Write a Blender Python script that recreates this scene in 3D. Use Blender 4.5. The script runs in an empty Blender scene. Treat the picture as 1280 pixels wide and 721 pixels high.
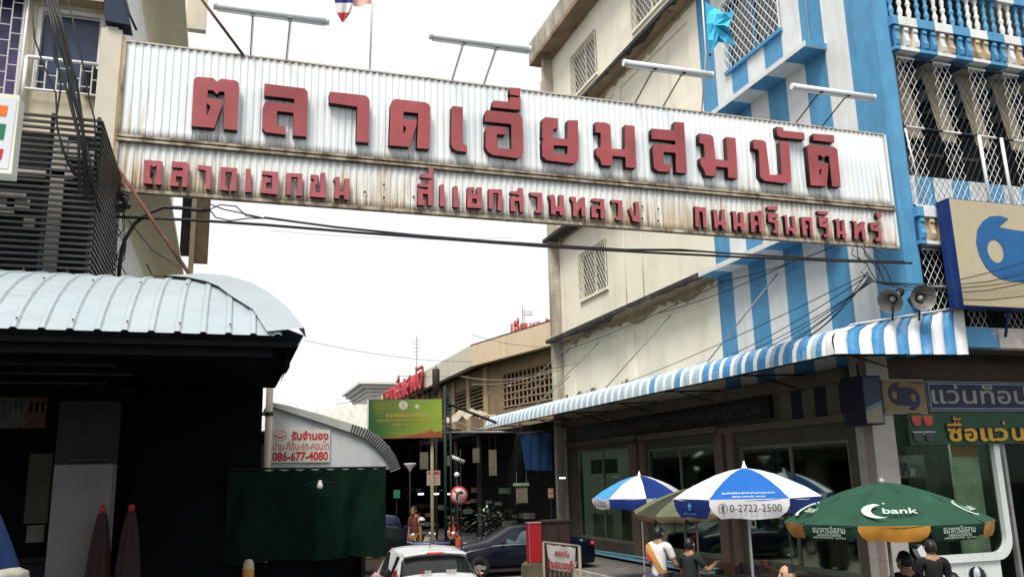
import bpy, bmesh, math, random
from mathutils import Vector, Matrix
random.seed(7)
SC = bpy.context.scene
COL = SC.collection
# ------------------------------------------------------------------ camera
CAM_H = 2.8
_p, _r, _y, _f = 2.17392452e-01, -2.49655111e-02, 3.25207000e-01, 1074.31787
_cy, _sy = math.cos(_y), math.sin(_y)
FW = Vector((_sy*math.cos(_p), _cy*math.cos(_p), math.sin(_p)))
_r0 = Vector((_cy, -_sy, 0)); _u0 = _r0.cross(FW)
RT = math.cos(_r)*_r0 + math.sin(_r)*_u0
UP = -math.sin(_r)*_r0 + math.cos(_r)*_u0
camd = bpy.data.cameras.new('camera'); cam = bpy.data.objects.new('camera', camd); COL.objects.link(cam)
camd.sensor_width = 36; camd.lens = _f/1280*36; camd.clip_start = 0.1; camd.clip_end = 600
cam.matrix_world = Matrix(((RT.x, UP.x, -FW.x, 0), (RT.y, UP.y, -FW.y, 0), (RT.z, UP.z, -FW.z, CAM_H), (0, 0, 0, 1)))
SC.camera = cam
# ------------------------------------------------------------------ light
SUN_EL, SUN_AZ = math.radians(57), math.radians(217)     # azimuth of the sun, measured from +Y towards +X
wd = bpy.data.worlds.new('World'); SC.world = wd; wd.use_nodes = True
nt = wd.node_tree; bg = nt.nodes['Background']
sky = nt.nodes.new('ShaderNodeTexSky'); sky.sky_type = 'NISHITA'; sky.sun_disc = False
sky.sun_elevation = SUN_EL; sky.sun_rotation = SUN_AZ
mixw = nt.nodes.new('ShaderNodeMix'); mixw.data_type = 'RGBA'
mixw.inputs['Factor'].default_value = 0.95             # a closed white cloud deck over the blue
mixw.inputs[7].default_value = (5.4, 5.4, 5.45, 1)
nt.links.new(sky.outputs[0], mixw.inputs[6]); nt.links.new(mixw.outputs[2], bg.inputs['Color'])
bg.inputs['Strength'].default_value = 0.1
sd = bpy.data.lights.new('sun', 'SUN'); sd.energy = 2.5; sd.angle = math.radians(24); sd.color = (1, 0.95, 0.86)
so = bpy.data.objects.new('sun', sd); COL.objects.link(so)
_d = Vector((math.sin(SUN_AZ)*math.cos(SUN_EL), math.cos(SUN_AZ)*math.cos(SUN_EL), math.sin(SUN_EL)))
so.rotation_euler = _d.to_track_quat('Z', 'Y').to_euler(); so.location = (0, -20, 40)
SC.view_settings.view_transform = 'Standard'; SC.view_settings.look = 'None'
SC.view_settings.exposure = 0.95; SC.view_settings.gamma = 1.0; SC.view_settings.use_curve_mapping = False
SC.cycles.max_bounces = 6; SC.cycles.diffuse_bounces = 3; SC.cycles.transparent_max_bounces = 12
# ------------------------------------------------------------------ survey helpers (photo point -> real position on a known plane)
def ray(px, py): return FW + RT*((px-640)/_f) - UP*((py-360.5)/_f)
def aY(px, py, Y): d = ray(px, py); return Vector((0, 0, CAM_H)) + d*(Y/d.y)
def aX(px, py, X): d = ray(px, py); return Vector((0, 0, CAM_H)) + d*(X/d.x)
def aD(px, py, D): return Vector((0, 0, CAM_H)) + ray(px, py)*D
# ------------------------------------------------------------------ materials
MATS = {}
def mk(name, col, rough=0.75, metal=0.0, var=0.16, scale=2.5, streak=0.0, scol=(0.06, 0.045, 0.03), sxyz=(5, 5, 0.35), slo=0.52, shi=0.72,
       bump=0.0, bscale=40, emit=None, spec=0.35, spots=0.0, spcol=(0.05, 0.045, 0.035), spscale=1.2):
    if name in MATS: return MATS[name]
    m = bpy.data.materials.new(name); m.use_nodes = True; N = m.node_tree; b = N.nodes['Principled BSDF']; MATS[name] = m
    L = N.links.new
    b.inputs['Roughness'].default_value = rough; b.inputs['Metallic'].default_value = metal
    b.inputs['Specular IOR Level'].default_value = spec
    tc = N.nodes.new('ShaderNodeTexCoord')
    no = N.nodes.new('ShaderNodeTexNoise'); no.inputs['Scale'].default_value = scale; no.inputs['Detail'].default_value = 6; no.inputs['Roughness'].default_value = 0.62
    L(tc.outputs['Object'], no.inputs['Vector'])
    mx = N.nodes.new('ShaderNodeMix'); mx.data_type = 'RGBA'
    mr = N.nodes.new('ShaderNodeMapRange'); mr.inputs[1].default_value = 0.3; mr.inputs[2].default_value = 0.7
    L(no.outputs['Fac'], mr.inputs[0]); L(mr.outputs[0], mx.inputs['Factor'])
    mx.inputs[6].default_value = tuple(c*(1-var) for c in col)+(1,); mx.inputs[7].default_value = tuple(min(c*(1+var), 0.95) for c in col)+(1,)
    out = mx.outputs[2]
    def layer(out, sc, lo, hi, amt, c, det=5):
        mp = N.nodes.new('ShaderNodeMapping'); mp.inputs['Scale'].default_value = sc; L(tc.outputs['Object'], mp.inputs['Vector'])
        n2 = N.nodes.new('ShaderNodeTexNoise'); n2.inputs['Scale'].default_value = 1; n2.inputs['Detail'].default_value = det; n2.inputs['Roughness'].default_value = 0.65
        L(mp.outputs[0], n2.inputs['Vector'])
        r2 = N.nodes.new('ShaderNodeMapRange'); r2.inputs[1].default_value = lo; r2.inputs[2].default_value = hi; r2.inputs[4].default_value = amt
        L(n2.outputs['Fac'], r2.inputs[0])
        m2 = N.nodes.new('ShaderNodeMix'); m2.data_type = 'RGBA'; L(r2.outputs[0], m2.inputs['Factor']); L(out, m2.inputs[6]); m2.inputs[7].default_value = tuple(c)+(1,)
        return m2.outputs[2]
    if streak: out = layer(out, sxyz, slo, shi, streak, scol)
    if spots: out = layer(out, (spscale,)*3, 0.55, 0.68, spots, spcol, 8)
    L(out, b.inputs['Base Color'])
    if bump:
        n3 = N.nodes.new('ShaderNodeTexNoise'); n3.inputs['Scale'].default_value = bscale; n3.inputs['Detail'].default_value = 4; L(tc.outputs['Object'], n3.inputs['Vector'])
        bp = N.nodes.new('ShaderNodeBump'); bp.inputs['Strength'].default_value = bump; bp.inputs['Distance'].default_value = 0.02
        L(n3.outputs['Fac'], bp.inputs['Height']); L(bp.outputs[0], b.inputs['Normal'])
    if emit:
        b.inputs['Emission Color'].default_value = tuple(emit[:3])+(1,); b.inputs['Emission Strength'].default_value = emit[3]
    return m
def glass(name, tint, amount=0.55, rough=0.05):
    if name in MATS: return MATS[name]
    m = bpy.data.materials.new(name); m.use_nodes = True; N = m.node_tree; N.nodes.clear(); L = N.links.new; MATS[name] = m
    o = N.nodes.new('ShaderNodeOutputMaterial'); t = N.nodes.new('ShaderNodeBsdfTransparent'); t.inputs[0].default_value = tuple(tint)+(1,)
    g = N.nodes.new('ShaderNodeBsdfGlossy'); g.inputs['Roughness'].default_value = rough; g.inputs['Color'].default_value = (0.22, 0.30, 0.25, 1)
    f = N.nodes.new('ShaderNodeFresnel'); f.inputs[0].default_value = 1.5
    mm = N.nodes.new('ShaderNodeMixShader'); L(f.outputs[0], mm.inputs[0]); L(t.outputs[0], mm.inputs[1]); L(g.outputs[0], mm.inputs[2]); L(mm.outputs[0], o.inputs[0])
    return m
def C(r, g, b):                                            # sRGB bytes -> linear
    f = lambda v: (v/255/12.92 if v <= 10 else ((v/255+0.055)/1.055)**2.4)
    return (f(r), f(g), f(b))
# ------------------------------------------------------------------ mesh helpers
class MB:
    def __init__(s): s.v = []; s.f = []; s.mi = []; s.sm = []
    def face(s, pts, mi=0, smooth=False):
        i = len(s.v); s.v += [tuple(p) for p in pts]; s.f.append(tuple(range(i, i+len(pts)))); s.mi.append(mi); s.sm.append(smooth); return s
    def box(s, x0, x1, y0, y1, z0, z1, mi=0, M=None):
        P = [Vector((x, y, z)) for z in (z0, z1) for y in (y0, y1) for x in (x0, x1)]
        if M is not None: P = [M @ p for p in P]
        i = len(s.v); s.v += [tuple(p) for p in P]
        for q in ((0, 2, 3, 1), (4, 5, 7, 6), (0, 1, 5, 4), (2, 6, 7, 3), (0, 4, 6, 2), (1, 3, 7, 5)):
            s.f.append(tuple(i+k for k in q)); s.mi.append(mi); s.sm.append(False)
        return s
    def grid(s, rows, mi=0, smooth=True, close=False, mif=None):
        i = len(s.v); n = len(rows[0])
        for r in rows: s.v += [tuple(p) for p in r]
        for a in range(len(rows)-1):
            for b in range(n if close else n-1):
                c = (b+1) % n
                s.f.append((i+a*n+b, i+a*n+c, i+(a+1)*n+c, i+(a+1)*n+b)); s.mi.append(mif(a, b) if mif else mi); s.sm.append(smooth)
        return s
    def tube(s, pts, r, n=6, mi=0, cap=True):
        pts = [Vector(p) for p in pts]; rows = []
        rr = r if isinstance(r, (list, tuple)) else [r]*len(pts)
        up = None
        for k, p in enumerate(pts):
            t = (pts[min(k+1, len(pts)-1)] - pts[max(k-1, 0)])
            if t.length < 1e-9: t = Vector((0, 0, 1))
            t.normalize()
            a = Vector((0, 0, 1)) if abs(t.z) < 0.95 else Vector((1, 0, 0))
            u = t.cross(a).normalized(); w = t.cross(u)
            if up is not None and u.dot(up) < 0: u = -u; w = -w
            up = u
            rows.append([p+(u*math.cos(2*math.pi*j/n)+w*math.sin(2*math.pi*j/n))*rr[k] for j in range(n)])
        s.grid(rows, mi, n > 5, True)
        if cap: s.face(rows[0][::-1], mi); s.face(rows[-1], mi)
        return s
    def bar(s, a, b, w, mi=0): return s.tube([a, b], w*0.7, 4, mi)
    def lathe(s, prof, c, n=12, mi=0, ax='z', mif=None):
        c = Vector(c); rows = []
        for r, h in prof:
            row = []
            for j in range(n):
                a = 2*math.pi*j/n; x, y = r*math.cos(a), r*math.sin(a)
                row.append(c+Vector({'z': (x, y, h), 'y': (x, h, y), 'x': (h, x, y)}[ax]))
            rows.append(row)
        return s.grid(rows, mi, True, True, mif)
    def ell(s, c, r, n=12, m=8, mi=0, M=None):
        c = Vector(c); rows = []
        for k in range(m+1):
            t = math.pi*k/m - math.pi/2; row = []
            for j in range(n):
                a = 2*math.pi*j/n; q = Vector((r[0]*math.cos(t)*math.cos(a), r[1]*math.cos(t)*math.sin(a), r[2]*math.sin(t)))
                row.append(c+(M @ q if M is not None else q))
            rows.append(row)
        return s.grid(rows, mi, True, True)
    def prism(s, poly, f0, f1, mi=0):                       # poly points through two placing functions, front and back, plus rim
        n = len(poly); A = [f0(*p) for p in poly]; B = [f1(*p) for p in poly]
        s.face(A, mi); s.face(B[::-1], mi)
        for k in range(n): s.face([A[k], B[k], B[(k+1) % n], A[(k+1) % n]], mi)
        return s
    def build(s, name, mats, parent=None, world=True, label=None):
        me = bpy.data.meshes.new(name); off = Vector((0, 0, 0))
        if parent is not None and world:
            q = parent
            while q is not None: off += q.location; q = q.parent
        me.from_pydata([tuple(Vector(v)-off) for v in s.v] if off.length else s.v, [], s.f)
        ms = mats if isinstance(mats, (list, tuple)) else [mats]
        for m in ms: me.materials.append(m)
        me.polygons.foreach_set('material_index', s.mi); me.polygons.foreach_set('use_smooth', s.sm)
        me.update()
        bm = bmesh.new(); bm.from_mesh(me); bmesh.ops.remove_doubles(bm, verts=bm.verts, dist=1e-5); bmesh.ops.recalc_face_normals(bm, faces=bm.faces); bm.to_mesh(me); bm.free()
        o = bpy.data.objects.new(name, me); COL.objects.link(o)
        if parent is not None: o.parent = parent
        if label: o['label'] = label
        return o
def thing(name, label, cat, loc=(0, 0, 0), rz=0.0, group=None):
    o = bpy.data.objects.new(name, None); COL.objects.link(o); o.location = loc; o.rotation_euler = (0, 0, rz); o.empty_display_size = 0.2
    o['label'] = label; o['category'] = cat
    if group: o['group'] = group
    return o
def tag(o, label, cat, group=None):
    o['label'] = label; o['category'] = cat
    if group: o['group'] = group
    return o
def struct(o): o['kind'] = 'structure'; return o
def copy_tree(o, parent=None):
    c = o.copy(); COL.objects.link(c)
    if parent is not None: c.parent = parent
    for ch in list(o.children): copy_tree(ch, c)
    return c
def catenary(a, b, sag, n=14):
    a = Vector(a); b = Vector(b)
    return [a.lerp(b, t/n) - Vector((0, 0, sag*4*(t/n)*(1-t/n))) for t in range(n+1)]
def fill2d(polys, depth, name='letter'):
    cu = bpy.data.curves.new(name, 'CURVE'); cu.dimensions = '2D'; cu.fill_mode = 'BOTH'; cu.extrude = depth/2
    for p in polys:
        sp = cu.splines.new('POLY'); sp.points.add(len(p)-1)
        for k, q in enumerate(p): sp.points[k].co = (q[0], q[1], 0, 1)
        sp.use_cyclic_u = True
    t = bpy.data.objects.new('t', cu); COL.objects.link(t); me = bpy.data.meshes.new_from_object(t); bpy.data.objects.remove(t); bpy.data.curves.remove(cu)
    return me
def textmesh(body, size, depth=0.0, bold=0.0, align='CENTER'):
    cu = bpy.data.curves.new('t', 'FONT'); cu.body = body; cu.size = size; cu.extrude = depth/2; cu.offset = bold*size; cu.align_x = align; cu.align_y = 'CENTER'; cu.resolution_u = 3
    t = bpy.data.objects.new('t', cu); COL.objects.link(t); me = bpy.data.meshes.new_from_object(t); bpy.data.objects.remove(t); bpy.data.curves.remove(cu)
    return me
def text(body, width, height, center, xdir, zdir, m, parent, name='lettering', depth=0.004, bold=0.02, fit=True):
    """flat or raised lettering: centre, reading direction, up direction; scaled to the given width and height"""
    me = textmesh(body, 1.0, 0.0, bold)
    xs = [v.co.x for v in me.vertices]; ys = [v.co.y for v in me.vertices]
    w = max(xs)-min(xs); h = max(ys)-min(ys); cx = (max(xs)+min(xs))/2; cyy = (max(ys)+min(ys))/2
    sx = width/w; sy_ = height/h
    X = Vector(xdir).normalized(); Z = Vector(zdir).normalized(); Nn = X.cross(Z)
    c = Vector(center); q = parent; off = Vector((0, 0, 0))
    while q is not None: off += q.location; q = q.parent
    bm = bmesh.new(); bm.from_mesh(me)
    for v in bm.verts: v.co = c - off + X*((v.co.x-cx)*sx) + Z*((v.co.y-cyy)*sy_)
    if depth > 0.005:
        g = bmesh.ops.extrude_face_region(bm, geom=bm.faces[:]); vs = [e for e in g['geom'] if isinstance(e, bmesh.types.BMVert)]
        bmesh.ops.translate(bm, verts=vs, vec=Nn*depth)
        bmesh.ops.recalc_face_normals(bm, faces=bm.faces)
    bm.to_mesh(me); bm.free(); me.name = name
    me.materials.clear(); me.materials.append(m)
    for p in me.polygons: p.material_index = 0
    o = bpy.data.objects.new(name, me); COL.objects.link(o)
    if parent is not None: o.parent = parent
    return o
def wall(mb, P, us, zs, holes, matf=None, depth=0.2, nrm=Vector((0, 0, 0)), back=True):
    """wall sheet with real openings: P(u, z) places a point, holes are (u0, u1, z0, z1, recess or None for an open hole)"""
    U = sorted(set(us) | {h[0] for h in holes} | {h[1] for h in holes}); Z = sorted(set(zs) | {h[2] for h in holes} | {h[3] for h in holes})
    for a, b in zip(U, U[1:]):
        for c, d in zip(Z, Z[1:]):
            u, z = (a+b)/2, (c+d)/2
            h = next((h for h in holes if h[0] < u < h[1] and h[2] < z < h[3]), None)
            if h is None: mb.face([P(a, c), P(b, c), P(b, d), P(a, d)], matf(u, z) if matf else 0)
    for h in holes:
        r = nrm*(-(h[4] or depth)); u0, u1, z0, z1 = h[:4]; mi = matf(*((u0+u1)/2, (z0+z1)/2)) if matf else 0
        q = [P(u0, z0), P(u1, z0), P(u1, z1), P(u0, z1)]
        for k in range(4): mb.face([q[k], q[(k+1) % 4], q[(k+1) % 4]+r, q[k]+r], mi)
        if h[4]: mb.face([p+r for p in q], mi)
    return mb
def lattice(mb, P, u0, u1, z0, z1, du, dz, w, mi=0):
    """diamond lattice of thin flat bars clipped to a rectangle"""
    k = dz/du
    for sgn in (1, -1):
        c = -int((z1-z0)/dz)-2
        while True:
            ua = u0 + c*du
            if ua > u1 + (z1-z0)/k: break
            # line u = ua + sgn-slope
            pts = []
            if sgn > 0: f = lambda z: ua+(z-z0)/k
            else: f = lambda z: ua+(z1-z)/k
            za, zb = z0, z1
            # clip
            cand = []
            for z in (z0, z1):
                if u0 <= f(z) <= u1: cand.append((f(z), z))
            for u in (u0, u1):
                z = z0+(u-ua)*k if sgn > 0 else z1-(u-ua)*k
                if z0 < z < z1: cand.append((u, z))
            if len(cand) >= 2:
                a, b = cand[0], cand[-1]
                for q in cand:
                    if (q[0]-a[0])**2+(q[1]-a[1])**2 > (b[0]-a[0])**2+(b[1]-a[1])**2: b = q
                if (a[0]-b[0])**2+(a[1]-b[1])**2 > 0.01: mb.tube([P(*a), P(*b)], w, 4, mi, False)
            c += 1
    return mb
BIG=[[[(-0.655,8.754),(-0.649,8.791),(-0.632,8.815),(-0.593,8.835),(-0.379,8.845),(-0.321,8.792),(-0.267,8.847),(-0.058,8.847),(-0.025,8.831),(-0.006,8.802),(-0.001,8.757),(0.005,8.041),(-0.191,8.041),(-0.205,8.639),(-0.274,8.64),(-0.319,8.583),(-0.365,8.641),(-0.446,8.64),(-0.446,8.51),(-0.236,8.503),(-0.234,8.405),(-0.325,8.04),(-0.649,8.036)],[(-0.45,8.428),(-0.395,8.375),(-0.425,8.252),(-0.447,8.249)]],[[(0.374,8.851),(0.977,8.846),(1.027,8.79),(1.029,8.048),(0.824,8.044),(0.821,8.42),(0.574,8.419),(0.566,8.18),(0.711,8.183),(0.709,8.044),(0.419,8.055),(0.365,8.112),(0.363,8.458),(0.393,8.554),(0.83,8.566),(0.827,8.651),(0.376,8.653)]],[[(1.357,8.809),(1.374,8.843),(1.921,8.845),(1.974,8.819),(1.998,8.764),(1.992,8.047),(1.794,8.045),(1.803,8.636),(1.364,8.653)]],[[(2.335,8.743),(2.361,8.808),(2.406,8.843),(2.902,8.847),(2.967,8.823),(2.994,8.764),(2.977,8.042),(2.768,8.035),(2.791,8.642),(2.547,8.639),(2.54,8.501),(2.768,8.52),(2.757,8.407),(2.637,8.044),(2.318,8.039)],[(2.548,8.431),(2.562,8.385),(2.593,8.369),(2.563,8.261),(2.541,8.287)]],[[(3.352,8.81),(3.372,8.838),(3.543,8.839),(3.54,8.201),(3.569,8.174),(3.61,8.169),(3.608,8.052),(3.439,8.055),(3.364,8.095),(3.337,8.16)]],[[(3.931,8.777),(3.955,8.834),(4.526,8.833),(4.575,8.802),(4.593,8.743),(4.585,8.133),(4.544,8.069),(4.484,8.03),(4.037,8.049),(3.961,8.1),(3.924,8.174),(3.934,8.49),(3.989,8.555),(4.291,8.565),(4.278,8.428),(4.126,8.422),(4.121,8.175),(4.38,8.181),(4.385,8.63),(3.917,8.627)]],[[(4.08,9.022),(4.368,9.03),(4.378,9.123),(4.568,9.13),(4.561,8.906),(4.05,8.897)]],[[(4.378,9.296),(4.569,9.306),(4.561,9.162),(4.371,9.163)]],[[(4.953,8.786),(5.005,8.829),(5.24,8.833),(5.233,8.64),(5.145,8.631),(5.13,8.461),(5.396,8.469),(5.419,8.819),(5.613,8.837),(5.59,8.103),(5.505,8.035),(5.008,8.047),(4.93,8.109),(4.929,8.369),(4.955,8.428),(4.932,8.45)],[(5.14,8.331),(5.399,8.341),(5.385,8.19),(5.134,8.185)]],[[(5.944,8.845),(6.15,8.854),(6.219,8.824),(6.232,8.784),(6.225,8.379),(6.488,8.391),(6.509,8.852),(6.7,8.857),(6.68,8.063),(6.484,8.061),(6.487,8.25),(6.235,8.25),(6.225,8.061),(6.024,8.058),(5.998,8.161),(5.929,8.236),(5.935,8.359),(6.02,8.389),(6.034,8.654),(5.934,8.651)]],[[(7.039,8.843),(7.486,8.858),(7.509,9.024),(7.703,9.035),(7.689,8.058),(7.472,8.059),(7.488,8.429),(7.243,8.421),(7.238,8.194),(7.397,8.193),(7.356,8.053),(7.107,8.046),(7.034,8.112),(7.033,8.488),(7.075,8.551),(7.5,8.583),(7.498,8.659),(7.026,8.649)]],[[(8.006,8.859),(8.232,8.855),(8.294,8.818),(8.303,8.388),(8.558,8.385),(8.57,8.848),(8.765,8.847),(8.739,8.053),(8.538,8.057),(8.551,8.246),(8.3,8.248),(8.284,8.055),(8.068,8.057),(8.047,8.161),(7.986,8.251),(7.985,8.378),(8.083,8.403),(8.082,8.66),(7.99,8.667)]],[[(9.152,8.859),(9.358,8.865),(9.422,8.828),(9.439,8.192),(9.703,8.216),(9.73,8.871),(9.936,8.881),(9.907,8.136),(9.885,8.09),(9.795,8.05),(9.324,8.063),(9.245,8.11),(9.221,8.172),(9.249,8.622),(9.223,8.675),(9.134,8.672)]],[[(9.688,9.175),(9.826,9.173),(9.845,9.112),(10.305,9.117),(10.304,8.976),(9.747,8.967),(9.69,9.001)]],[[(10.339,8.856),(10.393,8.891),(10.654,8.888),(10.694,8.858),(10.731,8.889),(10.955,8.896),(11.028,8.858),(11.035,8.813),(11.019,8.09),(10.819,8.084),(10.819,8.694),(10.75,8.694),(10.685,8.636),(10.635,8.69),(10.566,8.687),(10.561,8.541),(10.783,8.546),(10.777,8.46),(10.692,8.077),(10.329,8.063)],[(10.562,8.395),(10.615,8.418),(10.581,8.285),(10.552,8.294)]],[[(10.515,9.123),(10.994,9.141),(10.98,8.99),(10.498,8.985)]]]
SMALL=[[[(-1.264,7.455),(-1.016,7.456),(-1.01,7.095),(-1.091,7.094),(-1.089,7.385),(-1.131,7.353),(-1.173,7.381),(-1.173,7.195),(-1.133,7.148),(-1.13,7.095),(-1.253,7.099)]],[[(-0.886,7.466),(-0.68,7.473),(-0.649,7.437),(-0.659,7.087),(-0.728,7.087),(-0.731,7.242),(-0.817,7.243),(-0.818,7.163),(-0.777,7.147),(-0.78,7.089),(-0.893,7.092),(-0.889,7.324),(-0.736,7.332),(-0.73,7.377),(-0.887,7.376)]],[[(-0.529,7.449),(-0.336,7.441),(-0.336,7.076),(-0.4,7.083),(-0.406,7.369),(-0.525,7.384)]],[[(-0.209,7.445),(0.034,7.448),(0.025,7.086),(-0.051,7.086),(-0.043,7.375),(-0.135,7.373),(-0.132,7.164),(-0.089,7.128),(-0.087,7.083),(-0.204,7.086)]],[[(0.153,7.452),(0.225,7.452),(0.237,7.156),(0.249,7.151),(0.246,7.087),(0.15,7.083)]],[[(0.389,7.441),(0.627,7.443),(0.62,7.083),(0.378,7.089),(0.393,7.335),(0.521,7.329),(0.517,7.262),(0.459,7.26),(0.456,7.168),(0.538,7.166),(0.543,7.375),(0.391,7.381)]],[[(0.75,7.441),(0.985,7.447),(0.985,7.093),(0.902,7.087),(0.919,7.382),(0.823,7.381),(0.822,7.093),(0.751,7.087)]],[[(1.111,7.447),(1.23,7.444),(1.237,7.404),(1.213,7.375),(1.215,7.301),(1.184,7.278),(1.19,7.16),(1.256,7.166),(1.261,7.488),(1.33,7.494),(1.343,7.089),(1.107,7.09),(1.114,7.319),(1.169,7.351),(1.15,7.383),(1.112,7.373)]],[[(1.459,7.411),(1.491,7.441),(1.548,7.446),(1.561,7.216),(1.623,7.214),(1.626,7.426),(1.703,7.433),(1.706,7.221),(1.732,7.203),(1.689,7.084),(1.631,7.086),(1.624,7.153),(1.554,7.147),(1.548,7.093),(1.478,7.094),(1.486,7.372),(1.46,7.377)]],[[(2.798,7.452),(2.955,7.452),(2.962,7.523),(3.034,7.522),(3.028,7.096),(2.953,7.094),(2.954,7.283),(2.87,7.283),(2.872,7.192),(2.906,7.153),(2.899,7.09),(2.784,7.088),(2.791,7.36),(2.954,7.36),(2.954,7.398),(2.798,7.396)]],[[(2.832,7.617),(2.962,7.619),(2.966,7.722),(3.045,7.722),(3.03,7.55),(2.825,7.553)]],[[(3.154,7.455),(3.188,7.472),(3.223,7.461),(3.227,7.165),(3.241,7.152),(3.234,7.095),(3.145,7.102)]],[[(3.375,7.446),(3.41,7.463),(3.452,7.452),(3.456,7.169),(3.47,7.156),(3.469,7.097),(3.372,7.099)]],[[(3.614,7.452),(3.727,7.469),(3.733,7.405),(3.69,7.401),(3.689,7.344),(3.767,7.344),(3.776,7.466),(3.859,7.473),(3.848,7.115),(3.602,7.11)],[(3.688,7.266),(3.77,7.272),(3.765,7.187),(3.687,7.187)]],[[(3.975,7.456),(4.213,7.469),(4.193,7.1),(4.118,7.101),(4.139,7.397),(4.053,7.397),(4.04,7.117),(3.969,7.118)]],[[(4.35,7.451),(4.489,7.456),(4.506,7.523),(4.572,7.521),(4.579,7.101),(4.509,7.103),(4.506,7.29),(4.419,7.29),(4.417,7.211),(4.452,7.156),(4.443,7.105),(4.349,7.105),(4.348,7.35),(4.501,7.362),(4.502,7.399),(4.349,7.405)]],[[(4.695,7.459),(4.91,7.469),(4.903,7.111),(4.78,7.109),(4.786,7.16),(4.819,7.17),(4.826,7.389),(4.701,7.408)]],[[(5.031,7.441),(5.114,7.455),(5.143,7.421),(5.152,7.245),(5.212,7.243),(5.22,7.457),(5.303,7.456),(5.301,7.213),(5.326,7.185),(5.281,7.101),(5.221,7.104),(5.216,7.17),(5.149,7.164),(5.139,7.105),(5.064,7.107),(5.061,7.355),(5.03,7.404)]],[[(5.424,7.444),(5.524,7.445),(5.54,7.305),(5.623,7.446),(5.693,7.451),(5.688,7.11),(5.615,7.104),(5.616,7.282),(5.534,7.157),(5.531,7.098),(5.463,7.1),(5.466,7.359),(5.429,7.385)]],[[(5.832,7.448),(6.058,7.451),(6.032,7.098),(5.97,7.101),(5.973,7.265),(5.893,7.266),(5.881,7.198),(5.927,7.172),(5.915,7.104),(5.8,7.111),(5.81,7.312),(5.97,7.324),(5.976,7.385),(5.821,7.395)]],[[(6.187,7.45),(6.396,7.451),(6.36,7.088),(6.255,7.095),(6.262,7.148),(6.297,7.158),(6.314,7.399),(6.185,7.397)]],[[(6.632,7.448),(6.713,7.454),(6.709,7.083),(6.579,7.096),(6.512,7.309),(6.562,7.351),(6.608,7.189),(6.636,7.198),(6.642,7.395)]],[[(7.818,7.463),(7.935,7.449),(8.041,7.457),(8.027,7.084),(7.964,7.079),(7.966,7.366),(7.895,7.368),(7.895,7.267),(7.868,7.142),(7.871,7.073),(7.805,7.091),(7.82,7.386)]],[[(8.18,7.429),(8.274,7.429),(8.274,7.225),(8.342,7.222),(8.361,7.443),(8.431,7.448),(8.42,7.228),(8.446,7.191),(8.398,7.078),(8.355,7.083),(8.344,7.152),(8.267,7.147),(8.253,7.084),(8.193,7.087),(8.192,7.367)]],[[(8.576,7.428),(8.663,7.427),(8.669,7.215),(8.738,7.212),(8.741,7.425),(8.82,7.423),(8.816,7.202),(8.84,7.18),(8.786,7.074),(8.743,7.079),(8.732,7.149),(8.663,7.152),(8.648,7.08),(8.587,7.076),(8.597,7.375)]],[[(8.964,7.445),(9.079,7.454),(9.122,7.441),(9.181,7.494),(9.214,7.472),(9.189,7.224),(9.192,7.073),(9.13,7.077),(9.117,7.385),(9.036,7.371),(9.035,7.276),(9.097,7.272),(9.098,7.201),(9.044,7.19),(9.032,7.07),(8.953,7.065)]],[[(9.346,7.45),(9.562,7.45),(9.554,7.378),(9.427,7.365),(9.431,7.321),(9.558,7.33),(9.539,7.073),(9.415,7.081),(9.429,7.129),(9.474,7.132),(9.47,7.268),(9.338,7.282)]],[[(9.35,7.579),(9.57,7.612),(9.56,7.523),(9.344,7.514)]],[[(9.668,7.426),(9.752,7.449),(9.752,7.2),(9.861,7.199),(9.85,7.432),(9.915,7.437),(9.934,7.204),(9.948,7.165),(9.901,7.074),(9.847,7.078),(9.836,7.141),(9.754,7.144),(9.746,7.071),(9.702,7.076),(9.7,7.388)]],[[(10.07,7.432),(10.293,7.441),(10.287,7.075),(10.231,7.072),(10.238,7.363),(10.145,7.365),(10.145,7.284),(10.2,7.28),(10.193,7.222),(10.146,7.211),(10.14,7.082),(10.066,7.077)]],[[(10.462,7.469),(10.601,7.455),(10.677,7.461),(10.666,7.378),(10.533,7.36),(10.539,7.336),(10.672,7.346),(10.657,7.076),(10.535,7.076),(10.541,7.125),(10.599,7.137),(10.605,7.259),(10.457,7.273)]],[[(10.447,7.575),(10.692,7.585),(10.674,7.518),(10.458,7.518)]],[[(10.816,7.438),(10.923,7.463),(10.91,7.215),(10.967,7.211),(10.987,7.442),(11.044,7.438),(11.038,7.175),(11.065,7.16),(11.025,7.076),(10.959,7.08),(10.959,7.153),(10.903,7.157),(10.894,7.083),(10.827,7.079),(10.848,7.391)]],[[(11.208,7.442),(11.313,7.441),(11.334,7.31),(11.449,7.443),(11.527,7.44),(11.498,7.372),(11.486,7.073),(11.419,7.077),(11.408,7.282),(11.314,7.161),(11.303,7.078),(11.227,7.081),(11.258,7.388)]],[[(11.644,7.44),(11.871,7.448),(11.862,7.389),(11.712,7.37),(11.71,7.328),(11.875,7.34),(11.866,7.073),(11.719,7.072),(11.727,7.13),(11.798,7.143),(11.806,7.268),(11.631,7.281)]],[[(11.8,7.577),(11.831,7.655),(11.891,7.66),(11.895,7.618),(11.935,7.621),(11.915,7.552),(11.852,7.523)]]]
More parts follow.
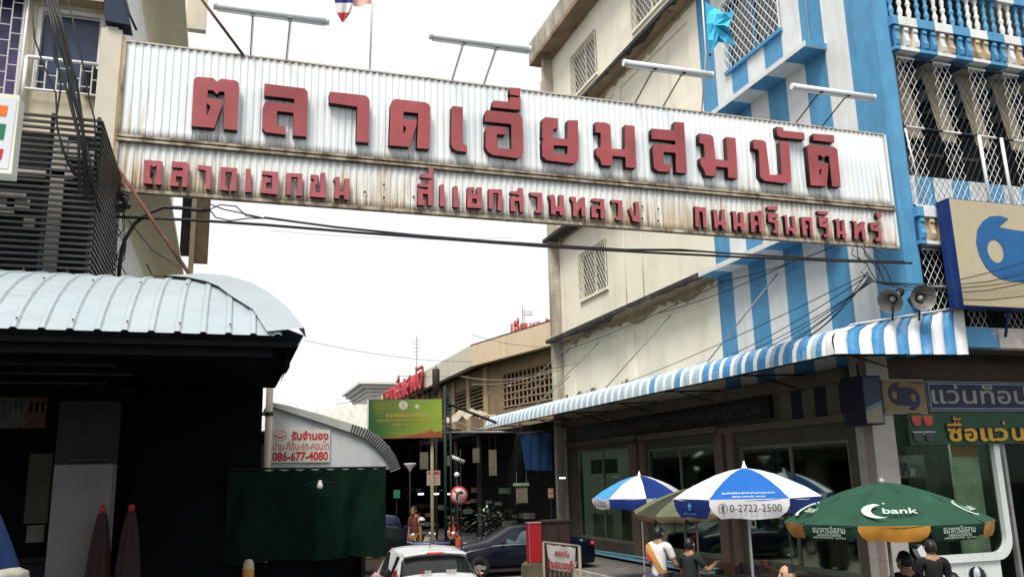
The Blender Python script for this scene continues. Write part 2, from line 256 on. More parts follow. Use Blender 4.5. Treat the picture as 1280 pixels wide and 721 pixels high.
# ================================================================== common materials
M_white = mk('white paint', (0.68, 0.70, 0.70), 0.7, var=0.07, streak=0.5, scol=(0.47, 0.44, 0.37), sxyz=(3.5, 3.5, 0.3), slo=.5, shi=.75, spots=.3, spcol=(.52, .50, .46), spscale=.8)
M_blue = mk('blue paint', C(80, 145, 186), 0.6, var=0.12, streak=0.5, scol=C(46, 96, 134), sxyz=(3, 3, 0.35), slo=.48, shi=.72, spots=.4, spcol=C(104, 150, 182), spscale=.9)
M_cream = mk('cream render', (0.83, 0.785, 0.655), 0.85, var=0.07, scale=0.7, streak=0.5, scol=(0.56, 0.49, 0.36), sxyz=(1.5, 1.5, 0.16), slo=0.52, shi=0.78, spots=0.4, spcol=(0.55, 0.48, 0.36), spscale=0.33, bump=0.15, bscale=18)
M_fin = mk('stained concrete', (0.42, 0.38, 0.31), 0.9, var=0.3, scale=1.5, streak=0.8, scol=(0.13, 0.12, 0.10), sxyz=(3, 3, 0.3), slo=0.45, shi=0.7, bump=0.3)
M_mold = mk('mould black', (0.035, 0.035, 0.036), 0.95, var=0.4, spots=0.5, spcol=(0.22, 0.17, 0.12), spscale=3.0)
M_soffit = mk('stained soffit', (0.26, 0.19, 0.13), 0.9, var=0.3, scale=1.5, spots=0.9, spcol=(0.05, 0.045, 0.04), spscale=1.1, bump=0.2)
M_dark = mk('dark interior', (0.012, 0.013, 0.015), 0.8, var=0.3, spec=0.1)
M_dark2 = mk('dim plaster', (0.026, 0.027, 0.026), 0.85, var=0.4, scale=1.2, spec=0.1)
M_black = mk('black rubber', (0.01, 0.01, 0.011), 0.6, var=0.2)
M_cable = mk('cable black', (0.012, 0.012, 0.014), 0.55, var=0.2)
M_steel = mk('grey steel', (0.28, 0.28, 0.28), 0.5, 0.6, var=0.2, spots=0.5, spcol=(0.16, 0.08, 0.04), spscale=4)
M_rustpipe = mk('rusty pipe', (0.13, 0.055, 0.04), 0.85, var=0.4, scale=6, spots=0.4, spcol=(0.25, 0.18, 0.14), spscale=7)
M_galv = mk('galvanised sheet', (0.62, 0.66, 0.68), 0.55, var=0.08, streak=0.5, scol=(0.40, 0.38, 0.33), sxyz=(3, 3, 0.5))
M_asph = mk('asphalt', (0.05, 0.05, 0.05), 0.9, var=0.3, scale=4, bump=0.3, bscale=80, spots=0.4, spcol=(0.03, 0.03, 0.03))
M_conc = mk('lane concrete', (0.21, 0.18, 0.145), 0.9, var=0.25, scale=1.5, bump=0.2, bscale=50, spots=0.5, spcol=(0.11, 0.10, 0.085), spscale=0.9)
M_pave = mk('pavement slabs', (0.12, 0.11, 0.10), 0.9, var=0.25, scale=2, bump=0.2, bscale=40, spots=0.4, spcol=(0.1, 0.09, 0.08))
# ================================================================== ground
g = MB(); n = 14
xs = [-250+500*i/n for i in range(n+1)]
g.grid([[(x, y+150, 0) for x in xs] for y in xs], 0, False); struct(g.build('ground', M_asph))
g = MB(); g.face([(0.2, 13.6, .004), (10.2, 13.6, .004), (10.2, 70, .004), (0.2, 70, .004)]); struct(g.build('lane', M_conc))
g = MB(); g.box(6.6, 22, 6.5, 14.9, 0, .13); g.box(10.25, 12.4, 14.9, 38, 0, .128); struct(g.build('pavement', M_pave))
g = MB(); g.box(6.45, 6.597, 6.35, 14.9, 0, .135); g.box(6.597, 22, 6.35, 6.497, 0, .135); g.box(10.1, 10.247, 14.9, 38, 0, .133); struct(g.build('kerb', mk('kerb stone', (0.33, 0.31, 0.28), 0.9, var=0.3, spots=0.5)))
g = MB(); g.box(-12, -0.1, 6.8, 14.5, 0, .13); struct(g.build('pavement', M_pave))
# ================================================================== market sign across the lane
def rustsheet(name, zlo, zhi, amt_top, amt_bot, base):
    m = bpy.data.materials.new(name); m.use_nodes = True; N = m.node_tree; L = N.links.new; b = N.nodes['Principled BSDF']
    b.inputs['Roughness'].default_value = 0.5; b.inputs['Specular IOR Level'].default_value = 0.3
    tc = N.nodes.new('ShaderNodeTexCoord'); sp = N.nodes.new('ShaderNodeSeparateXYZ'); L(tc.outputs['Object'], sp.inputs[0])
    def noise(sc, det=5, rough=0.65):
        mp = N.nodes.new('ShaderNodeMapping'); mp.inputs['Scale'].default_value = sc; L(tc.outputs['Object'], mp.inputs[0])
        no = N.nodes.new('ShaderNodeTexNoise'); no.inputs['Scale'].default_value = 1; no.inputs['Detail'].default_value = det; no.inputs['Roughness'].default_value = rough; L(mp.outputs[0], no.inputs['Vector']); return no.outputs['Fac']
    def math_(op, a, c):
        q = N.nodes.new('ShaderNodeMath'); q.operation = op; q.use_clamp = False
        for i, v in enumerate((a, c)):
            if isinstance(v, (int, float)): q.inputs[i].default_value = v
            else: L(v, q.inputs[i])
        return q.outputs[0]
    def rng(v, a, c, o0=0, o1=1):
        q = N.nodes.new('ShaderNodeMapRange'); L(v, q.inputs[0]); q.inputs[1].default_value = a; q.inputs[2].default_value = c; q.inputs[3].default_value = o0; q.inputs[4].default_value = o1; return q.outputs[0]
    def mix(f, a, c):
        q = N.nodes.new('ShaderNodeMix'); q.data_type = 'RGBA'; L(f, q.inputs['Factor'])
        for i, v in ((6, a), (7, c)):
            if isinstance(v, tuple): q.inputs[i].default_value = v+(1,)
            else: L(v, q.inputs[i])
        return q.outputs[2]
    st = noise((13, 1, 0.42)); big = noise((0.55, 1, 0.35), 3); fine = noise((34, 1, 1.3)); blot = noise((2.2, 1, 2.2), 7)
    grad = rng(sp.outputs[2], zlo, zhi, amt_bot, amt_top)
    t1 = rng(math_('ADD', math_('ADD', math_('MULTIPLY', st, 0.75), math_('MULTIPLY', big, 0.7)), math_('ADD', math_('MULTIPLY', fine, 0.3), grad)), 0.94, 1.13)
    c = mix(rng(big, 0.35, 0.65), base, tuple(v*f for v, f in zip(base, (0.9, 0.97, 1.02))))
    c = mix(math_('MULTIPLY', t1, 0.85), c, (0.46, 0.34, 0.19))
    t2 = rng(math_('ADD', math_('ADD', math_('MULTIPLY', st, 0.6), math_('MULTIPLY', blot, 0.55)), math_('ADD', math_('MULTIPLY', fine, 0.35), grad)), 0.89, 1.05)
    c = mix(math_('MULTIPLY', t2, 0.9), c, (0.21, 0.095, 0.032))
    # dark grime hugging the bottom edge and the top lap of the sheet
    e = rng(math_('ADD', sp.outputs[2], math_('MULTIPLY', fine, -0.16)), zlo-0.08, zlo+0.045, 1, 0)
    c = mix(math_('MULTIPLY', e, 0.85), c, (0.075, 0.05, 0.03))
    e2 = rng(math_('ADD', sp.outputs[2], math_('MULTIPLY', fine, 0.12)), zhi-0.015, zhi+0.06, 0, 1)
    c = mix(math_('MULTIPLY', e2, 0.7), c, (0.10, 0.08, 0.06))
    L(c, b.inputs['Base Color']); return m
M_rustA = rustsheet('upper sheet', 7.86, 9.33, -0.16, 0.05, (0.80, 0.825, 0.83))
M_rustB = rustsheet('lower sheet', 7.03, 7.74, 0.02, 0.17, (0.76, 0.77, 0.75))
M_letF = mk('letter red', (0.33, 0.070, 0.078), 0.55, var=0.16, scale=1.6, streak=0.35, scol=(0.22, 0.042, 0.042), sxyz=(6, 6, 0.7), spots=.35, spcol=(.38, .115, .115), spscale=2.2)
M_letP = mk('letter pink', (0.36, 0.085, 0.105), 0.7, var=0.18, scale=5, spots=0.5, spcol=(0.28, 0.055, 0.06), spscale=6)
M_letS = mk('letter side', (0.022, 0.011, 0.011), 0.8, var=0.4, scale=4, spots=0.4, spcol=(0.06, 0.03, 0.022), spscale=3)
M_frame = mk('rusty frame', (0.42, 0.37, 0.29), 0.8, var=0.25, scale=3, streak=0.9, scol=(0.10, 0.065, 0.04), sxyz=(5, 5, 2), slo=0.42, shi=0.62)
sign = thing('market_sign', 'long corrugated white market sign with red Thai letters spanning the lane above the street', 'sign', (5.35, 13, 0))
def corr(mb, x0, x1, z0, z1, Y, pitch, d, jag=0.0):
    xs = []; x = x0
    while x < x1:
        xs += [(x, 0), (x+pitch*.30, 0), (x+pitch*.45, d), (x+pitch*.85, d)]; x += pitch
    lo = [(q[0], Y-q[1], z0-random.random()*jag) for q in xs if q[0] <= x1]; hi = [(q[0], Y-q[1], z1+random.random()*jag) for q in xs if q[0] <= x1]
    mid = [(a[0], a[1], (z0+z1)/2) for a in lo]
    return mb.grid([lo, mid, hi], 0, False)
m = MB(); corr(m, -1.60, 12.30, 7.86, 9.33, 12.975, 0.108, 0.017, 0.006); m.build('upper_panel', M_rustA, sign)
m = MB(); corr(m, -1.62, 12.30, 7.03, 7.74, 12.975, 0.108, 0.017, 0.006); m.build('lower_panel', M_rustB, sign)
m = MB(); m.box(-1.63, 12.33, 12.955, 13.03, 9.338, 9.362); m.build('top_rail', mk('rail pale', (0.50, 0.47, 0.40), 0.8, var=0.2, streak=.7, scol=(0.14, 0.10, 0.07), sxyz=(6, 5, 2)), sign)
m = MB(); m.box(-1.66, 12.35, 12.915, 13.03, 7.815, 7.85); m.box(-1.66, 12.35, 12.90, 13.03, 7.745, 7.78); m.build('middle_rail', M_frame, sign)
m = MB(); m.box(-1.66, 12.33, 12.92, 13.03, 6.975, 7.025); m.build('bottom_rail', M_frame, sign)
m = MB(); m.box(-1.66, -1.625, 12.93, 13.03, 7.03, 9.33); m.build('end_rail', M_frame, sign)
m = MB(); m.box(12.305, 12.345, 12.93, 13.03, 7.03, 9.33); m.build('end_rail', M_white, sign)
m = MB(); m.box(-1.55, 12.25, 12.995, 13.02, 7.03, 9.33)
for x in range(8): m.box(-1.2+x*1.85, -1.15+x*1.85, 13.03, 13.12, 7.0, 9.33)
m.build('backing', M_steel, sign)
def letters(data, yf, depth, mf):
    for polys in data:
        me = fill2d(polys, depth); me.name = 'letter'
        for v in me.vertices: x, y, z = v.co; v.co = (x-5.35, yf-13+depth/2-z, y)
        me.materials.clear(); me.materials.append(mf); me.materials.append(M_letS)
        me.update()
        for p in me.polygons: p.material_index = 0 if abs(p.normal.y) > 0.9 else 1
        o = bpy.data.objects.new('letter', me); COL.objects.link(o); o.parent = sign
letters(BIG, 12.83, 0.128, M_letF)
letters(SMALL, 12.86, 0.085, M_letP)
m = MB()                                                     # fixing bolts left where letters have dropped off
for px, py in ((430, 240), (456, 240), (480, 231), (480, 247), (480, 260), (517, 246), (518, 262), (803, 258), (803, 273), (823, 261), (823, 276), (191, 208), (190, 218)):
    q = aY(px, py, 12.94); MB().ell(q, (.017, .015, .022), 8, 5).build('bolt', M_black, sign)
# lamps over the sign
M_tube = mk('lamp housing', (0.72, 0.76, 0.78), 0.5, var=0.06, streak=0.25, scol=(0.5, 0.48, 0.42))
for k, (x0, x1, lab) in enumerate(((-.40, 1.25, 'long white strip lamp over the sign, nearest the left building'), (2.84, 4.53, 'white strip lamp over the sign beside the flag pole against open sky'), (6.24, 7.96, 'white strip lamp over the sign in front of the cream wall'), (9.64, 11.48, 'white strip lamp over the sign in front of the blue stripes'))):
    t = thing('strip_lamp', lab, 'lamp', ((x0+x1)/2, 12.2, 9.62), 0, 'strip lamps above the market sign')
    m = MB(); m.tube([(x0, 12.2, 9.70), (x1, 12.2, 9.70)], .058, 10); m.tube([(x0-.012, 12.2, 9.70), (x0+.03, 12.2, 9.70)], .063, 10); m.tube([(x1-.03, 12.2, 9.70), (x1+.012, 12.2, 9.70)], .063, 10); m.build('housing', M_tube, t)
    m = MB(); m.tube([(x0+.04, 12.2, 9.628), (x1-.04, 12.2, 9.628)], .016, 8); m.build('lamp_tube', M_white, t)
    for s in (.33, .66):
        xx = x0+(x1-x0)*s
        m = MB(); m.tube([(xx, 13.0, 9.36), (xx, 12.25, 9.66)], .010, 6); m.box(xx-.03, xx+.03, 12.13, 12.27, 9.635, 9.645); m.tube([(xx+.02, 12.98, 9.37), (xx+.02, 12.3, 9.64)], .004, 4); m.build('arm', M_steel if k < 2 else M_black, t)
# ================================================================== right shophouse
sh = thing('shophouse', 'four-storey corner shophouse with blue and white stripes, stained cream side wall and optical shop below', 'building', (12.5, 13.1, 0))
SY0, SW = 13.1, 0.7333
def stripe(y): return 1 if y < 19.7 and int((19.7-y)/SW) % 2 == 0 else (2 if y < 19.7 else 0)
edges = [19.7-SW*k for k in range(0, 9)]
wins = [(26.6, 28.95, 17.3, 19.0), (26.6, 28.95, 9.22, 10.95), (21.2, 23.6, 17.33, 19.0), (16.0, 18.4, 13.35, 15.3)]
pans = [(25.4, 30.0, 5.55, 7.38), (20.25, 24.9, 5.55, 7.38), (20.25, 24.9, 13.4, 15.9), (25.4, 30.0, 13.4, 15.9)]
m = MB(); P = lambda u, z: Vector((12.5, u, z))
wall(m, P, [13.5]+[e for e in edges if e > 13.5]+[31.0], [4.95, 20.2], [w+(None,) for w in wins]+[p+(.06,) for p in pans], lambda u, z: stripe(u), 0.22, Vector((-1, 0, 0)))
m.build('side_wall', [M_cream, M_blue, M_white], sh)
for i, (a, b, c, d) in enumerate(wins):
    m = MB(); w = .06
    for q in ((a, a+w, c, d), (b-w, b, c, d), (a+w, b-w, c, c+w), (a+w, b-w, d-w, d), ((a+b)/2-.03, (a+b)/2+.03, c+w, d-w)): m.box(12.56, 12.62, q[0], q[1], q[2], q[3])
    m.box(12.42, 12.56, a-.05, b+.05, c-.09, c-.002)
    fr = m.build('window_frame', M_cream if i < 3 else M_blue, sh)
    m = MB(); m.box(12.64, 12.65, a, b, c, d); m.build('pane', mk('window pane', (0.05, 0.06, 0.065), 0.12, var=0.5, scale=1.2, spec=0.6), fr)
    m = MB(); lattice(m, lambda u, z: Vector((12.44, u, z)), a-.02, b+.02, c, d, .21, .30, .011)
    for q in ((a-.03, a), (b, b+.03)): m.box(12.42, 12.46, q[0], q[1], c, d)
    m.box(12.42, 12.46, a-.03, b+.03, d, d+.03)
    m.build('window_grille', mk('grille cream', (0.6, 0.57, 0.48), 0.7, var=0.2, spots=0.6, spcol=(0.2, 0.12, 0.06), spscale=5) if i < 3 else M_white, fr)
# mould creeping up from the awning and dirt under the ledges
def jagstrip(mb, y0, y1, zb, hmin, hmax, st, up=1, x=12.495):
    yy = y0; h0 = hmin
    while yy < y1:
        y2 = min(yy+random.uniform(.04, st), y1); h1 = max(hmin, min(hmax, h0+random.uniform(-.5, .5)*(hmax-hmin))); mb.face([(x, yy, zb), (x, y2, zb), (x, y2, zb+up*h1), (x, yy, zb+up*h0)]); yy, h0 = y2, h1
M_alg = mk('algae stain', (0.17, 0.15, 0.10), 0.95, var=0.5, scale=6, spots=0.8, spcol=(0.05, 0.045, 0.035), spscale=5)
M_stn = mk('brown stain', (0.42, 0.34, 0.22), 0.9, var=0.2, scale=2, streak=.6, scol=(.3, .23, .14), sxyz=(3, 3, .3))
random.seed(9)
m = MB(); jagstrip(m, 19.75, 25.0, 5.4, .16, .42, .16); jagstrip(m, 25.0, 30.9, 5.4, .18, .5, .2); m.build('algae_stain', M_alg, sh)
for a, b, z in ((19.75, 30.9, 7.95), (19.75, 30.9, 16.3), (28.5, 30.9, 12.05)):
    m = MB(); jagstrip(m, a, b, z, .08, .42, .5, -1, 12.496); m.build('brown_stain', M_stn, sh)
# ledges
for z0 in (7.95, 12.05, 16.32):
    m = MB(); ys = [14.5]+[e for e in sorted(edges) if e > 14.5]+[31.4]
    for a, b in zip(ys, ys[1:]):
        s = stripe((a+b)/2); x0, x1, z1 = 11.93, 12.497, z0+.13
        m.face([(x0, a, z0), (x1, a, z0), (x1, b, z0), (x0, b, z0)], s if s else 3)
        m.face([(x0, a, z1), (x1, a, z1), (x1, b, z1), (x0, b, z1)], s if s else 4)
        m.face([(x0, a, z0), (x0, b, z0), (x0, b, z1), (x0, a, z1)], 2 if s else 4)
    yy = 19.75; w0 = .2
    while yy < 31.3:
        y2 = min(yy+random.uniform(.10, .45), 31.39); w1 = min(.50, max(.04, w0+random.uniform(-.16, .16))); m.face([(x0+.002, yy, z0-.003), (x0+w0, yy, z0-.003), (x0+w1, y2, z0-.003), (x0+.002, y2, z0-.003)], 4); yy, w0 = y2, w1
    m.face([(x0, 14.5, z0), (x1, 14.5, z0), (x1, 14.5, z1), (x0, 14.5, z1)], 1); m.face([(x0, 31.4, z0), (x1, 31.4, z0), (x1, 31.4, z1), (x0, 31.4, z1)], 4)
    m.build('ledge', [M_cream, M_blue, M_white, M_soffit, M_mold], sh)
m = MB(); m.box(11.75, 12.497, 13.0, 31.8, 20.0, 20.2, 0); m.box(11.75, 11.9, 13, 31.8, 20.2, 21.0, 1); m.box(11.9, 13.2, 31.65, 31.8, 20.2, 21.0, 1)
m.build('eave', [M_soffit, M_fin], sh)
m = MB(); m.box(12.07, 12.497, 31.0, 31.2, 0, 20.0); m.box(12.0, 12.069, 31.0, 31.2, 15.5, 19.0)
m.build('end_fin', M_fin, sh)
m = MB(); m.box(12.75, 19, 31.0, 31.2, 0, 20.2); m.build('rear_wall', M_cream, sh)
m = MB(); m.box(12.75, 19, 13.4, 31.0, 20.2, 20.4); m.build('roof', M_fin, sh)
# conduit and drain lines on the side wall
m = MB()
for y, z0, z1 in ((25.15, 8.1, 12.0), (23.9, 8.1, 12.0), (15.0, 12.2, 20)): MB().tube([(12.47, y, z0), (12.47, y, z1)], .015, 6).build('conduit', M_cream, sh)
# street front
def fcol(x): return 1 if math.floor((x-13.02)/.48) % 2 else 2
m = MB(); m.box(12.5, 12.86, 13.02, 13.5, 4.95, 20.2); m.box(12.86, 12.93, 13.06, 13.5, 5.5, 20.0); m.build('corner_column', M_blue, sh)
def xsegs(x0, x1):
    k = math.floor((x0-13.02)/.48)+1; a = x0; out = []
    while a < x1:
        b = min(13.02+.48*k, x1)
        if b-a > .01: out.append((a, b, fcol((a+b)/2)))
        a = b; k += 1
    return out
for zb in (7.12, 11.30, 15.5):
    m = MB()
    for a, b, c in xsegs(12.87, 18.9):
        m.box(a, b, 12.90, 13.16, zb+.56, zb+.76, c); m.box(a, b, 13.0, 13.16, zb+.07, zb+.56, 0 if c == 1 else 3)
        m.box(a, b, 12.92, 13.18, zb, zb+.07, c)
    slab = m.build('balcony_slab', [mk('deep blue', C(25, 70, 115), 0.7, var=0.2), M_blue, M_white, mk('stained plaster', (0.45, 0.36, 0.24), 0.9, var=0.3, spots=0.8, spcol=(0.15, 0.09, 0.05), spscale=3)], sh)
    if zb > 15: continue
    x = 12.98
    while x < 18.6:
        m = MB(); pr = [(13.0, .54), (12.93, .54), (12.91, .46), (12.94, .42), (12.93, .30), (12.90, .22), (12.92, .12), (12.97, .09), (13.0, .09)]
        m.prism(pr, lambda y, z: Vector((x-.055, y, zb+z)), lambda y, z: Vector((x+.055, y, zb+z)))
        m.box(x-.075, x+.075, 12.905, 12.999, zb+.42, zb+.53) if False else None
        m.build('corbel', M_blue if fcol(x) == 1 else (M_white if random.random() < .45 else MATS['stained plaster']), slab); x += .24
# balustrade over the second slab
x = 12.98
pb = [(.05, 0), (.05, .04), (.03, .07), (.055, .14), (.06, .2), (.04, .27), (.03, .31), (.055, .37), (.055, .41), (.03, .46), (.045, .53), (.05, .6), (.03, .68), (.055, .73), (.055, .78), (.05, .82)]
while x < 18.6:
    m = MB(); m.lathe(pb, (x, 13.03, 12.062), 10); m.build('baluster', M_blue if fcol(x) == 1 else M_white, sh); x += .235
m = MB()
for a, b, c in xsegs(12.87, 18.9): m.box(a, b, 12.92, 13.14, 12.885, 13.03, c)
m.build('balustrade_rail', [M_blue, M_blue, M_white], sh)
# caged balcony
for zl, zh, hz in ((7.96, 11.22, 9.65), (5.5, 7.06, 6.3)):
    m = MB(); P2 = lambda u, z: Vector((u, 13.1, z))
    for a, b, c in xsegs(12.94, 18.9):
        lattice(m, P2, a, b, zl, zh, .155, .25, .0062 if c == 2 else .0055, c)
        m.tube([(a, 13.1, zh), (b, 13.1, zh)], .025, 6, c); m.tube([(a, 13.08, hz), (b, 13.08, hz)], .024, 6, c); m.tube([(a, 13.1, zl), (b, 13.1, zl)], .025, 6, c)
    m.build('balcony_grille', [M_blue, mk('grille blue', C(30, 44, 58), 0.6, var=0.2), M_white], sh)
for x in (14.95, 15.56): MB().tube([(x, 13.05, 7.98), (x-.03, 13.05, 9.65)], .035, 8).build('white_pipe', M_white, sh)
MB().tube([(12.98, 13.06, 9.6), (13.35, 13.2, 7.98)], .02, 6).build('white_pipe', M_white, sh)
m = MB()
for a, b, c in xsegs(13.0, 18.9): m.box(a, b, 13.5, 13.58, 7.86, 8.78, c)
m.build('balcony_parapet', [M_blue, M_blue, M_white], sh)
m = MB(); m.box(12.93, 19, 15.4, 15.5, 7.12, 11.4); m.box(12.93, 19, 13.9, 14.0, 5.0, 7.12); m.box(12.93, 19, 13.2, 15.4, 7.4, 7.5)
m.build('balcony_back_wall', M_dark2, sh)
m = MB()
for a, b, c in xsegs(12.93, 18.9): m.box(a, b, 13.2, 15.4, 11.28, 11.3, c)
m.build('balcony_ceiling', [M_blue, mk('ceiling blue', C(25, 50, 80), 0.8), mk('ceiling cream', (0.5, 0.45, 0.36), 0.8)], sh)
M_curt = mk('curtain cream', (0.25, 0.215, 0.155), 0.9, var=0.2, streak=0.5, scol=(0.2, 0.16, 0.1), sxyz=(9, 9, 0.4))
for x in (13.05, 13.95, 14.9, 15.9):
    m = MB(); rows = []
    for k in range(9):
        z = 11.2-k*.2; sl = .045*k; rows.append([(x+sl+j*.055*(1-.02*k), 13.42+.03*math.sin(j*2.2+k*.1), z) for j in range(9)])
    m.grid(rows); m.build('curtain', M_curt, sh)
m = MB()
for x in (13.3, 14.3, 15.4, 16.5):
    m.box(x, x+.07, 15.3, 15.398, 7.5, 10.2); m.box(x+.07, x+.9, 15.32, 15.398, 10.13, 10.2)
m.build('door_frame', mk('frame brown', (0.2, 0.17, 0.13), 0.7), sh)
m = MB(); m.box(14.37, 15.3, 15.30, 15.318, 8.0, 10.1); m.build('blind', M_curt, sh)
# beam, soffit and shop front
M_peel = mk('peeling paint', C(90, 150, 190), 0.8, var=0.15, spots=1.0, spcol=(0.62, 0.58, 0.5), spscale=2.2)
m = MB(); m.box(12.93, 14.6, 13.0, 13.25, 5.1, 5.495, 0); m.box(14.6, 15.9, 13.0, 13.25, 5.1, 5.495, 1); m.box(15.9, 19, 13.0, 13.25, 5.1, 5.495, 0)
m.build('street_beam', [M_peel, mk('peeling white', (0.6, 0.57, 0.5), 0.85, var=0.2, spots=0.8, spcol=(0.36, 0.28, 0.2), spscale=3)], sh)
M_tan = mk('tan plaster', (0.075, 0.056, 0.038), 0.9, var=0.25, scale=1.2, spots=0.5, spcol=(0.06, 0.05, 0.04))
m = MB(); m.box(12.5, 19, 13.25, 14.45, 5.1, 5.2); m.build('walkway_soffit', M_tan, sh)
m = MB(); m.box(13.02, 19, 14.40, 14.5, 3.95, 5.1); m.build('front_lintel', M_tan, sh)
M_tile = mk('tile cream', (0.34, 0.32, 0.30), 0.35, var=0.08, spots=0.3, spcol=(0.4, 0.36, 0.33), spscale=1.5)
M_tileP = mk('tile pink', (0.27, 0.21, 0.20), 0.35, var=0.1)
m = MB()
for k in range(11):
    z0 = .14+k*.455; m.box(12.47, 13.02, 14.39, 14.9, z0, z0+.449, 0)
    m.box(12.462, 12.469, 14.42, 14.64, z0, z0+.449, 1); m.box(12.462, 12.469, 14.65, 14.88, z0, z0+.449, 0)
m.box(12.475, 13.015, 14.395, 14.895, .13, 5.1, 0)
m.build('corner_pillar', [M_tile, M_tileP], sh)
def rrect(x0, x1, z0, z1, r, n=6):
    o = []
    for cx, cz, a0 in ((x1-r, z0+r, -90), (x1-r, z1-r, 0), (x0+r, z1-r, 90), (x0+r, z0+r, 180)):
        for k in range(n+1): a = math.radians(a0+90*k/n); o.append((cx+r*math.cos(a), cz+r*math.sin(a)))
    return o
def ring(mb, outer, inner, f0, f1, mi=0, keep=None):
    n = len(outer)
    for k in range(n):
        j = (k+1) % n
        if keep and not (keep(outer[k]) and keep(outer[j])): continue
        mb.face([f0(*outer[k]), f0(*outer[j]), f0(*inner[j]), f0(*inner[k])], mi)
        mb.face([f0(*outer[k]), f1(*outer[k]), f1(*outer[j]), f0(*outer[j])], mi); mb.face([f0(*inner[k]), f0(*inner[j]), f1(*inner[j]), f1(*inner[k])], mi)
    return mb
M_frw = mk('shop frame white', (0.60, 0.66, 0.64), 0.4, var=0.06, streak=0.3, scol=(0.4, 0.42, 0.4))
m = MB(); ring(m, rrect(13.18, 15.68, .93, 3.9, .42), rrect(13.31, 15.53, 1.08, 3.78, .32), lambda x, z: Vector((x, 14.36, z)), lambda x, z: Vector((x, 14.5, z)), 0, lambda p: p[0] > 15.2 or p[1] < 1.3)
fw = m.build('shop_window_frame', M_frw, sh)
M_gl = glass('green glass', (0.62, 0.74, 0.65))
m = MB(); m.face([Vector((x, 14.47, z)) for x, z in rrect(13.3, 15.54, 1.07, 3.79, .32)]); m.build('pane', M_gl, fw)
m = MB()
for k in range(4):
    for j in range(2): m.box(13.42+k*.48, 13.42+k*.48+.472, 14.42, 14.55, .14+j*.395, .14+j*.395+.387)
m.build('tiled_wall', mk('tile white', (0.58, 0.64, 0.62), 0.3, var=0.06, spots=0.25), fw)
m = MB(); m.box(15.9, 17.2, 14.45, 14.5, .14, 3.3); m.build('shop_door', M_gl, sh)
m = MB(); m.box(15.82, 15.9, 14.42, 14.52, .14, 3.4); m.box(17.2, 17.28, 14.42, 14.52, .14, 3.4); m.build('door_frame', M_steel, sh)
# lane side shop front
lw = [(25.6, 30.0, .66, 3.72), (20.45, 24.4, .62, 3.58), (15.2, 19.3, .62, 3.44)]
M_shade = mk('shaded cream', (0.06, 0.053, 0.037), 0.85, var=0.2, scale=1, streak=0.6, scol=(0.06, 0.05, 0.04), spots=0.6, spcol=(0.07, 0.055, 0.045), spscale=1.5)  # cream render darkened: the awning's shade is put into the colour
M_blueshade = mk('shaded stripe blue', C(10, 20, 42), 0.7, var=0.2)  # blue wall stripe with the awning's shade in its colour
m = MB()
st2 = [14.9+.42*k for k in range(7)]
def lmat(u, z): return (1 if int((u-14.9)/.42) % 2 == 0 else 2) if (z > 3.95 and u < 17.4) else 0
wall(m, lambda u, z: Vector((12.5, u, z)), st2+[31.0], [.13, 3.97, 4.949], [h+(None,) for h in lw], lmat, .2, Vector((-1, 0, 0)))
m.build('shop_wall', [M_shade, M_blueshade, mk('shaded stripe cream', (0.11, 0.098, 0.07), 0.85, var=0.15)], sh)
m = MB(); m.box(12.38, 12.497, 14.9, 20.1, 3.80, 3.96); m.box(12.34, 12.497, 20.12, 24.7, 3.86, 4.02); m.box(12.38, 12.497, 25.0, 30.8, 3.9, 4.06); m.box(12.3, 12.497, 14.95, 31, 4.62, 4.9)
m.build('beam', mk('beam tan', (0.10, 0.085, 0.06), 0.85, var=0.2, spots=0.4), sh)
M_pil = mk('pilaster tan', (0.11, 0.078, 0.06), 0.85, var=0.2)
for a, b in ((24.45, 24.75), (24.95, 25.5), (19.45, 19.75), (19.95, 20.35)):
    m = MB(); m.box(12.40, 12.497, a, b, .13, 3.8); m.build('pilaster', M_pil, sh)
M_alu = mk('aluminium green', (0.12, 0.14, 0.11), 0.45, 0.3, var=0.1)
for i, (a, b, c, d) in enumerate(lw):
    m = MB(); w = .07
    for q in ((a, a+w, c, d), (b-w, b, c, d), (a+w, b-w, c, c+.1), (a+w, b-w, d-w, d)): m.box(12.52, 12.6, *q)
    if i: ring(m, rrect(a+.15, (a+b)/2-.05, c+.2, d-.2, .3), rrect(a+.22, (a+b)/2-.12, c+.27, d-.27, .24), lambda y, z: Vector((12.63, y, z)), lambda y, z: Vector((12.7, y, z)), 1)
    m.box(12.53, 12.59, (a+b)/2-.04, (a+b)/2+.04, c+.1, d-w)
    fr = m.build('shop_window_frame', [M_alu, mk('inner frame pale', (0.34, 0.42, 0.34), 0.5)], sh)
    m = MB(); m.face([(12.56, a, c), (12.56, b, c), (12.56, b, d), (12.56, a, d)]); m.build('pane', M_gl, fr)
m = MB(); m.tube([(12.33, 14.95, .42), (12.33, 30.9, .30)], .035, 6); m.box(12.28, 12.497, 14.95, 30.9, .22, .285); m.build('sill_rail', mk('sill blue', C(110, 165, 185), 0.6, var=0.1), sh)
